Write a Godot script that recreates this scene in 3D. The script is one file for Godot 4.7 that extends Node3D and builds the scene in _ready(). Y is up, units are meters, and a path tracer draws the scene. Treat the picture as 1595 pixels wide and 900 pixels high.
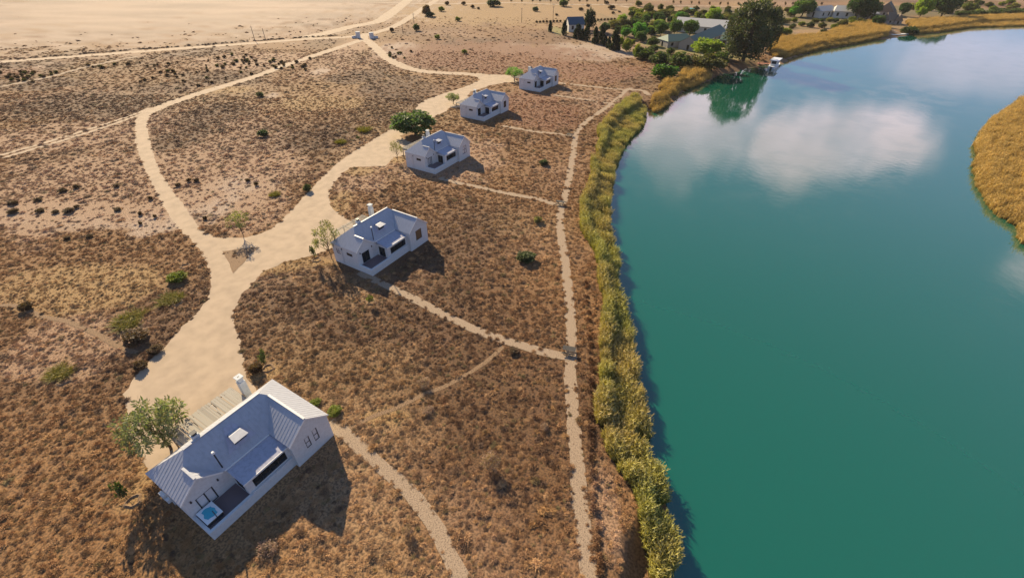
extends Node3D

func V2(x: float, z: float) -> Vector2:
	return Vector2(x, z)

var drive := [V2(1.2,-201.22),V2(-0.69,-210.75),V2(-3.72,-212.17),V2(-13.94,-213.01),V2(-17.89,-210.57),V2(-14.02,-203.61),V2(-19.65,-191.94),V2(-26.66,-182.4),V2(-32.55,-173.72),V2(-33.87,-167.76),V2(-33.72,-160.4),V2(-36.75,-145.43),V2(-38.98,-139.24),V2(-41.77,-131.03),V2(-44.45,-122.79),V2(-46.24,-115.43),V2(-46.97,-108.89),V2(-47.45,-103.26),V2(-47.98,-97.05),V2(-48.1,-90.77),V2(-48.61,-85.04),V2(-49.31,-81.57),V2(-51.05,-79.01),V2(-53.58,-77.85),V2(-57.01,-77.77),V2(-59.22,-78.33),V2(-63.07,-80.73),V2(-68.65,-86.65),V2(-74.44,-93.14),V2(-81.44,-100.53),V2(-89.27,-109.61),V2(-97.37,-119.99),V2(-106.62,-133.02),V2(-113.32,-142.39),V2(-118.14,-151.62),V2(-119.82,-158.75),V2(-124.21,-157.52),V2(-120.86,-148.28),V2(-108.09,-128.79),V2(-97.96,-115.55),V2(-88.88,-104.64),V2(-82.35,-97.11),V2(-75.81,-89.46),V2(-69.38,-82.52),V2(-64.56,-78.21),V2(-60.14,-74.07),V2(-56.67,-70),V2(-53.68,-66.01),V2(-51.84,-62.73),V2(-50.06,-58.33),V2(-50.06,-54.8),V2(-50.49,-51.08),V2(-50.6,-47.26),V2(-50.99,-45.34),V2(-51.25,-43.21),V2(-51.02,-40.86),V2(-50.64,-39.02),V2(-47.28,-34.38),V2(-43.9,-30.78),V2(-40.32,-27.84),V2(-35.39,-27.75),V2(-32.11,-38.35),V2(-35.9,-42.23),V2(-37.22,-43.73),V2(-38.81,-46.55),V2(-41.37,-50.53),V2(-43.81,-54.14),V2(-44.76,-57.61),V2(-45.22,-60.12),V2(-44.61,-64.29),V2(-44.46,-66.79),V2(-42.2,-69.14),V2(-38.65,-71.32),V2(-36.89,-72.45),V2(-34.31,-74.65),V2(-30.29,-78.03),V2(-33.74,-84.86),V2(-35.07,-85.73),V2(-38.1,-88.96),V2(-40.41,-91.87),V2(-42.61,-97.19),V2(-43.31,-103.38),V2(-42.89,-109.8),V2(-41.37,-113.07),V2(-36.54,-113.62),V2(-33.24,-113.72),V2(-32.35,-119.79),V2(-28.82,-121.26),V2(-27.34,-127.97),V2(-34.06,-136.08),V2(-31.35,-140.08),V2(-26.02,-155.17),V2(-22.88,-160.83),V2(-22.21,-164.48),V2(-18.51,-165.37),V2(-14.79,-172.46),V2(-17.42,-178.92),V2(-16.71,-185.05),V2(-9.54,-194.72),V2(-4.26,-198.93)]
var verge := [V2(-54.97,-73.06),V2(-52.16,-73.8),V2(-48.82,-74.55),V2(-49.22,-71.65),V2(-49.26,-68.7),V2(-49.42,-65.91),V2(-51.98,-69.47)]
var ribbons := [
["dirt_road",5.5,[V2(-231.29,-224.61),V2(-211.17,-235.87),V2(-189.25,-248.14),V2(-165.26,-261.56),V2(-139,-275.75),V2(-117.28,-288.12),V2(-97.03,-296.08),V2(-87.45,-304.49),V2(-82.62,-315.93),V2(-77.61,-334.62),V2(-75.36,-366.17),V2(-73.4,-416.72),V2(-71.54,-462.66),V2(-68.56,-513.41)]],
["dirt_road",5,[V2(-88.55,-308.77),V2(-85.73,-292.19),V2(-80.46,-282.85),V2(-72.21,-265.58),V2(-61.28,-242.49),V2(-52.6,-228.43),V2(-43.65,-218.97),V2(-33.76,-214.77),V2(-23.07,-213.35),V2(-13.56,-211.23)]],
["dirt_road",4.6,[V2(-85.77,-288.25),V2(-92.45,-263.51),V2(-96.78,-248.99),V2(-104.12,-221.91),V2(-107.4,-204.94),V2(-115.02,-183.36),V2(-119.01,-170.47),V2(-120.89,-160.5),V2(-121.23,-154.86)]],
["wheel_track",1.5,[V2(-122.14,-159.02),V2(-122.72,-151.31),V2(-125.9,-138.43),V2(-130.39,-125.94),V2(-134.8,-115.7)]],
["wheel_track",1.5,[V2(-123.69,-160.1),V2(-124.47,-152.71),V2(-127.7,-140.92),V2(-132.19,-128.18),V2(-136.7,-117.84)]],
["footpath",2.5,[V2(-195.54,-184.26),V2(-189.34,-199.32),V2(-187.18,-218.76),V2(-179.27,-239.1)]],
["field_track",9,[V2(-120.45,-291.87),V2(-111.62,-309.36),V2(-103.16,-333.71),V2(-92.36,-357.2),V2(-92.52,-405.39),V2(-94.14,-451.43),V2(-96.37,-499.5)]],
["field_track",4.5,[V2(-133.32,-461),V2(-55.81,-455.22),V2(-1.62,-469.71),V2(31.39,-461.61),V2(70.08,-463.18),V2(101.46,-468.52)]],
["field_track",4.5,[V2(88.13,-456.16),V2(94.51,-447.01),V2(100.01,-432.6),V2(108.64,-414.59),V2(114.6,-401.1)]],
["field_track",3,[V2(128.79,-455.76),V2(138.39,-461),V2(173.54,-462.64),V2(198.76,-456.87),V2(217.28,-455.65)]],
["footpath",1.75,[V2(46.69,-193.44),V2(43.68,-190.02),V2(37.69,-177.1),V2(31.15,-165.15),V2(24.01,-152.58),V2(19.88,-143.18),V2(18.34,-136.8),V2(16.46,-123.44),V2(14.38,-110.5),V2(13.06,-102.95),V2(11.52,-95.4),V2(10.62,-91.67),V2(9.84,-83.77),V2(9.81,-74.28),V2(9.65,-64.08),V2(9.41,-56.69),V2(9.03,-50.44),V2(8.62,-46.58),V2(8.21,-43.17),V2(7.96,-39.17),V2(7.92,-36.13),V2(7.71,-30.14),V2(7.53,-25.13),V2(7.57,-21.37),V2(7.62,-17.59),V2(7.61,-14.76)]],
["footpath",1.9,[V2(17.93,-199.97),V2(29.28,-195.53),V2(43.08,-190.46)]],
["footpath",1.5,[V2(14.7,-182.02),V2(22.42,-178.36),V2(34.51,-172.13)]],
["footpath",2,[V2(44.35,-190.51),V2(49.97,-189.84),V2(50.81,-183.59)]],
["footpath",1.7,[V2(-3.56,-146.4),V2(6.8,-141.44),V2(15.54,-138.91),V2(18.59,-137.35)]],
["footpath",1.5,[V2(-18.22,-107.04),V2(-15.05,-104.98),V2(-7.41,-101.61),V2(-0.09,-98.4),V2(5.99,-96.02),V2(8.81,-94.07),V2(10.79,-93.5)]],
["footpath",1.5,[V2(-27.26,-66.76),V2(-23.71,-64.22),V2(-19.84,-61.78),V2(-15.51,-58.83),V2(-9.73,-54.77),V2(-4.47,-51.46),V2(0.21,-49.32),V2(4.55,-47.54),V2(8.47,-46.45)]],
["footpath",1.55,[V2(-22.51,-34.92),V2(-19.96,-33.29),V2(-16.83,-30.81),V2(-13.83,-28.45),V2(-11.07,-26.26),V2(-8.88,-24),V2(-7.04,-21.7),V2(-5.74,-19.7),V2(-4.34,-17.41),V2(-3.26,-15.14)]],
["worn_trail",0.65,[V2(-1.2,-48.49),V2(-4.08,-44.88),V2(-8.2,-41.31),V2(-11.23,-39.62),V2(-14.79,-37.18),V2(-17.47,-35.76),V2(-20.02,-34.02)]],
["worn_trail",0.8,[V2(-82.41,-56.56),V2(-79.24,-56.19),V2(-73.53,-53.9),V2(-69.25,-52.93),V2(-64.78,-51.31),V2(-58.45,-48.18),V2(-53.8,-46.3)]]]
var river := [V2(12.85,60),V2(10.85,0.13),V2(9.85,-14.87),V2(10.58,-18.01),V2(11.29,-20.92),V2(13.07,-22.71),V2(13.78,-24.18),V2(13.57,-26.88),V2(12.06,-29.73),V2(11.08,-33.13),V2(11.05,-36.89),V2(12.33,-41.66),V2(12.42,-43.5),V2(13.14,-47.85),V2(14.31,-53.88),V2(15.49,-59.62),V2(15.2,-62.04),V2(16.07,-73.98),V2(14.15,-82.05),V2(15.16,-92.36),V2(17.34,-99.76),V2(19.58,-107.66),V2(20.95,-118.21),V2(25.28,-131.53),V2(29.42,-146.08),V2(35.58,-159.19),V2(41.69,-168.08),V2(47.17,-174.51),V2(51.66,-174.7),V2(58.55,-185.06),V2(64.86,-197.4),V2(73.99,-208.04),V2(81.99,-216.14),V2(90.94,-228.5),V2(101.72,-235.46),V2(111.11,-244.07),V2(118.61,-248.73),V2(127.99,-250.7),V2(139.27,-263.48),V2(154.17,-278.46),V2(169.38,-291.14),V2(180.05,-297.55),V2(199.28,-309.88),V2(223.07,-325.62),V2(238.61,-333.64),V2(249.59,-341.65),V2(260.46,-347.42),V2(268.02,-350.51),V2(287.8,-359.84),V2(305.45,-369.39),V2(332.87,-386.06),V2(361.25,-393.21),V2(383.77,-399.41),V2(503.77,-411.41),V2(950,-420),V2(950,60)]
var peninsula := [V2(218.48,-204.21),V2(200.42,-191.14),V2(184.99,-178.64),V2(161.35,-160.07),V2(139.6,-138.27),V2(135.55,-131.94),V2(127,-122.27),V2(119.29,-112.05),V2(112.96,-100.37),V2(110.1,-93.97),V2(110.49,-89.03),V2(106.36,-84.87),V2(105.38,-81.29),V2(105.87,-76.1),V2(260,-60),V2(330,-150),V2(300,-190)]
var reed_zones := [["near",[V2(13.42,-15.88),V2(13.74,-18.01),V2(14.29,-20.91),V2(13.82,-24.13),V2(13.71,-26.98),V2(12.04,-29.67),V2(11.05,-33.06),V2(11.03,-36.82),V2(12.39,-41.58),V2(13.11,-47.75),V2(14.28,-53.77),V2(15.56,-59.5),V2(15.17,-61.91),V2(16.04,-73.83),V2(14.18,-82.39),V2(15.13,-92.17),V2(17.31,-99.55),V2(19.54,-107.44),V2(20.73,-117.96),V2(24.86,-131.24),V2(25.7,-142.69),V2(30.12,-152.01),V2(35.4,-164.53),V2(41.51,-175.53),V2(44.89,-180.64),V2(46.12,-168.66),V2(44.75,-160.48),V2(42.22,-152.89),V2(37.28,-143.96),V2(33.65,-136.41),V2(29.52,-125.98),V2(26.7,-116.76),V2(24.01,-105.51),V2(22.06,-98.09),V2(19.55,-80.66),V2(19.91,-73.78),V2(17.7,-61.08),V2(18.32,-56.91),V2(18.19,-50.62),V2(17.42,-45),V2(17.26,-39.31),V2(17.04,-34),V2(16.71,-30.03),V2(17.28,-27.15),V2(17.3,-23.63),V2(16.49,-20.47),V2(15.4,-17.62),V2(14.84,-15.54)]],
["golden",[V2(48.99,-173.52),V2(53.34,-181.97),V2(57.91,-185.66),V2(59.23,-180.52),V2(55.09,-173.78),V2(49.21,-166.61)]],
["golden",[V2(56.27,-191.05),V2(62.38,-205.17),V2(66.15,-204.3),V2(67.11,-198.26),V2(64.15,-189.55),V2(58.19,-183.92)]],
["golden",[V2(67.56,-207.53),V2(75.77,-223.88),V2(84.26,-228.02),V2(88.35,-224.53),V2(85.55,-216.14),V2(75.28,-203.7),V2(67.85,-196.33)]],
["golden",[V2(129.19,-253.66),V2(133.54,-269.64),V2(145.84,-295.53),V2(155.98,-308.3),V2(172.29,-313.64),V2(191.99,-323.82),V2(217.05,-352.49),V2(256.73,-380.84),V2(247.62,-357.43),V2(246.98,-346.94),V2(234.73,-329.08),V2(217.45,-316.68),V2(193.83,-300.59),V2(173.41,-288.73),V2(150.25,-270.63),V2(136.94,-258.65)]],
["golden",[V2(260.73,-342.91),V2(271.17,-364.65),V2(281.05,-382.76),V2(341,-406.65),V2(405.18,-424.08),V2(459.1,-437.82),V2(419.56,-396.84),V2(369.82,-383.73),V2(349.31,-379.18),V2(322.25,-372.76),V2(297.07,-358.44),V2(280.04,-349.34)]]]
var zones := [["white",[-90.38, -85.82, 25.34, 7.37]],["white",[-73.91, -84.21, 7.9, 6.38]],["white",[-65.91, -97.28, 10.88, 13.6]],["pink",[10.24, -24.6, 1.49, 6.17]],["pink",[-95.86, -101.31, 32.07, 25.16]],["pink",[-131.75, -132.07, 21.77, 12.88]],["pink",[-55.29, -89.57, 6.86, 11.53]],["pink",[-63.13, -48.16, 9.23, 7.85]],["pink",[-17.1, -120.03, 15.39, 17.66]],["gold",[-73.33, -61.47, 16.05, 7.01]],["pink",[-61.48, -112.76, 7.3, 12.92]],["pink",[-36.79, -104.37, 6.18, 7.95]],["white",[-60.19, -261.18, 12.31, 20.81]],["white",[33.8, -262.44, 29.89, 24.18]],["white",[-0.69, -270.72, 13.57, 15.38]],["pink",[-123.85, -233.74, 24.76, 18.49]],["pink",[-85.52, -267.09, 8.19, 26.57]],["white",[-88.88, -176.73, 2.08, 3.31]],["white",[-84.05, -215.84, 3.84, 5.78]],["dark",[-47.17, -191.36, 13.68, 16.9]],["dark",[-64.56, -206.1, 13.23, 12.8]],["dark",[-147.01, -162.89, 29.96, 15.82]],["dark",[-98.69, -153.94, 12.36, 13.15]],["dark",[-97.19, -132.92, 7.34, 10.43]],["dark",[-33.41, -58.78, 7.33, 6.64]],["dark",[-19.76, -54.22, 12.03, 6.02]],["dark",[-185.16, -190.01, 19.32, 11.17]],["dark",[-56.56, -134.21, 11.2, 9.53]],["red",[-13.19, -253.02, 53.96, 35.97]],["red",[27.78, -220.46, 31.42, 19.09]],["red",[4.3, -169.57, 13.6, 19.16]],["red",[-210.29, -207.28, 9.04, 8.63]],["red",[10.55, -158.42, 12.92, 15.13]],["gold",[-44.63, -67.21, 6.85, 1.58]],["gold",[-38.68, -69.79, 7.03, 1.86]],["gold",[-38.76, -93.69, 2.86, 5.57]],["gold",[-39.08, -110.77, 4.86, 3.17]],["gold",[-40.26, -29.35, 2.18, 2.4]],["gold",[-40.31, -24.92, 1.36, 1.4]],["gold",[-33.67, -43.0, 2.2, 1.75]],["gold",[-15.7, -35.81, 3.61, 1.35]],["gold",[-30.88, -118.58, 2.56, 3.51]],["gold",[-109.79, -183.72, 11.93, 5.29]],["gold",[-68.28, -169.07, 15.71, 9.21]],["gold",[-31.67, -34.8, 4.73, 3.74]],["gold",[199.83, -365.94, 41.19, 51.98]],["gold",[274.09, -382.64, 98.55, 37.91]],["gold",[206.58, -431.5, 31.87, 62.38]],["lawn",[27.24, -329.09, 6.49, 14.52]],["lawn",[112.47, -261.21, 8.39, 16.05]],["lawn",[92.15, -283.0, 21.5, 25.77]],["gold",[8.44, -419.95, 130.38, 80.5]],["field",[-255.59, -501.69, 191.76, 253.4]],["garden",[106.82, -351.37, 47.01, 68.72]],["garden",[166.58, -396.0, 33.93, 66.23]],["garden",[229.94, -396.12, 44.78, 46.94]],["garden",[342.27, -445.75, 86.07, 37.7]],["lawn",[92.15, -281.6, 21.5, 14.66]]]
var ditch := [V2(-239.05,-226.81),V2(-214.36,-239.97),V2(-192.53,-253.08),V2(-168.18,-266.81),V2(-141.74,-281.89),V2(-119.4,-293.96),V2(-101.57,-301.39)]
var crack := [V2(13.05,-64.52),V2(12.13,-54.41),V2(11.47,-46.12),V2(10.4,-37.15),V2(9.68,-31.59),V2(9.34,-26.81),V2(8.96,-22.01),V2(8.83,-17.61)]
var houses := [[-37.32,-25.65,1.0270],[-32.60,-70.34,1.0353],[-27.64,-113.72,1.0520],[-17.72,-155.19,1.0479],[1.81,-190.43,1.0463]]
var plants := [
["feather",-39.71,-30.92,8.4,7.14,"tree","feathery light green tree shading the pergola beside the hot tub cottage","tree","",0],
["sparse",-33.69,-71.13,7.97,5.49,"tree","thin pale see-through tree behind the cottage with one brown gable window","tree","",0],
["round",-29.6,-136.78,7.09,14.19,"tree","large dense green tree beside the white yard behind the middle cottage","tree","",0],
["sparse",-30.96,-118.06,5.39,3.76,"tree","slender young tree below the large dense tree at the driveway edge","tree","",0],
["feather",-21.59,-169.04,4.1,5,"tree","small bushy tree on the driveway beside the fourth white cottage","tree","",1],
["feather",-0.11,-202.19,5.8,7.39,"tree","bright green feathery tree behind the last white cottage","tree","",2],
["sparse",-53.6,-78.71,5.42,4.6,"tree","small airy green tree by the driveway fork casting a shadow on the sand","tree","",1],
["sapling",-39.76,-24.27,4.05,1.36,"sapling","leafy young tree in an earth ring beside the hot tub cottage","young tree","saplings in earth rings",0],
["sapling",-33.65,-43.32,3.68,1.24,"sapling","thin young tree in an earth ring behind the hot tub cottage","young tree","saplings in earth rings",0],
["sapling",-35.96,-69.4,3.82,1.18,"sapling","small staked young tree beside the brown window cottage","young tree","saplings in earth rings",0],
["sapling",-23.04,-57.69,1.78,1.46,"sapling","yellow leafed young tree beside the path from the brown window cottage","young tree","saplings in earth rings",3],
["bare",-15.24,-33.72,2.87,1.1,"sapling","bare twiggy young tree in dry grass beside the near footpath","young tree","saplings in earth rings",0],
["sapling",-44.98,-131.96,1.32,1.49,"sapling","small leaning young tree on the driveway's outer edge","young tree","saplings in earth rings",1],
["bush",2.6,-71.29,1.71,3.8,"bush","round olive green bush alone in the scrub above the picnic path","bush","bushes in the scrub",0],
["bush",-58.05,-63.77,1.6,3.21,"bush","bright rounded bush beside the driveway neck","bush","bushes in the scrub",3],
["tuft",-56.14,-58.4,0.78,3.55,"grass_clump","olive green grass clump below the bright rounded bush","grass clump","bushes in the scrub",3],
["tuft",-58.89,-53.1,0.96,4.35,"grass_clump","wide olive grass clump above the dark burnt looking shrub","grass clump","bushes in the scrub",3],
["bush",-55.45,-48.79,1.79,3.97,"bush","wide dark brown shrub where the worn trail meets the sand yard","bush","bushes in the scrub",4],
["bush",-51.13,-46.57,1.1,2.02,"bush","small dark shrub on the very edge of the sand yard","bush","bushes in the scrub",4],
["bush",-51.15,-43.42,1.35,1.77,"bush","dark shrub at the corner where sand yard widens","bush","bushes in the scrub",4],
["bush",-77.34,-55.6,1.37,2.04,"bush","dark low shrub beside the start of the worn trail","bush","bushes in the scrub",4],
["bush",-47.97,-98.9,1.77,1.95,"bush","dark green bush on the inner edge of the driveway bend","bush","bushes in the scrub",0],
["bush",7.93,-116.13,1.49,2.53,"bush","small dark round bush between the middle cottage and river path","bush","bushes in the scrub",0],
["bush",-74.11,-134.9,1.94,3.22,"bush","dark grey domed bush in the open field inside the road loop","bush","bushes in the scrub",5],
["bush",-92.92,-175.7,1.55,2.81,"bush","dark green bush beside a white bare patch in the road loop","bush","bushes in the scrub",0],
["greybush",-11.62,-40.94,1.39,2.05,"bush","pale grey dry shrub at the end of the worn trail","bush","bushes in the scrub",6],
["greybush",-10.32,-36.71,0.87,1.94,"bush","pale pinkish dry shrub just below the grey dry shrub","bush","bushes in the scrub",6],
["greybush",-2.11,-29.12,2.73,2.47,"bush","largest pale tan dry shrub casting a dark shadow","bush","bushes in the scrub",6],
["greybush",4.17,-34.43,0.86,1.41,"bush","small grey shrub near the river path","bush","bushes in the scrub",6],
["greybush",-10.22,-21.7,1.6,1.29,"bush","pale dry shrub beside the near curving footpath","bush","bushes in the scrub",6],
["greybush",-23.58,-19.97,1.12,2.49,"bush","pale grey shrub with yellow leaves in the cottage's shadow","bush","bushes in the scrub",6],
["bush",-22.23,-36.39,0.87,1.93,"bush","yellow green low bush at the gable corner of the hot tub cottage","bush","bushes in the scrub",3],
["bush",-25.16,-37.78,0.67,1.48,"bush","small lime green bush against the hot tub cottage wall","bush","bushes in the scrub",3],
["bush",5.28,-85.58,1.33,1.89,"bush","small dry bush beside the river path between picnic tables","bush","bushes in the scrub",6],
["bush",-35.08,-43.14,1.62,1.94,"bush","dark bush beside the earth ring behind the hot tub cottage","bush","bushes in the scrub",4],
["bush",0.34,-47.36,0.75,1.67,"bush","little brown bush beside the picnic path junction","bush","bushes in the scrub",4],
["bush",-25.26,-135.3,1.9,1.9,"bush","low dark bush beneath the large dense tree","bush","bushes in the scrub",0],
["tuft",-45.51,-140.17,1.36,3.87,"grass_clump","pale green grass clump on the loop side of the driveway","grass clump","bushes in the scrub",3],
["tuft",-49.54,-130.13,1.03,2.94,"grass_clump","small yellow green grass clump on the loop side of the driveway","grass clump","bushes in the scrub",3],
["tuft",-54.74,-96.52,0.82,2.34,"grass_clump","faint green grass clump near the driveway bend","grass clump","bushes in the scrub",3],
["tuft",-61.61,-42.55,0.69,3.15,"grass_clump","yellowish grass beside the empty earth ring","grass clump","bushes in the scrub",3],
["bush",-101.3,-87.47,0.8,1.78,"shrub","low dark brown shrub standing on the pale bare sand","shrub","dark shrubs dotted over pale sand",4],
["bush",-97.59,-87.08,0.71,1.38,"shrub","low dark brown shrub standing on the pale bare sand","shrub","dark shrubs dotted over pale sand",4],
["bush",-95.07,-87.46,0.98,2.18,"shrub","low dark brown shrub standing on the pale bare sand","shrub","dark shrubs dotted over pale sand",4],
["bush",-94.83,-89.42,0.77,1.2,"shrub","low dark brown shrub standing on the pale bare sand","shrub","dark shrubs dotted over pale sand",4],
["bush",-79.21,-86.6,0.81,0.88,"shrub","low dark brown shrub standing on the pale bare sand","shrub","dark shrubs dotted over pale sand",4],
["bush",-75.43,-85.57,0.82,0.78,"shrub","low dark brown shrub standing on the pale bare sand","shrub","dark shrubs dotted over pale sand",4],
["bush",-76.62,-82.59,0.78,0.85,"shrub","low dark brown shrub standing on the pale bare sand","shrub","dark shrubs dotted over pale sand",4],
["bush",-83.34,-77.5,0.61,1.36,"shrub","low dark brown shrub standing on the pale bare sand","shrub","dark shrubs dotted over pale sand",4],
["bush",-87.13,-76.69,0.62,1.26,"shrub","low dark brown shrub standing on the pale bare sand","shrub","dark shrubs dotted over pale sand",4],
["bush",-109.81,-90.7,0.91,2.03,"shrub","low dark brown shrub standing on the pale bare sand","shrub","dark shrubs dotted over pale sand",4],
["bush",-105.74,-92.51,0.74,1.64,"shrub","low dark brown shrub standing on the pale bare sand","shrub","dark shrubs dotted over pale sand",4],
["bush",-106.5,-86.89,0.98,2.17,"shrub","low dark brown shrub standing on the pale bare sand","shrub","dark shrubs dotted over pale sand",4],
["bush",-93.49,-100.04,0.8,1.52,"shrub","low dark brown shrub standing on the pale bare sand","shrub","dark shrubs dotted over pale sand",4],
["bush",-102.24,-99.06,0.84,1.3,"shrub","low dark brown shrub standing on the pale bare sand","shrub","dark shrubs dotted over pale sand",4],
["bush",-103.89,-96.96,0.86,1.91,"shrub","low dark brown shrub standing on the pale bare sand","shrub","dark shrubs dotted over pale sand",4],
["bush",-79.4,-100.74,0.84,1.31,"shrub","low dark brown shrub standing on the pale bare sand","shrub","dark shrubs dotted over pale sand",4],
["bush",-78.2,-103.21,0.9,1.11,"shrub","low dark brown shrub standing on the pale bare sand","shrub","dark shrubs dotted over pale sand",4],
["bush",-76.39,-103.29,0.88,1.23,"shrub","low dark brown shrub standing on the pale bare sand","shrub","dark shrubs dotted over pale sand",4],
["bush",-64.18,-103.62,0.9,1.12,"shrub","low dark brown shrub standing on the pale bare sand","shrub","dark shrubs dotted over pale sand",4],
["bush",-61.24,-101.54,0.9,0.99,"shrub","low dark brown shrub standing on the pale bare sand","shrub","dark shrubs dotted over pale sand",4],
["bush",-64.64,-85.05,0.77,0.97,"shrub","low dark brown shrub standing on the pale bare sand","shrub","dark shrubs dotted over pale sand",4],
["bush",-85.33,-88.54,0.72,1.59,"shrub","low dark brown shrub standing on the pale bare sand","shrub","dark shrubs dotted over pale sand",4],
["bush",-81.47,-93.67,0.85,0.93,"shrub","low dark brown shrub standing on the pale bare sand","shrub","dark shrubs dotted over pale sand",4],
["bush",-119.65,-216.93,0.91,1.1,"shrub","tiny dark shrub dotted along the dry strip by the roads","shrub","dark shrubs along the dry strip",4],
["bush",-107.07,-222.07,1.01,1.32,"shrub","tiny dark shrub dotted along the dry strip by the roads","shrub","dark shrubs along the dry strip",8],
["bush",-96.78,-238,1.14,1.57,"shrub","tiny dark shrub dotted along the dry strip by the roads","shrub","dark shrubs along the dry strip",4],
["bush",-112.37,-230.48,0.85,0.91,"shrub","tiny dark shrub dotted along the dry strip by the roads","shrub","dark shrubs along the dry strip",4],
["bush",-141.47,-231.66,0.88,0.97,"shrub","tiny dark shrub dotted along the dry strip by the roads","shrub","dark shrubs along the dry strip",4],
["bush",-134.2,-216.51,0.88,1.04,"shrub","tiny dark shrub dotted along the dry strip by the roads","shrub","dark shrubs along the dry strip",8],
["bush",-137.56,-238.63,1.33,2,"shrub","tiny dark shrub dotted along the dry strip by the roads","shrub","dark shrubs along the dry strip",4],
["bush",-132.62,-222.66,0.98,1.24,"shrub","tiny dark shrub dotted along the dry strip by the roads","shrub","dark shrubs along the dry strip",8],
["bush",-111.69,-232.71,1.32,2.01,"shrub","tiny dark shrub dotted along the dry strip by the roads","shrub","dark shrubs along the dry strip",8],
["bush",-130.06,-224.33,1.06,1.42,"shrub","tiny dark shrub dotted along the dry strip by the roads","shrub","dark shrubs along the dry strip",8],
["bush",-108.42,-223.1,0.83,0.9,"shrub","tiny dark shrub dotted along the dry strip by the roads","shrub","dark shrubs along the dry strip",4],
["bush",-126.02,-224.02,1.1,1.52,"shrub","tiny dark shrub dotted along the dry strip by the roads","shrub","dark shrubs along the dry strip",4],
["bush",-128.3,-231.21,0.94,1.11,"shrub","tiny dark shrub dotted along the dry strip by the roads","shrub","dark shrubs along the dry strip",8],
["bush",-119.42,-231.04,1.27,1.89,"shrub","tiny dark shrub dotted along the dry strip by the roads","shrub","dark shrubs along the dry strip",4],
["bush",-123.88,-230.91,1.31,2,"shrub","tiny dark shrub dotted along the dry strip by the roads","shrub","dark shrubs along the dry strip",4],
["bush",-104.97,-227.4,1.06,1.41,"shrub","tiny dark shrub dotted along the dry strip by the roads","shrub","dark shrubs along the dry strip",4],
["bush",-155.49,-214.67,0.79,0.84,"shrub","tiny dark shrub dotted along the dry strip by the roads","shrub","dark shrubs along the dry strip",4],
["bush",-123.41,-231.21,1.34,2.05,"shrub","tiny dark shrub dotted along the dry strip by the roads","shrub","dark shrubs along the dry strip",8],
["bush",-112.42,-230.31,1.13,1.58,"shrub","tiny dark shrub dotted along the dry strip by the roads","shrub","dark shrubs along the dry strip",8],
["bush",-139.27,-236.1,1.34,2.03,"shrub","tiny dark shrub dotted along the dry strip by the roads","shrub","dark shrubs along the dry strip",4],
["bush",-136.59,-244.17,1.15,1.54,"shrub","tiny dark shrub dotted along the dry strip by the roads","shrub","dark shrubs along the dry strip",8],
["bush",-110.6,-207.61,1.04,1.46,"shrub","tiny dark shrub dotted along the dry strip by the roads","shrub","dark shrubs along the dry strip",4],
["bush",-132.06,-220.83,1.11,1.56,"shrub","tiny dark shrub dotted along the dry strip by the roads","shrub","dark shrubs along the dry strip",8],
["bush",-121.05,-228.52,1.04,1.36,"shrub","tiny dark shrub dotted along the dry strip by the roads","shrub","dark shrubs along the dry strip",4],
["bush",-125.12,-235.37,0.86,0.91,"shrub","tiny dark shrub dotted along the dry strip by the roads","shrub","dark shrubs along the dry strip",8],
["bush",-123.12,-227.28,1,1.27,"shrub","tiny dark shrub dotted along the dry strip by the roads","shrub","dark shrubs along the dry strip",4],
["bush",-128.85,-219.96,1.12,1.6,"shrub","tiny dark shrub dotted along the dry strip by the roads","shrub","dark shrubs along the dry strip",4],
["bush",-119.6,-224.9,1.01,1.31,"shrub","tiny dark shrub dotted along the dry strip by the roads","shrub","dark shrubs along the dry strip",4],
["bush",-125.06,-239.13,1.11,1.49,"shrub","tiny dark shrub dotted along the dry strip by the roads","shrub","dark shrubs along the dry strip",4],
["bush",-131.2,-211.63,1.08,1.52,"shrub","tiny dark shrub dotted along the dry strip by the roads","shrub","dark shrubs along the dry strip",4],
["bush",-126.08,-232.17,1.1,1.49,"shrub","tiny dark shrub dotted along the dry strip by the roads","shrub","dark shrubs along the dry strip",4],
["bush",-113.69,-237.56,1.03,1.3,"shrub","tiny dark shrub dotted along the dry strip by the roads","shrub","dark shrubs along the dry strip",4],
["bush",-128.01,-230.5,1.28,1.92,"shrub","tiny dark shrub dotted along the dry strip by the roads","shrub","dark shrubs along the dry strip",8],
["bush",-134.84,-209.52,0.8,0.87,"shrub","tiny dark shrub dotted along the dry strip by the roads","shrub","dark shrubs along the dry strip",4],
["bush",-128.13,-238.34,1.14,1.56,"shrub","tiny dark shrub dotted along the dry strip by the roads","shrub","dark shrubs along the dry strip",4],
["bush",-128.57,-232.31,0.96,1.16,"shrub","tiny dark shrub dotted along the dry strip by the roads","shrub","dark shrubs along the dry strip",8],
["bush",-106.84,-229.34,1.23,1.8,"shrub","tiny dark shrub dotted along the dry strip by the roads","shrub","dark shrubs along the dry strip",4],
["bush",-116.07,-210.04,1,1.34,"shrub","tiny dark shrub dotted along the dry strip by the roads","shrub","dark shrubs along the dry strip",8],
["bush",-129.52,-243.43,1.11,1.45,"shrub","tiny dark shrub dotted along the dry strip by the roads","shrub","dark shrubs along the dry strip",4],
["bush",-103.28,-223.26,1,1.3,"shrub","tiny dark shrub dotted along the dry strip by the roads","shrub","dark shrubs along the dry strip",4],
["bush",-137.3,-221.83,0.83,0.89,"shrub","tiny dark shrub dotted along the dry strip by the roads","shrub","dark shrubs along the dry strip",4],
["bush",-127.94,-217.69,1.15,1.67,"shrub","tiny dark shrub dotted along the dry strip by the roads","shrub","dark shrubs along the dry strip",4],
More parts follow.
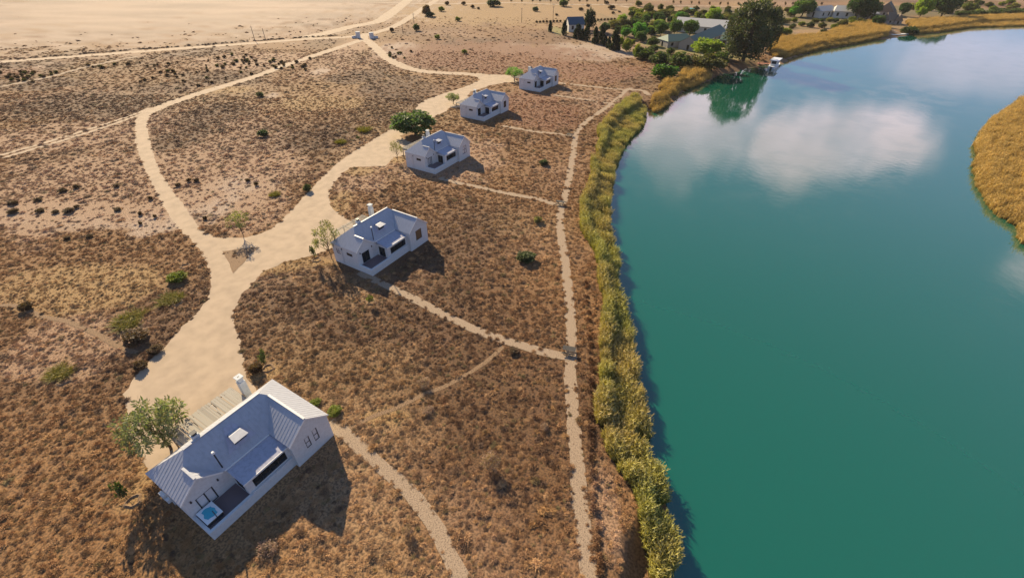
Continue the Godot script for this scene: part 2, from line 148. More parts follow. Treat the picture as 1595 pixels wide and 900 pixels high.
["bush",-117.76,-218.26,0.96,1.23,"shrub","tiny dark shrub dotted along the dry strip by the roads","shrub","dark shrubs along the dry strip",8],
["bush",-127.14,-225.63,1.17,1.67,"shrub","tiny dark shrub dotted along the dry strip by the roads","shrub","dark shrubs along the dry strip",4],
["bush",-105.1,-219.08,1.22,1.82,"shrub","tiny dark shrub dotted along the dry strip by the roads","shrub","dark shrubs along the dry strip",4],
["bush",-115.37,-223.68,1.18,1.71,"shrub","tiny dark shrub dotted along the dry strip by the roads","shrub","dark shrubs along the dry strip",4],
["bush",-159.12,-220.08,1.05,1.42,"shrub","tiny dark shrub dotted along the dry strip by the roads","shrub","dark shrubs along the dry strip",4],
["bush",-154.61,-223.01,1.25,1.87,"shrub","tiny dark shrub dotted along the dry strip by the roads","shrub","dark shrubs along the dry strip",4],
["bush",-159.12,-222.01,0.9,1.07,"shrub","tiny dark shrub dotted along the dry strip by the roads","shrub","dark shrubs along the dry strip",4],
["bush",-137.45,-204.04,1.02,1.41,"shrub","tiny dark shrub dotted along the dry strip by the roads","shrub","dark shrubs along the dry strip",4],
["bush",-163.12,-210.06,0.78,0.83,"shrub","tiny dark shrub dotted along the dry strip by the roads","shrub","dark shrubs along the dry strip",4],
["bush",-149.22,-208.37,1.1,1.58,"shrub","tiny dark shrub dotted along the dry strip by the roads","shrub","dark shrubs along the dry strip",4],
["bush",-161.31,-218.44,1.08,1.49,"shrub","tiny dark shrub dotted along the dry strip by the roads","shrub","dark shrubs along the dry strip",4],
["bush",-147.28,-210.23,1.16,1.73,"shrub","tiny dark shrub dotted along the dry strip by the roads","shrub","dark shrubs along the dry strip",8],
["bush",-145.18,-210.32,1.16,1.71,"shrub","tiny dark shrub dotted along the dry strip by the roads","shrub","dark shrubs along the dry strip",4],
["bush",-147.76,-193.07,0.98,1.37,"shrub","tiny dark shrub dotted along the dry strip by the roads","shrub","dark shrubs along the dry strip",4],
["bush",-143.22,-202.97,1.18,1.81,"shrub","tiny dark shrub dotted along the dry strip by the roads","shrub","dark shrubs along the dry strip",4],
["bush",-147.59,-195.36,1.05,1.52,"shrub","tiny dark shrub dotted along the dry strip by the roads","shrub","dark shrubs along the dry strip",4],
["bush",-138.01,-200.86,0.97,1.31,"shrub","tiny dark shrub dotted along the dry strip by the roads","shrub","dark shrubs along the dry strip",4],
["bush",-146.55,-198.7,1,1.4,"shrub","tiny dark shrub dotted along the dry strip by the roads","shrub","dark shrubs along the dry strip",4],
["bush",-198.37,-202.35,1.09,1.59,"shrub","tiny dark shrub dotted along the dry strip by the roads","shrub","dark shrubs along the dry strip",8],
["bush",-195.71,-196.63,1.1,1.62,"shrub","tiny dark shrub dotted along the dry strip by the roads","shrub","dark shrubs along the dry strip",4],
["bush",-206.12,-205.95,1.1,1.59,"shrub","tiny dark shrub dotted along the dry strip by the roads","shrub","dark shrubs along the dry strip",4],
["bush",-200.63,-195.4,1.02,1.45,"shrub","tiny dark shrub dotted along the dry strip by the roads","shrub","dark shrubs along the dry strip",4],
["bush",-195.95,-192.77,0.96,1.31,"shrub","tiny dark shrub dotted along the dry strip by the roads","shrub","dark shrubs along the dry strip",4],
["bush",-205.94,-198.56,0.82,0.96,"shrub","tiny dark shrub dotted along the dry strip by the roads","shrub","dark shrubs along the dry strip",4],
["bush",-198.9,-193.11,1.13,1.72,"shrub","tiny dark shrub dotted along the dry strip by the roads","shrub","dark shrubs along the dry strip",8],
["bush",-200.35,-205.44,1.16,1.73,"shrub","tiny dark shrub dotted along the dry strip by the roads","shrub","dark shrubs along the dry strip",4],
["bush",-192.62,-199.62,1.03,1.45,"shrub","tiny dark shrub dotted along the dry strip by the roads","shrub","dark shrubs along the dry strip",8],
["bush",-204.15,-205.95,0.99,1.34,"shrub","tiny dark shrub dotted along the dry strip by the roads","shrub","dark shrubs along the dry strip",8],
["bush",-198.4,-197.8,0.76,0.84,"shrub","tiny dark shrub dotted along the dry strip by the roads","shrub","dark shrubs along the dry strip",4],
["bush",-188.4,-190.66,0.99,1.39,"shrub","tiny dark shrub dotted along the dry strip by the roads","shrub","dark shrubs along the dry strip",4],
["bush",-199.74,-197.21,0.89,1.14,"shrub","tiny dark shrub dotted along the dry strip by the roads","shrub","dark shrubs along the dry strip",4],
["bush",-204.41,-197.73,1.1,1.63,"shrub","tiny dark shrub dotted along the dry strip by the roads","shrub","dark shrubs along the dry strip",4],
["bush",-203.2,-204.23,1.08,1.55,"shrub","tiny dark shrub dotted along the dry strip by the roads","shrub","dark shrubs along the dry strip",8],
["bush",-196.93,-198.8,1.12,1.66,"shrub","tiny dark shrub dotted along the dry strip by the roads","shrub","dark shrubs along the dry strip",8],
["bush",-205.49,-201.94,0.83,0.99,"shrub","tiny dark shrub dotted along the dry strip by the roads","shrub","dark shrubs along the dry strip",4],
["bush",-190.57,-202.57,0.98,1.33,"shrub","tiny dark shrub dotted along the dry strip by the roads","shrub","dark shrubs along the dry strip",8],
["bush",-194.03,-206.53,0.89,1.11,"shrub","tiny dark shrub dotted along the dry strip by the roads","shrub","dark shrubs along the dry strip",4],
["bush",-206.02,-200.67,1.2,1.83,"shrub","tiny dark shrub dotted along the dry strip by the roads","shrub","dark shrubs along the dry strip",4],
["bush",-201.29,-200.8,1.03,1.45,"shrub","tiny dark shrub dotted along the dry strip by the roads","shrub","dark shrubs along the dry strip",4],
["bush",-213.47,-204.46,1.19,1.79,"shrub","tiny dark shrub dotted along the dry strip by the roads","shrub","dark shrubs along the dry strip",4],
["bush",-201.18,-197.84,1.06,1.52,"shrub","tiny dark shrub dotted along the dry strip by the roads","shrub","dark shrubs along the dry strip",4],
["bush",-196.47,-196.03,0.93,1.24,"shrub","tiny dark shrub dotted along the dry strip by the roads","shrub","dark shrubs along the dry strip",4],
["bush",-191.4,-205.85,1.2,1.82,"shrub","tiny dark shrub dotted along the dry strip by the roads","shrub","dark shrubs along the dry strip",8],
["bush",-193.67,-192.87,1.11,1.66,"shrub","tiny dark shrub dotted along the dry strip by the roads","shrub","dark shrubs along the dry strip",8],
["bush",-222.17,-214.74,0.88,1.04,"shrub","tiny dark shrub dotted along the dry strip by the roads","shrub","dark shrubs along the dry strip",4],
["bush",-190.88,-199.03,0.98,1.34,"shrub","tiny dark shrub dotted along the dry strip by the roads","shrub","dark shrubs along the dry strip",4],
["bush",-183.74,-216.52,0.96,1.21,"shrub","tiny dark shrub dotted along the dry strip by the roads","shrub","dark shrubs along the dry strip",4],
["bush",-178.56,-215.13,1.21,1.82,"shrub","tiny dark shrub dotted along the dry strip by the roads","shrub","dark shrubs along the dry strip",4],
["bush",-171.96,-222.03,1.3,1.99,"shrub","tiny dark shrub dotted along the dry strip by the roads","shrub","dark shrubs along the dry strip",4],
["bush",-187.94,-219.36,1.23,1.84,"shrub","tiny dark shrub dotted along the dry strip by the roads","shrub","dark shrubs along the dry strip",4],
["bush",-168.94,-225.27,0.83,0.87,"shrub","tiny dark shrub dotted along the dry strip by the roads","shrub","dark shrubs along the dry strip",4],
["bush",-172.14,-221.33,0.92,1.11,"shrub","tiny dark shrub dotted along the dry strip by the roads","shrub","dark shrubs along the dry strip",4],
["bush",-178.08,-222,1.1,1.52,"shrub","tiny dark shrub dotted along the dry strip by the roads","shrub","dark shrubs along the dry strip",8],
["bush",-180.43,-216.5,1.25,1.9,"shrub","tiny dark shrub dotted along the dry strip by the roads","shrub","dark shrubs along the dry strip",8],
["bush",-93.89,-222.5,1.07,1.46,"shrub","tiny dark shrub dotted along the dry strip by the roads","shrub","dark shrubs along the dry strip",4],
["bush",-99.66,-223.54,0.99,1.26,"shrub","tiny dark shrub dotted along the dry strip by the roads","shrub","dark shrubs along the dry strip",4],
["bush",-102.21,-218.07,1,1.3,"shrub","tiny dark shrub dotted along the dry strip by the roads","shrub","dark shrubs along the dry strip",4],
["bush",-94.19,-224.12,1.3,2,"shrub","tiny dark shrub dotted along the dry strip by the roads","shrub","dark shrubs along the dry strip",4],
["bush",-111.55,-222.08,1.01,1.32,"shrub","tiny dark shrub dotted along the dry strip by the roads","shrub","dark shrubs along the dry strip",4],
["bush",-107.13,-230.78,1.16,1.63,"shrub","tiny dark shrub dotted along the dry strip by the roads","shrub","dark shrubs along the dry strip",4],
["bush",-100.08,-230.02,1.3,1.98,"shrub","tiny dark shrub dotted along the dry strip by the roads","shrub","dark shrubs along the dry strip",4],
["bush",-91.01,-216,1.17,1.74,"shrub","tiny dark shrub dotted along the dry strip by the roads","shrub","dark shrubs along the dry strip",4],
["bush",-106.5,-225.75,0.95,1.17,"shrub","tiny dark shrub dotted along the dry strip by the roads","shrub","dark shrubs along the dry strip",4],
["bush",-94.21,-221.41,1.16,1.68,"shrub","tiny dark shrub dotted along the dry strip by the roads","shrub","dark shrubs along the dry strip",4],
["bush",-97.62,-218.9,1.13,1.61,"shrub","tiny dark shrub dotted along the dry strip by the roads","shrub","dark shrubs along the dry strip",8],
["bush",-104.37,-225.99,0.86,0.96,"shrub","tiny dark shrub dotted along the dry strip by the roads","shrub","dark shrubs along the dry strip",4],
["bush",-57.52,-243.85,1.02,1.27,"shrub","tiny dark shrub dotted along the dry strip by the roads","shrub","dark shrubs along the dry strip",4],
["bush",-56.77,-252.75,1.16,1.54,"shrub","tiny dark shrub dotted along the dry strip by the roads","shrub","dark shrubs along the dry strip",8],
["bush",-57.73,-251.36,1.23,1.73,"shrub","tiny dark shrub dotted along the dry strip by the roads","shrub","dark shrubs along the dry strip",8],
["bush",-64.04,-265.97,1.11,1.37,"shrub","tiny dark shrub dotted along the dry strip by the roads","shrub","dark shrubs along the dry strip",4],
["bush",-61.8,-251.2,1.3,1.87,"shrub","tiny dark shrub dotted along the dry strip by the roads","shrub","dark shrubs along the dry strip",4],
["bush",-60.65,-245.65,1.29,1.89,"shrub","tiny dark shrub dotted along the dry strip by the roads","shrub","dark shrubs along the dry strip",8],
["bush",-52.46,-256.89,1.17,1.55,"shrub","tiny dark shrub dotted along the dry strip by the roads","shrub","dark shrubs along the dry strip",4],
["bush",-58.34,-242.12,1.18,1.64,"shrub","tiny dark shrub dotted along the dry strip by the roads","shrub","dark shrubs along the dry strip",4],
["bush",-52.78,-241.57,0.97,1.15,"shrub","tiny dark shrub dotted along the dry strip by the roads","shrub","dark shrubs along the dry strip",8],
["bush",-119.61,-192.92,1.04,1.53,"shrub","tiny dark shrub dotted along the dry strip by the roads","shrub","dark shrubs along the dry strip",4],
["bush",-131.87,-194.82,0.99,1.4,"shrub","tiny dark shrub dotted along the dry strip by the roads","shrub","dark shrubs along the dry strip",4],
["bush",-117.78,-200.3,0.81,0.95,"shrub","tiny dark shrub dotted along the dry strip by the roads","shrub","dark shrubs along the dry strip",4],
["bush",-128.72,-189.42,0.78,0.9,"shrub","tiny dark shrub dotted along the dry strip by the roads","shrub","dark shrubs along the dry strip",4],
["bush",-121.16,-193.24,0.72,0.76,"shrub","tiny dark shrub dotted along the dry strip by the roads","shrub","dark shrubs along the dry strip",4],
["bush",-125.22,-199.72,1.03,1.47,"shrub","tiny dark shrub dotted along the dry strip by the roads","shrub","dark shrubs along the dry strip",8],
["bush",-122.39,-188.22,1.03,1.52,"shrub","tiny dark shrub dotted along the dry strip by the roads","shrub","dark shrubs along the dry strip",4],
["bush",-142,-206.3,1.01,1.38,"shrub","tiny dark shrub dotted along the dry strip by the roads","shrub","dark shrubs along the dry strip",4],
["bush",-145.5,-183.91,0.77,0.92,"shrub","tiny dark shrub dotted along the dry strip by the roads","shrub","dark shrubs along the dry strip",4],
["bush",-130.66,-193.89,0.76,0.86,"shrub","tiny dark shrub dotted along the dry strip by the roads","shrub","dark shrubs along the dry strip",4],
["bush",-63.96,-384.21,8,6.58,"tree","dark tree at the edge of the district road","tree","trees in the tan field beyond",4],
["bush",-61.01,-381.39,3.16,6.48,"bush","grey green bush under the dark roadside tree","bush","trees in the tan field beyond",5],
["bush",-60.61,-320.5,3.95,4.35,"bush","small green bush beside a utility pole","bush","trees in the tan field beyond",1],
["bush",-74.52,-315.39,2.73,2.73,"bush","dark round bush on the junction corner","bush","trees in the tan field beyond",4],
["bush",-56.72,-408.75,3.43,4.94,"bush","scattered small bush in the tan field past the cottages","bush","small bushes in the tan field",3],
["bush",-39.29,-361.87,2.75,3.97,"bush","scattered small bush in the tan field past the cottages","bush","small bushes in the tan field",3],
["bush",-44.14,-294.17,2.53,3.66,"bush","scattered small bush in the tan field past the cottages","bush","small bushes in the tan field",3],
["bush",-25.36,-255.02,1.99,2.9,"bush","scattered small bush in the tan field past the cottages","bush","small bushes in the tan field",3],
["bush",-57.08,-448.66,2.99,4.3,"bush","scattered small bush in the tan field past the cottages","bush","small bushes in the tan field",4],
["bush",-43.32,-450,3,4.31,"bush","scattered small bush in the tan field past the cottages","bush","small bushes in the tan field",4],
["bush",-34.36,-430.42,2.52,3.62,"bush","scattered small bush in the tan field past the cottages","bush","small bushes in the tan field",4],
["bush",-29.3,-423.53,1.77,2.54,"bush","scattered small bush in the tan field past the cottages","bush","small bushes in the tan field",4],
["bush",-17.83,-442.26,5.75,11.71,"tree","blue green rounded tree in the tan field","tree","trees in the tan field beyond",5],
["bush",39.96,-447.87,5.35,8.08,"tree","leafy green tree beside the sandy track in the tan field","tree","trees in the tan field beyond",1],
["bush",15.51,-415.22,3.48,5.01,"bush","compact grey green bush between two utility poles","bush","trees in the tan field beyond",5],
["bush",30.44,-393.08,1.69,2.85,"bush","dry brown bush in the field before the homestead","bush","dry bushes before the homestead",4],
["bush",51.71,-422.94,2.41,4.07,"bush","dry brown bush in the field before the homestead","bush","dry bushes before the homestead",4],
["bush",60.34,-447.81,2.23,3.75,"bush","dry brown bush in the field before the homestead","bush","dry bushes before the homestead",4],
["bush",77.42,-432.21,3.7,6.24,"bush","dry brown bush in the field before the homestead","bush","dry bushes before the homestead",4],
["bush",74.42,-407.09,1.74,2.94,"bush","dry brown bush in the field before the homestead","bush","dry bushes before the homestead",4],
["bush",59.62,-405.97,1.45,2.45,"bush","dry brown bush in the field before the homestead","bush","dry bushes before the homestead",4],
["bush",80.72,-414.95,1.48,2.5,"bush","dry brown bush in the field before the homestead","bush","dry bushes before the homestead",4],
["bush",78.72,-466.75,2.65,4.46,"bush","dry brown bush in the field before the homestead","bush","dry bushes before the homestead",4],
["sapling",-3.77,-460.37,3.85,2.47,"sapling","slim young tree in the long row beside the sandy track","young tree","row of young trees along the track",4],
["sapling",5.34,-461.28,3.86,2.47,"sapling","slim young tree in the long row beside the sandy track","young tree","row of young trees along the track",4],
["sapling",14.48,-462.18,3.87,2.48,"sapling","slim young tree in the long row beside the sandy track","young tree","row of young trees along the track",4],
["sapling",20.89,-462.82,3.87,2.48,"sapling","slim young tree in the long row beside the sandy track","young tree","row of young trees along the track",4],
["sapling",30.08,-463.73,3.88,2.48,"sapling","slim young tree in the long row beside the sandy track","young tree","row of young trees along the track",4],
["sapling",36.53,-464.37,3.88,2.49,"sapling","slim young tree in the long row beside the sandy track","young tree","row of young trees along the track",4],
["sapling",45.79,-465.28,3.89,2.49,"sapling","slim young tree in the long row beside the sandy track","young tree","row of young trees along the track",4],
["sapling",55.08,-466.2,3.9,2.5,"sapling","slim young tree in the long row beside the sandy track","young tree","row of young trees along the track",4],
["sapling",61.59,-466.85,3.9,2.5,"sapling","slim young tree in the long row beside the sandy track","young tree","row of young trees along the track",4],
["sapling",70.94,-467.77,3.91,2.5,"sapling","slim young tree in the long row beside the sandy track","young tree","row of young trees along the track",4],
["sapling",77.49,-468.42,3.91,2.51,"sapling","slim young tree in the long row beside the sandy track","young tree","row of young trees along the track",4],
["sapling",86.9,-469.35,3.92,2.51,"sapling","slim young tree in the long row beside the sandy track","young tree","row of young trees along the track",4],
["sapling",96.34,-470.29,3.93,2.52,"sapling","slim young tree in the long row beside the sandy track","young tree","row of young trees along the track",4],
["sapling",135.37,-463.66,3.88,2.48,"sapling","slim young tree in the long row beside the sandy track","young tree","row of young trees along the track",4],
["sapling",141.36,-462.2,3.87,2.48,"sapling","slim young tree in the long row beside the sandy track","young tree","row of young trees along the track",4],
["sapling",149.87,-460.12,3.85,2.47,"sapling","slim young tree in the long row beside the sandy track","young tree","row of young trees along the track",4],
["sapling",155.78,-458.68,3.84,2.46,"sapling","slim young tree in the long row beside the sandy track","young tree","row of young trees along the track",4],
["sapling",164.17,-456.63,3.82,2.45,"sapling","slim young tree in the long row beside the sandy track","young tree","row of young trees along the track",4],
["sapling",172.87,-455.69,3.81,2.44,"sapling","slim young tree in the long row beside the sandy track","young tree","row of young trees along the track",4],
["sapling",179.4,-456.31,3.82,2.45,"sapling","slim young tree in the long row beside the sandy track","young tree","row of young trees along the track",4],
["sapling",188.76,-457.2,3.83,2.45,"sapling","slim young tree in the long row beside the sandy track","young tree","row of young trees along the track",4],
["sapling",195.32,-457.82,3.83,2.45,"sapling","slim young tree in the long row beside the sandy track","young tree","row of young trees along the track",4],
["sapling",204.75,-458.71,3.84,2.46,"sapling","slim young tree in the long row beside the sandy track","young tree","row of young trees along the track",4],
["sapling",214.2,-459.61,3.84,2.46,"sapling","slim young tree in the long row beside the sandy track","young tree","row of young trees along the track",4],
["sapling",220.83,-460.23,3.85,2.47,"sapling","slim young tree in the long row beside the sandy track","young tree","row of young trees along the track",4],
["sapling",230.34,-461.14,3.86,2.47,"sapling","slim young tree in the long row beside the sandy track","young tree","row of young trees along the track",4],
["sapling",237.01,-461.77,3.86,2.47,"sapling","slim young tree in the long row beside the sandy track","young tree","row of young trees along the track",4],
["sapling",246.58,-462.67,3.87,2.48,"sapling","slim young tree in the long row beside the sandy track","young tree","row of young trees along the track",4],
["sapling",256.19,-463.58,3.87,2.48,"sapling","slim young tree in the long row beside the sandy track","young tree","row of young trees along the track",4],
["sapling",262.92,-464.22,3.88,2.49,"sapling","slim young tree in the long row beside the sandy track","young tree","row of young trees along the track",4],
["bush",14.52,-357.56,1.56,2,"hedge_shrub","little dark shrub in the straight hedge row behind the homestead","shrub","hedge row behind the homestead",4],
["bush",16.85,-358.24,1.56,2.01,"hedge_shrub","little dark shrub in the straight hedge row behind the homestead","shrub","hedge row behind the homestead",4],
["bush",19.19,-358.93,1.57,2.01,"hedge_shrub","little dark shrub in the straight hedge row behind the homestead","shrub","hedge row behind the homestead",4],
["bush",21.54,-359.63,1.57,2.01,"hedge_shrub","little dark shrub in the straight hedge row behind the homestead","shrub","hedge row behind the homestead",4],
["bush",23.89,-360.32,1.57,2.02,"hedge_shrub","little dark shrub in the straight hedge row behind the homestead","shrub","hedge row behind the homestead",4],
["bush",26.26,-361.02,1.57,2.02,"hedge_shrub","little dark shrub in the straight hedge row behind the homestead","shrub","hedge row behind the homestead",4],
["bush",28.63,-361.72,1.58,2.03,"hedge_shrub","little dark shrub in the straight hedge row behind the homestead","shrub","hedge row behind the homestead",4],
["bush",31.01,-362.42,1.58,2.03,"hedge_shrub","little dark shrub in the straight hedge row behind the homestead","shrub","hedge row behind the homestead",4],
["bush",40.61,-365.26,1.59,2.04,"hedge_shrub","little dark shrub in the straight hedge row behind the homestead","shrub","hedge row behind the homestead",4],
["bush",43.03,-365.97,1.59,2.05,"hedge_shrub","little dark shrub in the straight hedge row behind the homestead","shrub","hedge row behind the homestead",4],
["bush",45.46,-366.69,1.6,2.05,"hedge_shrub","little dark shrub in the straight hedge row behind the homestead","shrub","hedge row behind the homestead",4],
["bush",52.8,-368.86,1.61,2.06,"hedge_shrub","little dark shrub in the straight hedge row behind the homestead","shrub","hedge row behind the homestead",4],
["bush",55.27,-369.58,1.61,2.07,"hedge_shrub","little dark shrub in the straight hedge row behind the homestead","shrub","hedge row behind the homestead",4],
["bush",57.74,-370.31,1.61,2.07,"hedge_shrub","little dark shrub in the straight hedge row behind the homestead","shrub","hedge row behind the homestead",4],
["bush",60.22,-371.05,1.61,2.07,"hedge_shrub","little dark shrub in the straight hedge row behind the homestead","shrub","hedge row behind the homestead",4],
["bush",62.72,-371.78,1.62,2.08,"hedge_shrub","little dark shrub in the straight hedge row behind the homestead","shrub","hedge row behind the homestead",4],
["bush",65.22,-372.52,1.62,2.08,"hedge_shrub","little dark shrub in the straight hedge row behind the homestead","shrub","hedge row behind the homestead",4],
["bush",67.73,-373.26,1.62,2.08,"hedge_shrub","little dark shrub in the straight hedge row behind the homestead","shrub","hedge row behind the homestead",4],
["bush",70.25,-374,1.63,2.09,"hedge_shrub","little dark shrub in the straight hedge row behind the homestead","shrub","hedge row behind the homestead",4],
["bush",83.67,-379.86,1.65,2.3,"hedge_shrub","little dark shrub in the straight hedge row behind the homestead","shrub","hedge row behind the homestead",4],
["bush",86.7,-381.19,1.65,2.31,"hedge_shrub","little dark shrub in the straight hedge row behind the homestead","shrub","hedge row behind the homestead",4],
["bush",89.74,-382.53,1.66,2.32,"hedge_shrub","little dark shrub in the straight hedge row behind the homestead","shrub","hedge row behind the homestead",4],
["bush",92.81,-383.88,1.66,2.32,"hedge_shrub","little dark shrub in the straight hedge row behind the homestead","shrub","hedge row behind the homestead",4],
["bush",95.89,-385.23,1.67,2.33,"hedge_shrub","little dark shrub in the straight hedge row behind the homestead","shrub","hedge row behind the homestead",4],
["bush",99,-386.6,1.67,2.34,"hedge_shrub","little dark shrub in the straight hedge row behind the homestead","shrub","hedge row behind the homestead",4],
["bush",102.12,-387.97,1.68,2.35,"hedge_shrub","little dark shrub in the straight hedge row behind the homestead","shrub","hedge row behind the homestead",4],
["bush",105.27,-389.36,1.68,2.35,"hedge_shrub","little dark shrub in the straight hedge row behind the homestead","shrub","hedge row behind the homestead",4],
["bush",108.43,-390.75,1.69,2.36,"hedge_shrub","little dark shrub in the straight hedge row behind the homestead","shrub","hedge row behind the homestead",4],
["conifer",21.64,-322.2,5.79,3.37,"conifer","dark upright conifer in the screen along the homestead's field edge","tree","conifers screening the homestead",0],
["conifer",29.18,-310.38,7.73,4.21,"conifer","dark upright conifer in the screen along the homestead's field edge","tree","conifers screening the homestead",0],
["conifer",35.98,-300.3,7.12,5.58,"conifer","dark upright conifer in the screen along the homestead's field edge","tree","conifers screening the homestead",0],
["conifer",40.69,-294.59,7.37,5.48,"conifer","dark upright conifer in the screen along the homestead's field edge","tree","conifers screening the homestead",0],
["conifer",44.36,-285.24,7.9,4.62,"conifer","dark upright conifer in the screen along the homestead's field edge","tree","conifers screening the homestead",0],
["conifer",47.05,-281.72,9.6,4.22,"conifer","dark upright conifer in the screen along the homestead's field edge","tree","conifers screening the homestead",0],
["conifer",52.13,-268.1,8.83,6.73,"conifer","dark upright conifer in the screen along the homestead's field edge","tree","conifers screening the homestead",0],
["conifer",48.62,-278.22,5.27,3.48,"conifer","dark upright conifer in the screen along the homestead's field edge","tree","conifers screening the homestead",0],
["conifer",49.89,-273.04,5.19,3.08,"conifer","dark upright conifer in the screen along the homestead's field edge","tree","conifers screening the homestead",0],
["conifer",38.15,-296.41,5.56,3.68,"conifer","dark upright conifer in the screen along the homestead's field edge","tree","conifers screening the homestead",0],
["palm",46.66,-332.35,10.23,8.96,"tree","dark spiky crowned tree behind the little gabled cottage","tree","",0],
["round",54.04,-316.5,6.65,7.01,"tree","dark tree between the spiky tree and the conifer screen","tree","",7],
["round",71.38,-300.62,8.93,11.17,"tree","bright green round tree in the homestead garden","tree","garden trees of the homestead",2],
["round",63.85,-302.16,6.01,5.98,"tree","bright green round tree in the homestead garden","tree","garden trees of the homestead",2],
["round",87.27,-312.19,8.5,8.47,"tree","soft green tree beside the green roofed lodge","tree","garden trees of the homestead",1],
["round",96.11,-314.98,8.96,8.54,"tree","soft green tree beside the green roofed lodge","tree","garden trees of the homestead",1],
["round",104.95,-313.39,8.89,10.82,"tree","soft green tree beside the green roofed lodge","tree","garden trees of the homestead",1],
["round",99.4,-368.4,6.7,8.49,"tree","dark green tree behind the homestead garden","tree","garden trees of the homestead",7],
["round",136.42,-365.54,9.76,12.42,"tree","yellow green tree behind the pale roofed hall","tree","garden trees of the homestead",3],
["round",135.83,-359.86,7.03,6.12,"tree","dark green tree behind the homestead garden","tree","garden trees of the homestead",7],
["bush",63.67,-338.97,5.32,9.17,"bush","dull olive bush among the homestead trees","bush","olive garden bushes",6],
["bush",71.76,-347.06,5.49,7.67,"bush","dull olive bush among the homestead trees","bush","olive garden bushes",6],
["bush",76.53,-345.25,4.61,6.78,"bush","dull olive bush among the homestead trees","bush","olive garden bushes",7],
["bush",64.19,-322.65,3.91,6.37,"bush","dull olive bush among the homestead trees","bush","olive garden bushes",7],
["bush",73.12,-323.54,3.15,4.79,"bush","dull olive bush among the homestead trees","bush","olive garden bushes",7],
["bush",84.73,-343.87,3.33,5.06,"bush","dull olive bush among the homestead trees","bush","olive garden bushes",7],
["bush",85.5,-329.1,3.2,4.86,"bush","dull olive bush among the homestead trees","bush","olive garden bushes",6],
["bush",57.73,-280.73,4.95,3.81,"bush","yellow leafed shrub at the conifer screen's river end","bush","yellow shrubs",3],
["bush",58.14,-265.37,6.5,5,"bush","yellow leafed shrub at the conifer screen's river end","bush","yellow shrubs",3],
["bush",60.14,-249.65,6.61,5.09,"bush","yellow leafed shrub at the conifer screen's river end","bush","yellow shrubs",3],
["bush",63.96,-281.67,3.53,3.53,"bush","yellow leafed shrub at the conifer screen's river end","bush","yellow shrubs",3],
["bush",75.04,-280.25,4.86,6.68,"bush","round olive bush standing tall at the lodge's field corner","bush","bushes before the lodge",1],
["bush",71.92,-265.08,3.63,5.01,"bush","little round bush under the tall olive bush at the lodge corner","bush","bushes before the lodge",1],
["bush",62.93,-247.62,5.45,10.07,"bush","wide green bush ending the row of yellow shrubs","bush","bushes before the lodge",1],
["bush",68.35,-236.87,5.51,10.3,"bush","wide green bush between the yellow shrubs and the lodge front","bush","bushes before the lodge",1],
["bush",75.02,-229.15,6.82,11.78,"bush","largest dark green bush in front of the lodge's door","bush","bushes before the lodge",1],
["bush",95.31,-234.83,6.9,7.84,"bush","dark bush squeezed between yellow green tree and gum tree","bush","bushes before the lodge",1],
["bush",79.03,-259.25,3.22,4.58,"bush","small bush right against the lodge wall","bush","bushes before the lodge",1],
["bush",63.6,-210.34,5.92,11.47,"bush","bright green spreading bush at the scrub's river corner","bush","",2],
["round",95.25,-254.74,8.36,16.73,"tree","large yellow green bushy tree hiding the lodge's wall","tree","",3],
["bush",86.1,-225.84,7.07,15.72,"bush","brownish olive thicket below the yellow green tree by the water","bush","",8],
["gum",110.9,-245.39,24.45,23.04,"tree","towering dark gum tree on the water's edge by the jetty","tree","",0],
["gum",130.07,-269.43,19.77,13.51,"tree","second dark gum tree behind the towering one","tree","",0],
["round",175.49,-380.42,14.79,10.12,"tree","loose grey green tree behind the gum trees","tree","",6],
["round",215.94,-402.92,12.59,17.46,"tree","broad green tree beside the pale roofed homestead","tree","trees round the far houses",1],
["round",210.89,-402.5,7.74,10.66,"tree","small bright tree beside the pale roofed homestead","tree","trees round the far houses",2],
["round",251.24,-392.77,16.11,19.9,"tree","dark tree mass between pale homestead and thatched house","tree","trees round the far houses",7],
["round",257.71,-390.13,13.67,15.07,"tree","dark tree mass between pale homestead and thatched house","tree","trees round the far houses",7],
["round",246.63,-360.05,7,8.75,"tree","dark tree leaning on the thatched cottage","tree","trees round the far houses",7],
["round",298.96,-413.32,9.45,8.93,"tree","dark tree behind the thatched cottage","tree","trees round the far houses",7],
["round",314.25,-414.62,13.96,13.94,"tree","bright lime tree behind the golden reeds","tree","trees round the far houses",3],
["round",308.7,-407.32,7.36,7.35,"tree","bright lime tree behind the golden reeds","tree","trees round the far houses",3],
["round",328.54,-412.37,15.34,20.8,"tree","large dark tree behind the golden reeds","tree","trees round the far houses",7],
["round",375.8,-445.8,6.92,13.84,"tree","olive tree behind the golden reeds","tree","trees round the far houses",8],
["bush",257.18,-342.1,4.93,10.96,"bush","dark bush hanging over water beside the white jetty","bush","",7],
["bush",347.39,-416.6,4.09,9.09,"bush","low green bush in the hedge above the far reed bank","bush","hedge above the far reeds",1],
["bush",353.1,-415.18,4.55,10.12,"bush","low green bush in the hedge above the far reed bank","bush","hedge above the far reeds",1],
["bush",364.58,-419.61,4.6,10.22,"bush","low green bush in the hedge above the far reed bank","bush","hedge above the far reeds",1],
["bush",378.46,-424.32,4.65,10.33,"bush","low green bush in the hedge above the far reed bank","bush","hedge above the far reeds",1],
["bush",392.98,-431.18,4.23,9.39,"bush","low green bush in the hedge above the far reed bank","bush","hedge above the far reeds",1],
["bush",403.33,-431.65,5.22,11.6,"bush","low green bush in the hedge above the far reed bank","bush","hedge above the far reeds",1],
["bush",415.5,-434.77,4.75,10.57,"bush","low green bush in the hedge above the far reed bank","bush","hedge above the far reeds",1],
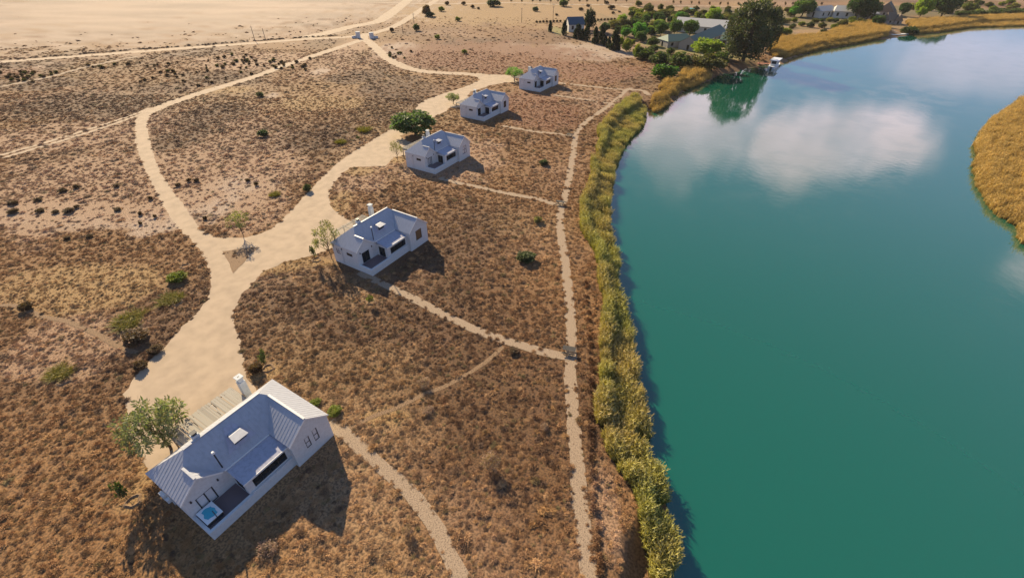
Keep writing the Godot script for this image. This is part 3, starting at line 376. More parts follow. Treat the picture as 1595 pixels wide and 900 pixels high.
["bush",161.03,-320.26,3.92,8.7,"bush","garden bush on the slope between pale homestead and reeds","bush","bushes on the homestead slope",1],
["bush",166.9,-322.91,4.29,7.97,"bush","garden bush on the slope between pale homestead and reeds","bush","bushes on the homestead slope",3],
["bush",192.96,-327.52,2.78,4.84,"bush","garden bush on the slope between pale homestead and reeds","bush","bushes on the homestead slope",7],
["bush",218.48,-352.69,5.6,6.92,"bush","garden bush on the slope between pale homestead and reeds","bush","bushes on the homestead slope",8],
["bush",187.65,-374.04,3.12,6.37,"bush","garden bush on the slope between pale homestead and reeds","bush","bushes on the homestead slope",8],
["bush",208.94,-345.29,3.37,4.23,"bush","garden bush on the slope between pale homestead and reeds","bush","bushes on the homestead slope",3],
["bush",187.35,-385.17,4.65,6.55,"bush","garden bush on the slope between pale homestead and reeds","bush","bushes on the homestead slope",8],
["bush",217.75,-429.23,4.11,6.2,"bush","garden bush on the slope between pale homestead and reeds","bush","bushes on the homestead slope",8],
["bush",157.86,-329.31,3.98,7.3,"bush","garden bush on the slope between pale homestead and reeds","bush","bushes on the homestead slope",8],
["bush",171.19,-355.4,4.25,8.69,"bush","garden bush on the slope between pale homestead and reeds","bush","bushes on the homestead slope",8],
["bush",237.34,-372.28,2.67,5.43,"bush","garden bush on the slope between pale homestead and reeds","bush","bushes on the homestead slope",3],
["bush",242.35,-369.53,3.11,5.4,"bush","garden bush on the slope between pale homestead and reeds","bush","bushes on the homestead slope",8],
["bush",107.02,-433.79,5.21,6.27,"bush","greyish bush on the rough ground behind the lodge","bush","bushes behind the lodge",8],
["bush",103.61,-454.28,4.89,6.54,"bush","greyish bush on the rough ground behind the lodge","bush","bushes behind the lodge",8],
["bush",116.75,-431.13,4.67,5.19,"bush","greyish bush on the rough ground behind the lodge","bush","bushes behind the lodge",8],
["bush",122.12,-424.17,4.56,7.16,"bush","greyish bush on the rough ground behind the lodge","bush","bushes behind the lodge",8],
["bush",125.53,-407.04,3.42,4.92,"bush","greyish bush on the rough ground behind the lodge","bush","bushes behind the lodge",8],
["bush",145,-430.62,3.6,5.18,"bush","greyish bush on the rough ground behind the lodge","bush","bushes behind the lodge",8],
["bush",152.9,-388.63,4.69,6.61,"bush","greyish bush on the rough ground behind the lodge","bush","bushes behind the lodge",8],
["bush",165.04,-396,4.79,5.76,"bush","greyish bush on the rough ground behind the lodge","bush","bushes behind the lodge",8],
["bush",171.55,-432.98,3.63,4.69,"bush","greyish bush on the rough ground behind the lodge","bush","bushes behind the lodge",8],
["bush",181.3,-418.67,4.01,6.06,"bush","greyish bush on the rough ground behind the lodge","bush","bushes behind the lodge",8],
["bush",112,-392.46,3.3,4.75,"bush","greyish bush on the rough ground behind the lodge","bush","bushes behind the lodge",8],
["bush",136.09,-394.23,3.79,5.73,"bush","greyish bush on the rough ground behind the lodge","bush","bushes behind the lodge",8],
["bush",108.33,-365.95,4.38,7.16,"garden_shrub","olive shrub in the rough garden growth round the lodge","shrub","rough garden growth",7],
["bush",93.71,-420.76,3.18,5.18,"garden_shrub","olive shrub in the rough garden growth round the lodge","shrub","rough garden growth",1],
["bush",163.94,-412.94,3.7,6.02,"garden_shrub","olive shrub in the rough garden growth round the lodge","shrub","rough garden growth",7],
["bush",158,-428.2,4.13,6.72,"garden_shrub","olive shrub in the rough garden growth round the lodge","shrub","rough garden growth",3],
["bush",118.28,-363.12,2.91,4.76,"garden_shrub","olive shrub in the rough garden growth round the lodge","shrub","rough garden growth",8],
["bush",135.65,-408.9,3.91,6.37,"garden_shrub","olive shrub in the rough garden growth round the lodge","shrub","rough garden growth",1],
["bush",119.09,-399.72,3.41,5.56,"garden_shrub","olive shrub in the rough garden growth round the lodge","shrub","rough garden growth",8],
["bush",168.57,-354.48,4.28,6.99,"garden_shrub","olive shrub in the rough garden growth round the lodge","shrub","rough garden growth",7],
["bush",121.91,-376.71,3.29,5.37,"garden_shrub","olive shrub in the rough garden growth round the lodge","shrub","rough garden growth",3],
["bush",140.38,-385.42,2.87,4.68,"garden_shrub","olive shrub in the rough garden growth round the lodge","shrub","rough garden growth",3],
["bush",151.87,-404.35,4.17,6.79,"garden_shrub","olive shrub in the rough garden growth round the lodge","shrub","rough garden growth",1],
["bush",146.36,-394.83,3.08,5.02,"garden_shrub","olive shrub in the rough garden growth round the lodge","shrub","rough garden growth",3],
["bush",108.99,-401.17,3.76,6.13,"garden_shrub","olive shrub in the rough garden growth round the lodge","shrub","rough garden growth",6],
["bush",150.65,-376.78,3.16,5.16,"garden_shrub","olive shrub in the rough garden growth round the lodge","shrub","rough garden growth",1],
["bush",152.99,-384.5,4.01,6.54,"garden_shrub","olive shrub in the rough garden growth round the lodge","shrub","rough garden growth",6],
["bush",145.25,-411.92,3.27,5.33,"garden_shrub","olive shrub in the rough garden growth round the lodge","shrub","rough garden growth",8],
["bush",189.49,-404.15,4.27,6.95,"garden_shrub","olive shrub in the rough garden growth round the lodge","shrub","rough garden growth",1],
["bush",82.83,-364.47,4.43,7.23,"garden_shrub","olive shrub in the rough garden growth round the lodge","shrub","rough garden growth",1],
["bush",98.14,-417.01,3.02,4.92,"garden_shrub","olive shrub in the rough garden growth round the lodge","shrub","rough garden growth",3],
["bush",169.21,-352.75,3.9,6.37,"garden_shrub","olive shrub in the rough garden growth round the lodge","shrub","rough garden growth",8],
["bush",85.37,-349.48,2.86,4.69,"garden_shrub","olive shrub in the rough garden growth round the lodge","shrub","rough garden growth",6],
["bush",134.35,-377.18,4.33,7.06,"garden_shrub","olive shrub in the rough garden growth round the lodge","shrub","rough garden growth",1],
["bush",152.23,-372.64,4.33,7.07,"garden_shrub","olive shrub in the rough garden growth round the lodge","shrub","rough garden growth",1],
["bush",141.38,-332.25,3.76,6.16,"garden_shrub","olive shrub in the rough garden growth round the lodge","shrub","rough garden growth",7],
["bush",114.82,-362.97,2.64,4.32,"garden_shrub","olive shrub in the rough garden growth round the lodge","shrub","rough garden growth",7],
["bush",111.63,-400.52,4.95,8.07,"garden_shrub","olive shrub in the rough garden growth round the lodge","shrub","rough garden growth",8],
["bush",99.67,-370.06,3.45,5.64,"garden_shrub","olive shrub in the rough garden growth round the lodge","shrub","rough garden growth",1],
["bush",159.71,-343.48,3.19,5.2,"garden_shrub","olive shrub in the rough garden growth round the lodge","shrub","rough garden growth",1],
["bush",127.4,-361.82,2.99,4.89,"garden_shrub","olive shrub in the rough garden growth round the lodge","shrub","rough garden growth",1],
["bush",104.5,-420.64,5.3,8.64,"garden_shrub","olive shrub in the rough garden growth round the lodge","shrub","rough garden growth",8],
["bush",92.19,-398.44,4.31,7.03,"garden_shrub","olive shrub in the rough garden growth round the lodge","shrub","rough garden growth",3],
["bush",135.15,-394.38,4.07,6.63,"garden_shrub","olive shrub in the rough garden growth round the lodge","shrub","rough garden growth",3],
["bush",113.82,-363.14,3.37,5.5,"garden_shrub","olive shrub in the rough garden growth round the lodge","shrub","rough garden growth",7],
["bush",177.93,-404.45,4.64,7.55,"garden_shrub","olive shrub in the rough garden growth round the lodge","shrub","rough garden growth",8],
["bush",103.43,-393.38,4.16,6.78,"garden_shrub","olive shrub in the rough garden growth round the lodge","shrub","rough garden growth",8],
["bush",156.26,-388.52,4.13,6.73,"garden_shrub","olive shrub in the rough garden growth round the lodge","shrub","rough garden growth",1],
["bush",91.16,-346.62,4.04,6.62,"garden_shrub","olive shrub in the rough garden growth round the lodge","shrub","rough garden growth",6],
["bush",191.63,-421.96,3.64,5.92,"garden_shrub","olive shrub in the rough garden growth round the lodge","shrub","rough garden growth",7],
["bush",113.25,-375.98,4.46,7.28,"garden_shrub","olive shrub in the rough garden growth round the lodge","shrub","rough garden growth",6],
["bush",154.46,-341.6,4.3,7.02,"garden_shrub","olive shrub in the rough garden growth round the lodge","shrub","rough garden growth",6],
["bush",107.55,-395.86,4.55,7.41,"garden_shrub","olive shrub in the rough garden growth round the lodge","shrub","rough garden growth",8],
["bush",96.09,-389.71,4.18,6.82,"garden_shrub","olive shrub in the rough garden growth round the lodge","shrub","rough garden growth",3],
["bush",148.21,-335.46,2.22,3.63,"garden_shrub","olive shrub in the rough garden growth round the lodge","shrub","rough garden growth",7],
["bush",147.32,-360.44,2.71,4.43,"garden_shrub","olive shrub in the rough garden growth round the lodge","shrub","rough garden growth",7],
["bush",163.66,-384.9,3.34,5.45,"garden_shrub","olive shrub in the rough garden growth round the lodge","shrub","rough garden growth",8],
["bush",164.78,-347.35,2.89,4.71,"garden_shrub","olive shrub in the rough garden growth round the lodge","shrub","rough garden growth",8],
["bush",155.1,-381.32,2.62,4.28,"garden_shrub","olive shrub in the rough garden growth round the lodge","shrub","rough garden growth",1],
["bush",81.02,-341.97,2.75,4.5,"garden_shrub","olive shrub in the rough garden growth round the lodge","shrub","rough garden growth",3],
["bush",125.14,-371.26,3.5,5.71,"garden_shrub","olive shrub in the rough garden growth round the lodge","shrub","rough garden growth",1],
["bush",182.46,-423.79,3.86,6.28,"garden_shrub","olive shrub in the rough garden growth round the lodge","shrub","rough garden growth",3],
["bush",117.15,-392.47,2.89,4.71,"garden_shrub","olive shrub in the rough garden growth round the lodge","shrub","rough garden growth",1],
["bush",82.34,-320.33,2.87,4.7,"garden_shrub","olive shrub in the rough garden growth round the lodge","shrub","rough garden growth",3],
["bush",187.22,-396.81,3.57,5.81,"garden_shrub","olive shrub in the rough garden growth round the lodge","shrub","rough garden growth",3],
["bush",101.61,-391.29,4.42,7.21,"garden_shrub","olive shrub in the rough garden growth round the lodge","shrub","rough garden growth",8],
["bush",105.72,-423.16,3.15,5.14,"garden_shrub","olive shrub in the rough garden growth round the lodge","shrub","rough garden growth",7],
["bush",91.88,-421.61,3.79,6.17,"garden_shrub","olive shrub in the rough garden growth round the lodge","shrub","rough garden growth",3],
["bush",134.66,-423.32,3.74,6.1,"garden_shrub","olive shrub in the rough garden growth round the lodge","shrub","rough garden growth",6],
["bush",152.77,-357.14,3.97,6.48,"garden_shrub","olive shrub in the rough garden growth round the lodge","shrub","rough garden growth",8],
["bush",118.15,-408.6,4.34,7.07,"garden_shrub","olive shrub in the rough garden growth round the lodge","shrub","rough garden growth",6],
["bush",93.66,-417.28,3.38,5.5,"garden_shrub","olive shrub in the rough garden growth round the lodge","shrub","rough garden growth",8],
["bush",86.62,-393.58,4.2,6.85,"garden_shrub","olive shrub in the rough garden growth round the lodge","shrub","rough garden growth",1],
["bush",80.32,-332.96,3.55,5.82,"garden_shrub","olive shrub in the rough garden growth round the lodge","shrub","rough garden growth",7],
["bush",143.46,-373.47,4.38,7.15,"garden_shrub","olive shrub in the rough garden growth round the lodge","shrub","rough garden growth",7],
["bush",167.26,-381.78,4.47,7.29,"garden_shrub","olive shrub in the rough garden growth round the lodge","shrub","rough garden growth",7],
["bush",148.72,-376.23,3.94,6.43,"garden_shrub","olive shrub in the rough garden growth round the lodge","shrub","rough garden growth",8],
["bush",149.18,-388.59,2.81,4.58,"garden_shrub","olive shrub in the rough garden growth round the lodge","shrub","rough garden growth",7],
["bush",149.55,-330.67,2.48,4.06,"garden_shrub","olive shrub in the rough garden growth round the lodge","shrub","rough garden growth",8],
["bush",184.97,-431.41,3.09,5.02,"garden_shrub","olive shrub in the rough garden growth round the lodge","shrub","rough garden growth",8],
["bush",153.86,-379.97,4.14,6.75,"garden_shrub","olive shrub in the rough garden growth round the lodge","shrub","rough garden growth",8],
["bush",90.6,-372.84,4.51,7.37,"garden_shrub","olive shrub in the rough garden growth round the lodge","shrub","rough garden growth",8],
["bush",161.64,-354.43,4.01,6.55,"garden_shrub","olive shrub in the rough garden growth round the lodge","shrub","rough garden growth",1],
["bush",156.34,-379.44,4.75,7.75,"garden_shrub","olive shrub in the rough garden growth round the lodge","shrub","rough garden growth",1],
["bush",127.97,-362.55,2.44,3.99,"garden_shrub","olive shrub in the rough garden growth round the lodge","shrub","rough garden growth",3],
["bush",90.07,-390.93,3.97,6.47,"garden_shrub","olive shrub in the rough garden growth round the lodge","shrub","rough garden growth",8],
["bush",85.82,-352.56,3.48,5.69,"garden_shrub","olive shrub in the rough garden growth round the lodge","shrub","rough garden growth",7],
["bush",157.59,-391.14,3.41,5.56,"garden_shrub","olive shrub in the rough garden growth round the lodge","shrub","rough garden growth",8],
["bush",123.39,-364.89,3.87,6.33,"garden_shrub","olive shrub in the rough garden growth round the lodge","shrub","rough garden growth",1],
["bush",198.91,-427.49,4.59,7.47,"garden_shrub","olive shrub in the rough garden growth round the lodge","shrub","rough garden growth",1],
["bush",108.98,-399.31,3.75,6.11,"garden_shrub","olive shrub in the rough garden growth round the lodge","shrub","rough garden growth",8],
["bush",161.65,-372.63,4.46,7.27,"garden_shrub","olive shrub in the rough garden growth round the lodge","shrub","rough garden growth",8],
["bush",161.03,-353.46,3.29,5.37,"garden_shrub","olive shrub in the rough garden growth round the lodge","shrub","rough garden growth",7],
["bush",172.06,-413.48,3.94,6.41,"garden_shrub","olive shrub in the rough garden growth round the lodge","shrub","rough garden growth",8],
["bush",89.84,-387.25,4.22,6.89,"garden_shrub","olive shrub in the rough garden growth round the lodge","shrub","rough garden growth",3],
["bush",90.34,-377.31,3.22,5.26,"garden_shrub","olive shrub in the rough garden growth round the lodge","shrub","rough garden growth",6],
["bush",112.4,-360.76,2.27,3.72,"garden_shrub","olive shrub in the rough garden growth round the lodge","shrub","rough garden growth",3],
["bush",192.5,-416.98,2.58,4.2,"garden_shrub","olive shrub in the rough garden growth round the lodge","shrub","rough garden growth",6],
["bush",93.79,-344.21,3.32,5.44,"garden_shrub","olive shrub in the rough garden growth round the lodge","shrub","rough garden growth",8],
["bush",76.45,-322.71,3.65,5.99,"garden_shrub","olive shrub in the rough garden growth round the lodge","shrub","rough garden growth",8],
["bush",164.9,-340.82,3.37,5.5,"garden_shrub","olive shrub in the rough garden growth round the lodge","shrub","rough garden growth",3],
["bush",174.45,-380.71,3.85,6.28,"garden_shrub","olive shrub in the rough garden growth round the lodge","shrub","rough garden growth",1],
["bush",96.21,-341.04,2.18,3.57,"garden_shrub","olive shrub in the rough garden growth round the lodge","shrub","rough garden growth",8],
["bush",79.63,-349.72,2.49,4.07,"garden_shrub","olive shrub in the rough garden growth round the lodge","shrub","rough garden growth",7],
["bush",145.67,-378.53,3.34,5.44,"garden_shrub","olive shrub in the rough garden growth round the lodge","shrub","rough garden growth",8],
["bush",129.88,-408.38,4.9,7.98,"garden_shrub","olive shrub in the rough garden growth round the lodge","shrub","rough garden growth",6],
["bush",92.86,-412.17,3.71,6.04,"garden_shrub","olive shrub in the rough garden growth round the lodge","shrub","rough garden growth",6],
["bush",179.66,-379.63,4.09,6.67,"garden_shrub","olive shrub in the rough garden growth round the lodge","shrub","rough garden growth",8],
["bush",93.4,-406.03,2.73,4.46,"garden_shrub","olive shrub in the rough garden growth round the lodge","shrub","rough garden growth",8],
["bush",92.03,-380.91,3.52,5.74,"garden_shrub","olive shrub in the rough garden growth round the lodge","shrub","rough garden growth",8],
["bush",157.01,-374.97,2.34,3.82,"garden_shrub","olive shrub in the rough garden growth round the lodge","shrub","rough garden growth",6],
["round",89.55,-329.19,6.48,7.61,"garden_tree","leafy tree in the dense homestead garden between conifers and lodge","tree","dense garden trees",7],
["round",88.97,-360.83,5.88,6.91,"garden_tree","leafy tree in the dense homestead garden between conifers and lodge","tree","dense garden trees",1],
["round",99.65,-360.93,5.08,5.97,"garden_tree","leafy tree in the dense homestead garden between conifers and lodge","tree","dense garden trees",7],
["round",77.12,-329.01,4.08,4.79,"garden_tree","leafy tree in the dense homestead garden between conifers and lodge","tree","dense garden trees",7],
["round",83.65,-325,3.92,4.61,"garden_tree","leafy tree in the dense homestead garden between conifers and lodge","tree","dense garden trees",3],
["round",80.84,-339.71,4.92,5.79,"garden_tree","leafy tree in the dense homestead garden between conifers and lodge","tree","dense garden trees",1],
["round",66.01,-310.03,6.41,7.53,"garden_tree","leafy tree in the dense homestead garden between conifers and lodge","tree","dense garden trees",1],
["round",104.47,-343.87,6.64,7.8,"garden_tree","leafy tree in the dense homestead garden between conifers and lodge","tree","dense garden trees",8],
["round",91.34,-335.14,6.18,7.26,"garden_tree","leafy tree in the dense homestead garden between conifers and lodge","tree","dense garden trees",3],
["round",70.12,-303.91,3.88,4.56,"garden_tree","leafy tree in the dense homestead garden between conifers and lodge","tree","dense garden trees",1],
["round",71.02,-350.65,6.81,8.01,"garden_tree","leafy tree in the dense homestead garden between conifers and lodge","tree","dense garden trees",3],
["round",72.44,-291.68,3.55,4.17,"garden_tree","leafy tree in the dense homestead garden between conifers and lodge","tree","dense garden trees",7],
["round",83.35,-316.07,4.28,5.03,"garden_tree","leafy tree in the dense homestead garden between conifers and lodge","tree","dense garden trees",7],
["round",70.95,-293.13,5.66,6.65,"garden_tree","leafy tree in the dense homestead garden between conifers and lodge","tree","dense garden trees",1],
["round",81.68,-318.36,4.05,4.76,"garden_tree","leafy tree in the dense homestead garden between conifers and lodge","tree","dense garden trees",7],
["round",113.97,-360.18,6.5,7.64,"garden_tree","leafy tree in the dense homestead garden between conifers and lodge","tree","dense garden trees",7],
["round",81.04,-352.21,4.06,4.78,"garden_tree","leafy tree in the dense homestead garden between conifers and lodge","tree","dense garden trees",1],
["round",73.41,-300.68,4.89,5.75,"garden_tree","leafy tree in the dense homestead garden between conifers and lodge","tree","dense garden trees",7],
["round",114.93,-362.31,6.94,8.16,"garden_tree","leafy tree in the dense homestead garden between conifers and lodge","tree","dense garden trees",1],
["round",119.46,-345.64,4.44,5.22,"garden_tree","leafy tree in the dense homestead garden between conifers and lodge","tree","dense garden trees",2],
["round",112.94,-364.31,7.12,8.36,"garden_tree","leafy tree in the dense homestead garden between conifers and lodge","tree","dense garden trees",2],
["bush",194.31,-357.9,3.05,4.97,"garden_shrub","olive shrub on the slope round the pale homestead","shrub","shrubs on the homestead slope",3],
["bush",191.43,-373.51,3.07,5,"garden_shrub","olive shrub on the slope round the pale homestead","shrub","shrubs on the homestead slope",6],
["bush",204.27,-350.78,3.39,5.52,"garden_shrub","olive shrub on the slope round the pale homestead","shrub","shrubs on the homestead slope",8],
["bush",242.64,-382.95,3.36,5.47,"garden_shrub","olive shrub on the slope round the pale homestead","shrub","shrubs on the homestead slope",3],
["bush",262.06,-386.09,2.39,3.9,"garden_shrub","olive shrub on the slope round the pale homestead","shrub","shrubs on the homestead slope",6],
["bush",197.55,-352.77,3.4,5.54,"garden_shrub","olive shrub on the slope round the pale homestead","shrub","shrubs on the homestead slope",7],
["bush",274.34,-416.74,2.47,4.01,"garden_shrub","olive shrub on the slope round the pale homestead","shrub","shrubs on the homestead slope",3],
["bush",211.42,-373.58,3.14,5.11,"garden_shrub","olive shrub on the slope round the pale homestead","shrub","shrubs on the homestead slope",8],
["bush",219.11,-378.98,2.15,3.5,"garden_shrub","olive shrub on the slope round the pale homestead","shrub","shrubs on the homestead slope",1],
["bush",181.55,-345.86,2.01,3.28,"garden_shrub","olive shrub on the slope round the pale homestead","shrub","shrubs on the homestead slope",8],
["bush",273.51,-409.02,2.36,3.84,"garden_shrub","olive shrub on the slope round the pale homestead","shrub","shrubs on the homestead slope",3],
["bush",197.72,-375.65,3.08,5.01,"garden_shrub","olive shrub on the slope round the pale homestead","shrub","shrubs on the homestead slope",3],
["bush",222.23,-468.07,2.88,4.67,"garden_shrub","olive shrub on the slope round the pale homestead","shrub","shrubs on the homestead slope",6],
["bush",224.9,-379.86,3.06,4.98,"garden_shrub","olive shrub on the slope round the pale homestead","shrub","shrubs on the homestead slope",6],
["bush",185.37,-351.41,2.3,3.75,"garden_shrub","olive shrub on the slope round the pale homestead","shrub","shrubs on the homestead slope",7],
["bush",242.94,-367.76,2.59,4.21,"garden_shrub","olive shrub on the slope round the pale homestead","shrub","shrubs on the homestead slope",8],
["bush",217.1,-354.61,2.72,4.44,"garden_shrub","olive shrub on the slope round the pale homestead","shrub","shrubs on the homestead slope",3],
["bush",208.26,-403.85,3.8,6.19,"garden_shrub","olive shrub on the slope round the pale homestead","shrub","shrubs on the homestead slope",8],
["bush",228.16,-377.8,2.83,4.6,"garden_shrub","olive shrub on the slope round the pale homestead","shrub","shrubs on the homestead slope",1],
["bush",226.6,-435.46,2.77,4.5,"garden_shrub","olive shrub on the slope round the pale homestead","shrub","shrubs on the homestead slope",7],
["bush",263.26,-390.43,3.28,5.34,"garden_shrub","olive shrub on the slope round the pale homestead","shrub","shrubs on the homestead slope",7],
["bush",271.82,-406.6,2.45,3.98,"garden_shrub","olive shrub on the slope round the pale homestead","shrub","shrubs on the homestead slope",7],
["bush",246.32,-379.17,3.13,5.09,"garden_shrub","olive shrub on the slope round the pale homestead","shrub","shrubs on the homestead slope",8],
["bush",402.11,-453.66,3.92,6.35,"garden_shrub","olive shrub on the flat behind the far reeds","shrub","shrubs behind the far reeds",3],
["bush",415.64,-496.52,3.51,5.68,"garden_shrub","olive shrub on the flat behind the far reeds","shrub","shrubs behind the far reeds",8],
["bush",401.74,-452.72,3.51,5.69,"garden_shrub","olive shrub on the flat behind the far reeds","shrub","shrubs behind the far reeds",1],
["bush",419.2,-478.89,4.22,6.84,"garden_shrub","olive shrub on the flat behind the far reeds","shrub","shrubs behind the far reeds",8],
["bush",425.73,-496.51,3.91,6.33,"garden_shrub","olive shrub on the flat behind the far reeds","shrub","shrubs behind the far reeds",1],
["bush",396.47,-440.05,4.14,6.72,"garden_shrub","olive shrub on the flat behind the far reeds","shrub","shrubs behind the far reeds",7],
["bush",441.95,-492.29,3.47,5.63,"garden_shrub","olive shrub on the flat behind the far reeds","shrub","shrubs behind the far reeds",3],
["bush",354.57,-467.7,4.6,7.46,"garden_shrub","olive shrub on the flat behind the far reeds","shrub","shrubs behind the far reeds",3],
["bush",432.54,-473.15,3.18,5.16,"garden_shrub","olive shrub on the flat behind the far reeds","shrub","shrubs behind the far reeds",1],
["bush",372.1,-430.26,4.24,6.87,"garden_shrub","olive shrub on the flat behind the far reeds","shrub","shrubs behind the far reeds",3],
["bush",426.01,-450.14,3.35,5.42,"garden_shrub","olive shrub on the flat behind the far reeds","shrub","shrubs behind the far reeds",8],
["bush",354.82,-430.38,2.81,4.55,"garden_shrub","olive shrub on the flat behind the far reeds","shrub","shrubs behind the far reeds",8],
["bush",457.65,-502.57,4.79,7.76,"garden_shrub","olive shrub on the flat behind the far reeds","shrub","shrubs behind the far reeds",3],
["bush",345.05,-449.98,4.55,7.38,"garden_shrub","olive shrub on the flat behind the far reeds","shrub","shrubs behind the far reeds",3],
["bush",401.18,-442.87,3.43,5.56,"garden_shrub","olive shrub on the flat behind the far reeds","shrub","shrubs behind the far reeds",8],
["bush",424.73,-464.22,2.93,4.75,"garden_shrub","olive shrub on the flat behind the far reeds","shrub","shrubs behind the far reeds",6],
["bush",336.11,-456.49,4.97,8.07,"garden_shrub","olive shrub on the flat behind the far reeds","shrub","shrubs behind the far reeds",6],
["bush",414.21,-504.39,5.34,8.66,"garden_shrub","olive shrub on the flat behind the far reeds","shrub","shrubs behind the far reeds",8],
["bush",433.12,-510.21,3.45,5.59,"garden_shrub","olive shrub on the flat behind the far reeds","shrub","shrubs behind the far reeds",8],
["bush",436.1,-471.62,4.77,7.73,"garden_shrub","olive shrub on the flat behind the far reeds","shrub","shrubs behind the far reeds",6],
["bush",351.11,-437.93,4.6,7.47,"garden_shrub","olive shrub on the flat behind the far reeds","shrub","shrubs behind the far reeds",1],
["bush",347.87,-430.29,4.44,7.21,"garden_shrub","olive shrub on the flat behind the far reeds","shrub","shrubs behind the far reeds",8],
["bush",399.89,-491.81,3.01,4.89,"garden_shrub","olive shrub on the flat behind the far reeds","shrub","shrubs behind the far reeds",7],
["bush",363.09,-452.49,4.04,6.56,"garden_shrub","olive shrub on the flat behind the far reeds","shrub","shrubs behind the far reeds",6],
["bush",406.65,-496.91,4.18,6.76,"garden_shrub","olive shrub on the flat behind the far reeds","shrub","shrubs behind the far reeds",8],
["bush",377.71,-449.97,3,4.87,"garden_shrub","olive shrub on the flat behind the far reeds","shrub","shrubs behind the far reeds",8]]
var rings := [[-40.03,-24.68,0.85],[-33.8,-43.67,0.9],[-60.04,-41.05,0.95],[-57.3,-51.82,0.8],[-54.57,-57.75,0.9],[-59.07,-67.89,0.9],[-36.2,-70.44,0.9],[-22.99,-58.35,0.8]]
var poles := [[-142.93, -282.57, 7.11],[-139.88, -288.58, 5.05],[-62.18, -323.23, 9.09],[-66.93, -310.28, 4.03],[4.34, -358.04, 8.6],[25.39, -356.88, 10.05]]
var tables := [V2(8.38,-47.47),V2(10.59,-93.65),V2(16.78,-137.56)]
var gate_posts := [V2(-89.11,-293.97),V2(-81.09,-292.5)]
var boat_at := V2(121.88,-237.01)
var boat_to := V2(134.57,-254.15)
var jetty_a := V2(118.31,-246)
var jetty_b := V2(124.1,-244.92)
var raft := V2(174,-292.54)
var white_jetty_a := V2(241.26,-335.29)
var white_jetty_b := V2(254.54,-339.73)
var white_jetty_c := V2(251.94,-343.15)
var lodge_px := [V2(78.35,-274.78),V2(79.78,-263.19),V2(88.64,-257.42),V2(96.41,-256.33),V2(102.18,-296.63),V2(130.43,-324.1),V2(117.18,-332.59),V2(130.59,-335.99),V2(131.11,-290.75),V2(112.8,-276.89)]
var hall_px := [V2(109.89,-336.95),V2(127.17,-323.87),V2(109.3,-313.69),V2(124.76,-310.43)]
var cottage_px := [V2(32.69,-321.83),V2(40.27,-322.37),V2(40.02,-347.13)]
var homestead_px := [V2(215.24,-399.53),V2(226,-390.71),V2(240.45,-401.63),V2(258.74,-399.85),V2(258.38,-459.52)]
var thatch_px := [V2(259.59,-372.24),V2(269.01,-370.1),V2(322.43,-465.53)]
var cars_px := [V2(430.96,-489.21),V2(443.37,-495.07),V2(451.68,-495.88),V2(457.44,-496.44)]
var pavilion_px := [V2(135.22,-416.93)]
var clouds := [[35.2, 16.5, 7.3, 3.5, 1.0], [31.4, 17.8, 5.0, 3.3, 1.0], [39.0, 15.1, 3.6, 2.4, 1.0], [20.6, 16.5, 6.2, 4.9, 1.0], [23.6, 13.6, 4.0, 4.6, 1.0], [16.7, 16.6, 4.2, 3.3, 1.0], [21.4, 18.1, 7.8, 4.6, 0.75], [53.7, 22.2, 2.1, 2.5, 0.6], [41.3, 8.0, 7.1, 2.3, 0.35], [19.9, 20.7, 4.9, 4.1, 0.45]]

const WATER := -1.8
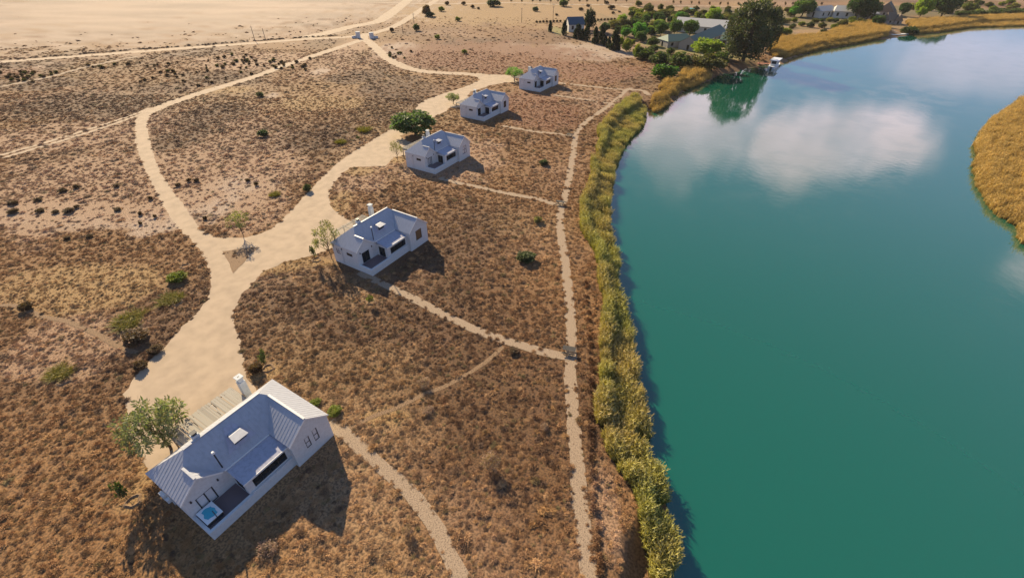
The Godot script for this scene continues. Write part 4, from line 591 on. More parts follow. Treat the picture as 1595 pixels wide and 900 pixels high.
# ---------------------------------------------------------------- mesh helper
class M:
	var v := PackedVector3Array()
	var c := PackedColorArray()
	func tri(a: Vector3, b: Vector3, d: Vector3, k := Color.WHITE):
		v.append(a); v.append(b); v.append(d)
		c.append(k); c.append(k); c.append(k)
	func tri3(a: Vector3, b: Vector3, d: Vector3, ka: Color, kb: Color, kd: Color):
		v.append(a); v.append(b); v.append(d)
		c.append(ka); c.append(kb); c.append(kd)
	func quad(a: Vector3, b: Vector3, d: Vector3, e: Vector3, k := Color.WHITE):  # counter-clockwise seen from outside
		tri(a, d, b, k); tri(a, e, d, k)
	func box(lo: Vector3, hi: Vector3, t := Transform3D.IDENTITY, k := Color.WHITE):
		var p := []
		for i in 8:
			p.append(t * Vector3(hi.x if i & 1 else lo.x, hi.y if i & 2 else lo.y, hi.z if i & 4 else lo.z))
		quad(p[4], p[5], p[7], p[6], k); quad(p[1], p[0], p[2], p[3], k)
		quad(p[5], p[1], p[3], p[7], k); quad(p[0], p[4], p[6], p[2], k)
		quad(p[6], p[7], p[3], p[2], k); quad(p[0], p[1], p[5], p[4], k)
	func bar(a: Vector3, b: Vector3, w: float, h: float, k := Color.WHITE):  # a box whose long axis runs from a to b
		var d := b - a
		var l := d.length()
		var x := d / l
		var s := Vector3.UP.cross(x)
		s = s.normalized() if s.length() > 0.01 else Vector3.RIGHT
		var u := x.cross(s)
		box(Vector3(0, -h / 2, -w / 2), Vector3(l, h / 2, w / 2), Transform3D(Basis(x, u, x.cross(u)), a), k)
	func tube(a: Vector3, b: Vector3, r0: float, r1: float, n := 6, k := Color.WHITE, cap := true):
		var d := (b - a).normalized()
		var s := d.cross(Vector3.UP if absf(d.y) < 0.9 else Vector3.RIGHT).normalized()
		var u := s.cross(d)
		for i in n:
			var t0 := TAU * i / n
			var t1 := TAU * (i + 1) / n
			var e0 := s * cos(t0) + u * sin(t0)
			var e1 := s * cos(t1) + u * sin(t1)
			quad(a + e1 * r0, a + e0 * r0, b + e0 * r1, b + e1 * r1, k)
			if cap and r1 > 0.001:
				tri(b + e0 * r1, b, b + e1 * r1, k)
	func mesh() -> ArrayMesh:
		var n := PackedVector3Array()
		n.resize(v.size())
		for i in range(0, v.size(), 3):
			var q := (v[i + 2] - v[i]).cross(v[i + 1] - v[i]).normalized()
			n[i] = q; n[i + 1] = q; n[i + 2] = q
		var a := []
		a.resize(Mesh.ARRAY_MAX)
		a[Mesh.ARRAY_VERTEX] = v
		a[Mesh.ARRAY_NORMAL] = n
		a[Mesh.ARRAY_COLOR] = c
		var m := ArrayMesh.new()
		m.add_surface_from_arrays(Mesh.PRIMITIVE_TRIANGLES, a)
		return m

var used := {}
func numbered(n: String) -> String:
	used[n] = used.get(n, -1) + 1
	return n if used[n] == 0 else "%s_%03d" % [n, used[n]]

func meta(o: Node, label: String, category: String, group := "", kind := ""):
	if label: o.set_meta("label", label)
	if category: o.set_meta("category", category)
	if group: o.set_meta("group", group)
	if kind: o.set_meta("kind", kind)

func thing(n: String, label: String, category: String, at: Vector3, turn := 0.0, group := "") -> Node3D:
	var o := Node3D.new()
	o.name = numbered(n)
	add_child(o)
	o.position = at
	o.rotation.y = turn
	meta(o, label, category, group)
	return o

func part(parent: Node, n: String, mesh: Mesh, mat: Material, t := Transform3D.IDENTITY) -> MeshInstance3D:
	var o := MeshInstance3D.new()
	o.name = n if parent != self else numbered(n)
	o.mesh = mesh
	o.material_override = mat
	o.transform = t
	parent.add_child(o, true)
	return o

var rng := RandomNumberGenerator.new()
func rr(a: float, b: float) -> float:
	return rng.randf_range(a, b)

# ---------------------------------------------------------------- materials
var mats := {}
func mat(key: String, col: Color, rough := 0.9, vcol := false) -> StandardMaterial3D:   # col is linear
	if mats.has(key): return mats[key]
	var m := StandardMaterial3D.new()
	m.resource_name = key
	m.albedo_color = col.linear_to_srgb()
	m.roughness = rough
	m.vertex_color_use_as_albedo = vcol
	mats[key] = m
	return m

func noise_tex(seed_: int, freq: float, ramp: Array, size := 512, octaves := 5) -> NoiseTexture2D:
	var n := FastNoiseLite.new()
	n.seed = seed_
	n.noise_type = FastNoiseLite.TYPE_SIMPLEX_SMOOTH
	n.frequency = freq
	n.fractal_octaves = octaves
	var t := NoiseTexture2D.new()
	t.width = size; t.height = size
	t.seamless = true
	t.noise = n
	var g := Gradient.new()
	g.offsets = PackedFloat32Array(ramp.map(func(a): return a[0]))
	g.colors = PackedColorArray(ramp.map(func(a): return Color(a[1], a[1], a[1]) if a[1] is float else (a[1] as Color).linear_to_srgb()))
	t.color_ramp = g
	return t

func textured(key: String, col: Color, tex: Texture2D, scale: float, rough := 0.9, vcol := false, world := true) -> StandardMaterial3D:
	if mats.has(key): return mats[key]
	var m := mat(key, col, rough, vcol)
	m.albedo_texture = tex
	m.uv1_triplanar = true
	m.uv1_world_triplanar = world
	m.uv1_scale = Vector3.ONE * scale
	return m

# ---------------------------------------------------------------- terrain
var mask := PackedByteArray()
const MX0 := -280.0
const MZ0 := -380.0
const MW := 1120
const MH := 780
const MR := 0.5
func mask_at(x: float, z: float) -> int:
	var i := int((x - MX0) / MR)
	var j := int((z - MZ0) / MR)
	return mask[j * MW + i] if i >= 0 and j >= 0 and i < MW and j < MH else 0

func mask_poly(p: Array, val: int):
	var j0 := 1e9
	var j1 := -1e9
	for q in p:
		j0 = minf(j0, q.y); j1 = maxf(j1, q.y)
	for j in range(maxi(0, int((j0 - MZ0) / MR)), mini(MH - 1, int((j1 - MZ0) / MR)) + 1):
		var z := MZ0 + (j + 0.5) * MR
		var xs := []
		for k in p.size():
			var a: Vector2 = p[k]
			var b: Vector2 = p[(k + 1) % p.size()]
			if (a.y > z) != (b.y > z):
				xs.append(a.x + (z - a.y) / (b.y - a.y) * (b.x - a.x))
		xs.sort()
		for k in range(0, xs.size() - 1, 2):
			for i in range(maxi(0, ceili((xs[k] - MX0) / MR - 0.5)), mini(MW - 1, floori((xs[k + 1] - MX0) / MR - 0.5)) + 1):
				mask[j * MW + i] = val

func mask_line(p: Array, w: float, val: int):
	for k in p.size() - 1:
		var a: Vector2 = p[k]
		var b: Vector2 = p[k + 1]
		var d := b - a
		var l2 := maxf(d.length_squared(), 1e-6)
		for j in range(maxi(0, int((minf(a.y, b.y) - w - MZ0) / MR)), mini(MH - 1, int((maxf(a.y, b.y) + w - MZ0) / MR)) + 1):
			for i in range(maxi(0, int((minf(a.x, b.x) - w - MX0) / MR)), mini(MW - 1, int((maxf(a.x, b.x) + w - MX0) / MR)) + 1):
				var q := Vector2(MX0 + (i + 0.5) * MR, MZ0 + (j + 0.5) * MR)
				var t := clampf((q - a).dot(d) / l2, 0, 1)
				if q.distance_to(a + d * t) < w: mask[j * MW + i] = val

func smooth_line(p: Array, step := 1.5) -> Array:   # a Catmull-Rom curve through the points
	var o := []
	for k in p.size() - 1:
		var a: Vector2 = p[maxi(k - 1, 0)]
		var b: Vector2 = p[k]
		var c: Vector2 = p[k + 1]
		var d: Vector2 = p[mini(k + 2, p.size() - 1)]
		var n := clampi(int(b.distance_to(c) / step), 1, 120)
		for i in n: o.append(b.cubic_interpolate(c, b * 2 - c if k == 0 else a, c * 2 - b if k == p.size() - 2 else d, float(i) / n))
	o.append(p[-1])
	return o

var n_edge := FastNoiseLite.new()
func ribbon(p: Array, w: float, y: float) -> ArrayMesh:   # an uneven strip of trodden ground
	var m := M.new()
	var q := smooth_line(p, maxf(0.3, w * 0.15))
	var prev := []
	for k in q.size():
		var d: Vector2 = (q[mini(k + 1, q.size() - 1)] - q[maxi(k - 1, 0)]).normalized()
		var s := Vector2(-d.y, d.x)
		var a: Vector2 = q[k] - s * w * (0.5 + 0.13 * n_edge.get_noise_2d(q[k].x * 4, q[k].y * 4))
		var b: Vector2 = q[k] + s * w * (0.5 + 0.13 * n_edge.get_noise_2d(q[k].x * 4 + 500, q[k].y * 4))
		var cur := [Vector3(a.x, y, a.y), Vector3(b.x, y, b.y)]
		if prev: m.quad(prev[0], prev[1], cur[1], cur[0])
		prev = cur
	return m.mesh()

func sheet(p: Array, y: float, jitter: float) -> ArrayMesh:   # a flat patch with a ragged outline
	var q := PackedVector2Array()
	for k in p.size():
		var a: Vector2 = p[k]
		var b: Vector2 = p[(k + 1) % p.size()]
		var n := clampi(int(a.distance_to(b) / 0.8), 1, 30)
		var s := (b - a).normalized().orthogonal()
		for i in n:
			var e := a.lerp(b, float(i) / n)
			q.append(e + s * jitter * n_edge.get_noise_2d(e.x * 12, e.y * 12))
	var t := Geometry2D.triangulate_polygon(q)
	if t.is_empty():
		q = PackedVector2Array(p)
		t = Geometry2D.triangulate_polygon(q)
	var m := M.new()
	for i in range(0, t.size(), 3):
		var a := Vector3(q[t[i]].x, y, q[t[i]].y)
		var b := Vector3(q[t[i + 1]].x, y, q[t[i + 1]].y)
		var c := Vector3(q[t[i + 2]].x, y, q[t[i + 2]].y)
		if (c - a).cross(b - a).y > 0: m.tri(a, b, c)
		else: m.tri(a, c, b)
	return m.mesh()

func inside(p: Array, q: Vector2) -> bool:
	var r := false
	var j := p.size() - 1
	for i in p.size():
		var a: Vector2 = p[i]
		var b: Vector2 = p[j]
		if (a.y > q.y) != (b.y > q.y) and q.x < a.x + (q.y - a.y) / (b.y - a.y) * (b.x - a.x): r = not r
		j = i
	return r

func dist(p: Array, q: Vector2) -> float:
	var best := 1e9
	var j := p.size() - 1
	for i in p.size():
		var a: Vector2 = p[j]
		var d: Vector2 = p[i] - a
		var t := clampf((q - a).dot(d) / maxf(d.length_squared(), 1e-6), 0, 1)
		best = minf(best, (q - a - d * t).length_squared())
		j = i
	return sqrt(best)

func ground_y(x: float, z: float) -> float:
	var q := Vector2(x, z)
	if x < 5.0: return 0.0
	if inside(peninsula, q):
		return -2.2 + 0.9 * smoothstep(0.0, 3.0, dist(peninsula, q))
	if x > 940.0 or z < -430.0 or z > 60.0 or not inside(river, q): return 0.0
	var d := dist(river, q)
	return -1.75 * smoothstep(0.0, 1.7, d) - 0.9 * smoothstep(3.0, 9.0, d) - 2.0 * smoothstep(9.0, 30.0, d)

const BROWN := Color(0.285, 0.146, 0.058)
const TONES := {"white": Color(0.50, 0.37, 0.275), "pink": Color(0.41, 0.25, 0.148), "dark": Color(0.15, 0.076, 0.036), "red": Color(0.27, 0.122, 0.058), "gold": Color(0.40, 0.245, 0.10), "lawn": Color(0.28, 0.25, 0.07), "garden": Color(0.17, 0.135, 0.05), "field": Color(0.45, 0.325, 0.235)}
var n_big := FastNoiseLite.new()
var n_mid := FastNoiseLite.new()
var n_fine := FastNoiseLite.new()
func zone_weight(z: Array, x: float, y: float, rag: float) -> float:
	var e: Array = z[1]
	var dx: float = (x - e[0]) / e[2]
	if absf(dx) > 1.6: return 0.0
	var dy: float = (y - e[1]) / e[3]
	var r := dx * dx + dy * dy
	if r > 2.6: return 0.0
	return 1.0 - smoothstep(0.55, 1.25, r + rag)

func ground_tone(x: float, z: float) -> Color:
	var rag := n_mid.get_noise_2d(x, z) * 0.75 + n_fine.get_noise_2d(x, z) * 0.35
	var k := BROWN.lerp(TONES.dark, clampf(0.25 + n_big.get_noise_2d(x + 300, z) * 1.7 + rag * 0.3, 0, 0.9))
	k = k.lerp(TONES.pink, clampf(n_big.get_noise_2d(x, z) * 1.4 + rag * 0.45, 0, 0.8))
	k = k.lerp(TONES.gold, clampf(n_big.get_noise_2d(x - 300, z + 90) * 0.9 + rag * 0.25 - 0.05, 0, 0.45))
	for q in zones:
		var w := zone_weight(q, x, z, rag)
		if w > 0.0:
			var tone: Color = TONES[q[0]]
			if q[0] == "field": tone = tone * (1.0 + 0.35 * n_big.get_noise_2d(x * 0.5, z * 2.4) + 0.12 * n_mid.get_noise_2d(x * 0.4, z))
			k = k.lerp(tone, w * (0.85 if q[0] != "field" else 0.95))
	return k

func axis_lines(lo: float, a: float, b: float, hi: float, step: float, grow: float) -> Array:
	var o := []
	var x := a
	var s := step
	while x > lo:
		s *= grow; x -= s
		o.push_front(x)
	x = a
	while x < b:
		o.append(x); x += step
	s = step
	while x < hi:
		o.append(x); x += s; s *= grow
	return o

func build_ground(m: Material):
	var xs := axis_lines(-4000, -70, 48, 4000, 1.0, 1.045)
	var zs := axis_lines(-6000, -130, 0, 600, 1.0, 1.028)
	var v := PackedVector3Array()
	var c := PackedColorArray()
	for z in zs:
		for x in xs:
			v.append(Vector3(x, ground_y(x, z), z))
			c.append(ground_tone(x, z))
	var ix := PackedInt32Array()
	var w := xs.size()
	for j in zs.size() - 1:
		for i in w - 1:
			var a := j * w + i
			ix.append_array([a, a + 1, a + w + 1, a, a + w + 1, a + w])
	var n := PackedVector3Array()
	n.resize(v.size())
	for j in zs.size():
		for i in w:
			var q := j * w + i
			var l := v[q - 1] if i > 0 else v[q]
			var r := v[q + 1] if i < w - 1 else v[q]
			var u := v[q - w] if j > 0 else v[q]
			var d := v[q + w] if j < zs.size() - 1 else v[q]
			n[q] = (d - u).cross(r - l).normalized()
	var a := []
	a.resize(Mesh.ARRAY_MAX)
	a[Mesh.ARRAY_VERTEX] = v
	a[Mesh.ARRAY_NORMAL] = n
	a[Mesh.ARRAY_COLOR] = c
	a[Mesh.ARRAY_INDEX] = ix
	var mm := ArrayMesh.new()
	mm.add_surface_from_arrays(Mesh.PRIMITIVE_TRIANGLES, a)
	meta(part(self, "ground", mm, m), "brown scrubland running down to the river bank", "", "", "structure")

# ---------------------------------------------------------------- ground cover
func scrub_mesh(s: int, spikes: int) -> ArrayMesh:   # a low twiggy cushion, one metre across
	rng.seed = s
	var m := M.new()
	var rings := 4
	var sides := 8
	var pts := []
	for j in rings + 1:
		var row := []
		for i in sides:
			var el := PI / 2 * j / rings
			var r := 0.44 * rr(0.68, 1.2)
			var t := TAU * (i + rr(-0.3, 0.3)) / sides
			row.append(Vector3(cos(t) * cos(el) * r, sin(el) * r * 0.85 - 0.05, sin(t) * cos(el) * r))
		pts.append(row)
	for j in rings:
		for i in sides:
			var i2 := (i + 1) % sides
			var k := Color.WHITE * rr(0.75, 1.2)
			m.tri(pts[j][i], pts[j + 1][i2], pts[j][i2], k)
			if j < rings - 1: m.tri(pts[j][i], pts[j + 1][i], pts[j + 1][i2], k * rr(0.85, 1.15))
	for i in spikes:
		var t := rr(0, TAU)
		var el := rr(0.1, 1.5)
		var d := Vector3(cos(t) * cos(el), sin(el), sin(t) * cos(el))
		var p := d * rr(0.3, 0.46)
		var q := d.rotated(Vector3(rr(-1, 1), rr(-1, 1), rr(-1, 1)).normalized(), rr(0.2, 1.0))
		var sd := q.cross(Vector3(rr(-1, 1), rr(-1, 1), rr(-1, 1))).normalized() * rr(0.018, 0.045)
		m.tri(p - sd, p + q * rr(0.12, 0.34), p + sd, Color.WHITE * rr(0.8, 1.4))
	return m.mesh()

func scatter(n: String, label: String, category: String, mesh: Mesh, m: Material, places: Array, tints: Array):
	var mm := MultiMesh.new()
	mm.transform_format = MultiMesh.TRANSFORM_3D
	mm.use_colors = true
	mm.mesh = mesh
	mm.instance_count = places.size()
	for i in places.size():
		mm.set_instance_transform(i, places[i])
		mm.set_instance_color(i, tints[i])
	var o := MultiMeshInstance3D.new()
	o.name = numbered(n)
	o.multimesh = mm
	o.material_override = m
	add_child(o)
	meta(o, label, category, "", "stuff")

var cam: Camera3D
var cam_inv: Transform3D
func in_reach(x: float, z: float, margin := 1.16) -> bool:   # ground the photograph, or one taken a step aside, can see
	var q := cam_inv * Vector3(x, 0.3, z)
	if q.z > -1.0: return false
	var ty := tan(deg_to_rad(cam.fov) / 2)
	return absf(q.x / -q.z) < ty * 1.775 * margin and absf(q.y / -q.z) < ty * margin

func build_scrub():
	var meshes := [scrub_mesh(11, 190), scrub_mesh(12, 150), scrub_mesh(13, 240), scrub_mesh(14, 120)]
	var places := [[], [], [], []]
	var tints := [[], [], [], []]
	rng.seed = 77
	var bands := [[-13.0, -62.0, 0.42, 0.64, 0.5], [-62.0, -110.0, 0.54, 0.82, 0.42], [-110.0, -175.0, 0.8, 1.1, 0.36], [-175.0, -260.0, 1.3, 1.4, 0.28], [-260.0, -380.0, 2.4, 1.8, 0.4]]
	for b in bands:
		var z: float = b[0]
		while z > b[1]:
			var half := (absf(z) + 34.0) * 1.35 + 12.0
			var x := -half
			var xmax := minf(half, 130.0 if z < -200 else 60.0)
			while x < xmax:
				var px: float = x + rr(-0.5, 0.5) * b[2]
				var pz: float = z + rr(-0.5, 0.5) * b[2]
				x += b[2]
				var mk := mask_at(px, pz)
				if mk != 0 and not (mk == 7 and rng.randf() < 0.7) and not (mk == 2 and rng.randf() < 0.13) and not (mk == 6 and rng.randf() < 0.3): continue
				if not in_reach(px, pz): continue
				var rag := n_mid.get_noise_2d(px, pz) * 0.75 + n_fine.get_noise_2d(px, pz) * 0.35
				var zw := {}
				for q in zones:
					var w := zone_weight(q, px, pz, rag)
					if w > 0.25: zw[q[0]] = maxf(w, zw.get(q[0], 0.0))
				if zw.has("field"): continue
				if zw.has("lawn") and rng.randf() < 0.8: continue
				if zw.has("white") and rng.randf() < zw.white * 0.72: continue
				if zw.has("pink") and rng.randf() < zw.pink * 0.3: continue
				if b[2] > 2.0 and rng.randf() < 0.45: continue
				var trod := 0.38 if mk == 2 or mk == 7 else 1.0
				var patch := n_fine.get_noise_2d(px * 2.2 + 900, pz * 2.2)
				if patch < -0.15 and rng.randf() < 0.8: continue
				var k := ground_tone(px, pz)
				var g := rng.randf()
				if g < 0.2: k = k.lerp(Color(0.43, 0.25, 0.115), rr(0.3, 0.8))
				elif g < 0.34: k = k.lerp(Color(0.09, 0.055, 0.036), rr(0.3, 0.8))
				elif g < 0.40: k = k.lerp(Color(0.17, 0.14, 0.055), rr(0.2, 0.7))
				elif g < 0.47: k = k.lerp(Color(0.36, 0.20, 0.075), rr(0.3, 0.8))
				k *= rr(0.95, 1.3)
				if zw.has("red"): k *= 1.08
				var s: float = b[3] * (rr(0.5, 1.0) if rng.randf() < 0.85 else rr(1.0, 1.7)) * (1.0 + 0.35 * patch) * trod
				if zw.has("red") or zw.has("gold"): s *= 0.8
				if b[2] > 2.0: s *= rr(0.5, 0.9)
				var h: float = s * rr(0.6, 1.1) * b[4]
				var bs := Basis(Vector3.UP, rr(0, TAU)).scaled(Vector3(s, h, s * rr(0.8, 1.2)))
				bs = Basis(Vector3(rr(-1, 1), 0, rr(-1, 1)).normalized(), rr(0, 0.25)) * bs
				var w := rng.randi() % 4
				places[w].append(Transform3D(bs, Vector3(px, -0.02, pz)))
				tints[w].append(Color(k.r, k.g, k.b))
			z -= b[2]
	for q in smooth_line(ditch, 1.0):
		if rng.randf() < 0.2: continue
		var sz := rr(1.0, 2.0)
		places[3].append(Transform3D(Basis(Vector3.UP, rr(0, TAU)).scaled(Vector3(sz * 1.2, sz * rr(0.35, 0.7), sz)), Vector3(q.x + rr(-0.5, 0.5), -0.02, q.y + rr(-0.8, 0.8))))
		tints[3].append(Color(0.15, 0.09, 0.05) * rr(0.7, 1.3))
	for q in smooth_line(crack, 0.3):  # shrubs added so their shadows stand in for the bank step's shadow line
		if rng.randf() < 0.55: continue
		var sz := rr(0.5, 1.1)
		var kk := ground_tone(q.x, q.y) * rr(0.8, 1.2)
		places[2].append(Transform3D(Basis(Vector3.UP, rr(0, TAU)).scaled(Vector3(sz, sz * rr(0.7, 1.1), sz)), Vector3(q.x + rr(-0.2, 0.2), -0.02, q.y)))
		tints[2].append(Color(kk.r, kk.g, kk.b))
	var m := mat("dry_scrub", Color.WHITE, 0.95, true)
	var lab := ["dry brown cushion scrub carpeting the ground between cottages", "coarse tan scrub mixed through the brown carpet", "wiry twiggy scrub mixed through the brown carpet", "smooth rounded scrub mixed through the brown carpet"]
	for w in 4:
		print("scrub ", places[w].size())
		scatter("scrub", lab[w], "scrub", meshes[w], m, places[w], tints[w])

func reed_mesh(s: int, low: Color, tip: Color, plume: Color, blades: int) -> ArrayMesh:   # a clump of cane grass, one unit high
	rng.seed = s
	var m := M.new()
	for i in blades:
		var t := rr(0, TAU)
		var p := Vector3(cos(t), 0, sin(t)) * sqrt(rng.randf()) * 0.17
		var d := Vector3(cos(t) * rr(0.0, 0.22), 1, sin(t) * rr(0.0, 0.22)).normalized()
		var h := rr(0.6, 1.05)
		var bend := Vector3(rr(-0.5, 1), 0, rr(-1, 0.6)) * rr(0.02, 0.22)
		var a := p + d * h * 0.55
		var b := p + d * h * 0.9 + bend * 0.6 + Vector3.DOWN * 0.02
		var e := p + d * h + bend * 1.3 - Vector3.UP * rr(0.0, 0.1)
		var s0 := d.cross(Vector3(rr(-1, 1), rr(-0.3, 0.3), rr(-1, 1))).normalized()
		var w := rr(0.010, 0.02)
		var k := rr(0.8, 1.2)
		var c0 := low * k
		var c1 := low.lerp(tip, 0.6) * k
		var c2 := tip * k
		m.tri3(p - s0 * w, a - s0 * w, p + s0 * w, c0, c1, c0)
		m.tri3(p + s0 * w, a - s0 * w, a + s0 * w, c0, c1, c1)
		m.tri3(a - s0 * w, b, a + s0 * w, c1, c2, c1)
		m.tri3(b - s0 * w * 1.3, e, b + s0 * w * 1.3, c2, c2, c2)
		for l in 3:   # long leaves bending away from the cane
			var u := rr(0.3, 0.9)
			var q := p.lerp(a, minf(1, u / 0.55)) if u < 0.55 else a.lerp(b, (u - 0.55) / 0.45)
			var g := Vector3(rr(-1, 1), rr(0.1, 0.9), rr(-1, 1)).normalized() * rr(0.14, 0.26)
			var g2 := g.cross(Vector3(rr(-1, 1), rr(-1, 1), rr(-1, 1))).normalized() * rr(0.012, 0.022)
			m.tri(q - g2, q + g, q + g2, low.lerp(tip, rr(0.2, 1.0)) * rr(0.8, 1.25))
		if rng.randf() < 0.45:
			for l in 3:
				var g := ((e - b).normalized() + Vector3(rr(-1, 1), rr(-0.3, 0.8), rr(-1, 1)) * 0.5).normalized() * rr(0.08, 0.16)
				var g2 := g.cross(Vector3(rr(-1, 1), rr(-1, 1), rr(-1, 1))).normalized() * rr(0.012, 0.024)
				m.tri(e - g2 - g * 0.3, e + g, e + g2 - g * 0.3, plume * rr(0.8, 1.2))
	return m.mesh()

func build_reeds():
	var m := mat("reed", Color.WHITE, 0.85, true)
	m.cull_mode = BaseMaterial3D.CULL_DISABLED
	m.backlight_enabled = true
	m.backlight = Color(0.8, 0.78, 0.55)
	var near := reed_mesh(31, Color(0.24, 0.21, 0.045), Color(0.52, 0.415, 0.115), Color(0.58, 0.47, 0.22), 34)
	var gold := reed_mesh(32, Color(0.32, 0.22, 0.065), Color(0.55, 0.38, 0.125), Color(0.60, 0.43, 0.18), 30)
	var places := [[], [], []]
	var tints := [[], [], []]
	rng.seed = 5
	var all := reed_zones.duplicate()
	all.append(["peninsula", peninsula])
	for q in all:
		var p: Array = q[1]
		var which := 0 if q[0] == "near" else 1 if q[0] == "golden" else 2
		var lo := Vector2(1e9, 1e9)
		var hi := -lo
		for e in p:
			lo = lo.min(e); hi = hi.max(e)
		var step: float = [0.42, 0.9, 0.8][which]
		var z := lo.y
		while z < hi.y:
			var x := lo.x
			while x < hi.x:
				var a := Vector2(x + rr(-0.5, 0.5) * step, z + rr(-0.5, 0.5) * step)
				x += step
				if not in_reach(a.x, a.y, 1.25) or not inside(p, a): continue
				var clump := n_mid.get_noise_2d(a.x * 3.1, a.y * 3.1)
				if which == 0 and clump < -0.24: continue
				var y := maxf(ground_y(a.x, a.y), WATER - 0.5)
				var h := rr(1.6, 2.8) * (1.0 + 0.35 * clump)
				if which == 0 and a.y < -110: h *= 0.85
				if which == 1: h *= 0.95
				var bs := Basis(Vector3.UP, rr(-0.9, 0.9)).scaled(Vector3(h * rr(0.9, 1.3), h, h * rr(0.9, 1.3)))
				bs = Basis(Vector3(0, 0, 1), rr(-0.22, 0.08)) * Basis(Vector3(1, 0, 0), rr(-0.2, 0.12)) * bs
				places[which].append(Transform3D(bs, Vector3(a.x, y - 0.05, a.y)))
				var dry := clampf(0.5 + n_big.get_noise_2d(a.x * 4, a.y * 4) * 1.6, 0, 1)
				var k := Color(1, 1, 1).lerp(Color(0.86, 1.02, 0.8), dry if which == 0 else 0.0) * rr(0.8, 1.15)
				tints[which].append(k)
			z += step
	for w in 3: print("reeds ", places[w].size())
	scatter("reeds", "tall yellow green reeds leaning over the near river bank", "reeds", near, m, places[0], tints[0])
	scatter("reeds", "golden reed belt along the far shore by the boat and jetties", "reeds", gold, m, places[1], tints[1])
	scatter("reeds", "golden reed bed covering the low point across the river", "reeds", gold, m, places[2], tints[2])

# ---------------------------------------------------------------- plants
const TINTS := [Color(1, 1, 1), Color(1.0, 1.1, 0.9), Color(0.95, 1.6, 0.8), Color(2.3, 2.1, 0.8), Color(1.6, 0.8, 1.35), Color(0.85, 0.95, 1.3), Color(3.0, 2.2, 2.4), Color(0.62, 0.72, 0.75), Color(1.35, 1.05, 0.8)]
var plant_meshes := {}

func leaf(m: M, p: Vector3, d: Vector3, l: float, w: float, k: Color):   # a folded leaf of two faces
	var s := d.cross(Vector3(rr(-1, 1), rr(-1, 1), rr(-1, 1))).normalized() * w
	var e := p + d * l
	var c := p + d * l * 0.5
	m.tri(p, c - s, e, k)
	m.tri(p, e, c + s + Vector3.DOWN * w * 0.3, k * 0.92)

func limb(m: M, a: Vector3, b: Vector3, r0: float, r1: float, k: Color, n := 3):
	var prev := a
	for i in n:
		var f := float(i + 1) / n
		var q := a.lerp(b, f) + (Vector3(rr(-1, 1), rr(-0.4, 0.4), rr(-1, 1)) * a.distance_to(b) * 0.06 if i < n - 1 else Vector3.ZERO)
		m.tube(prev, q, lerpf(r0, r1, float(i) / n), lerpf(r0, r1, f), 5, k, false)
		prev = q

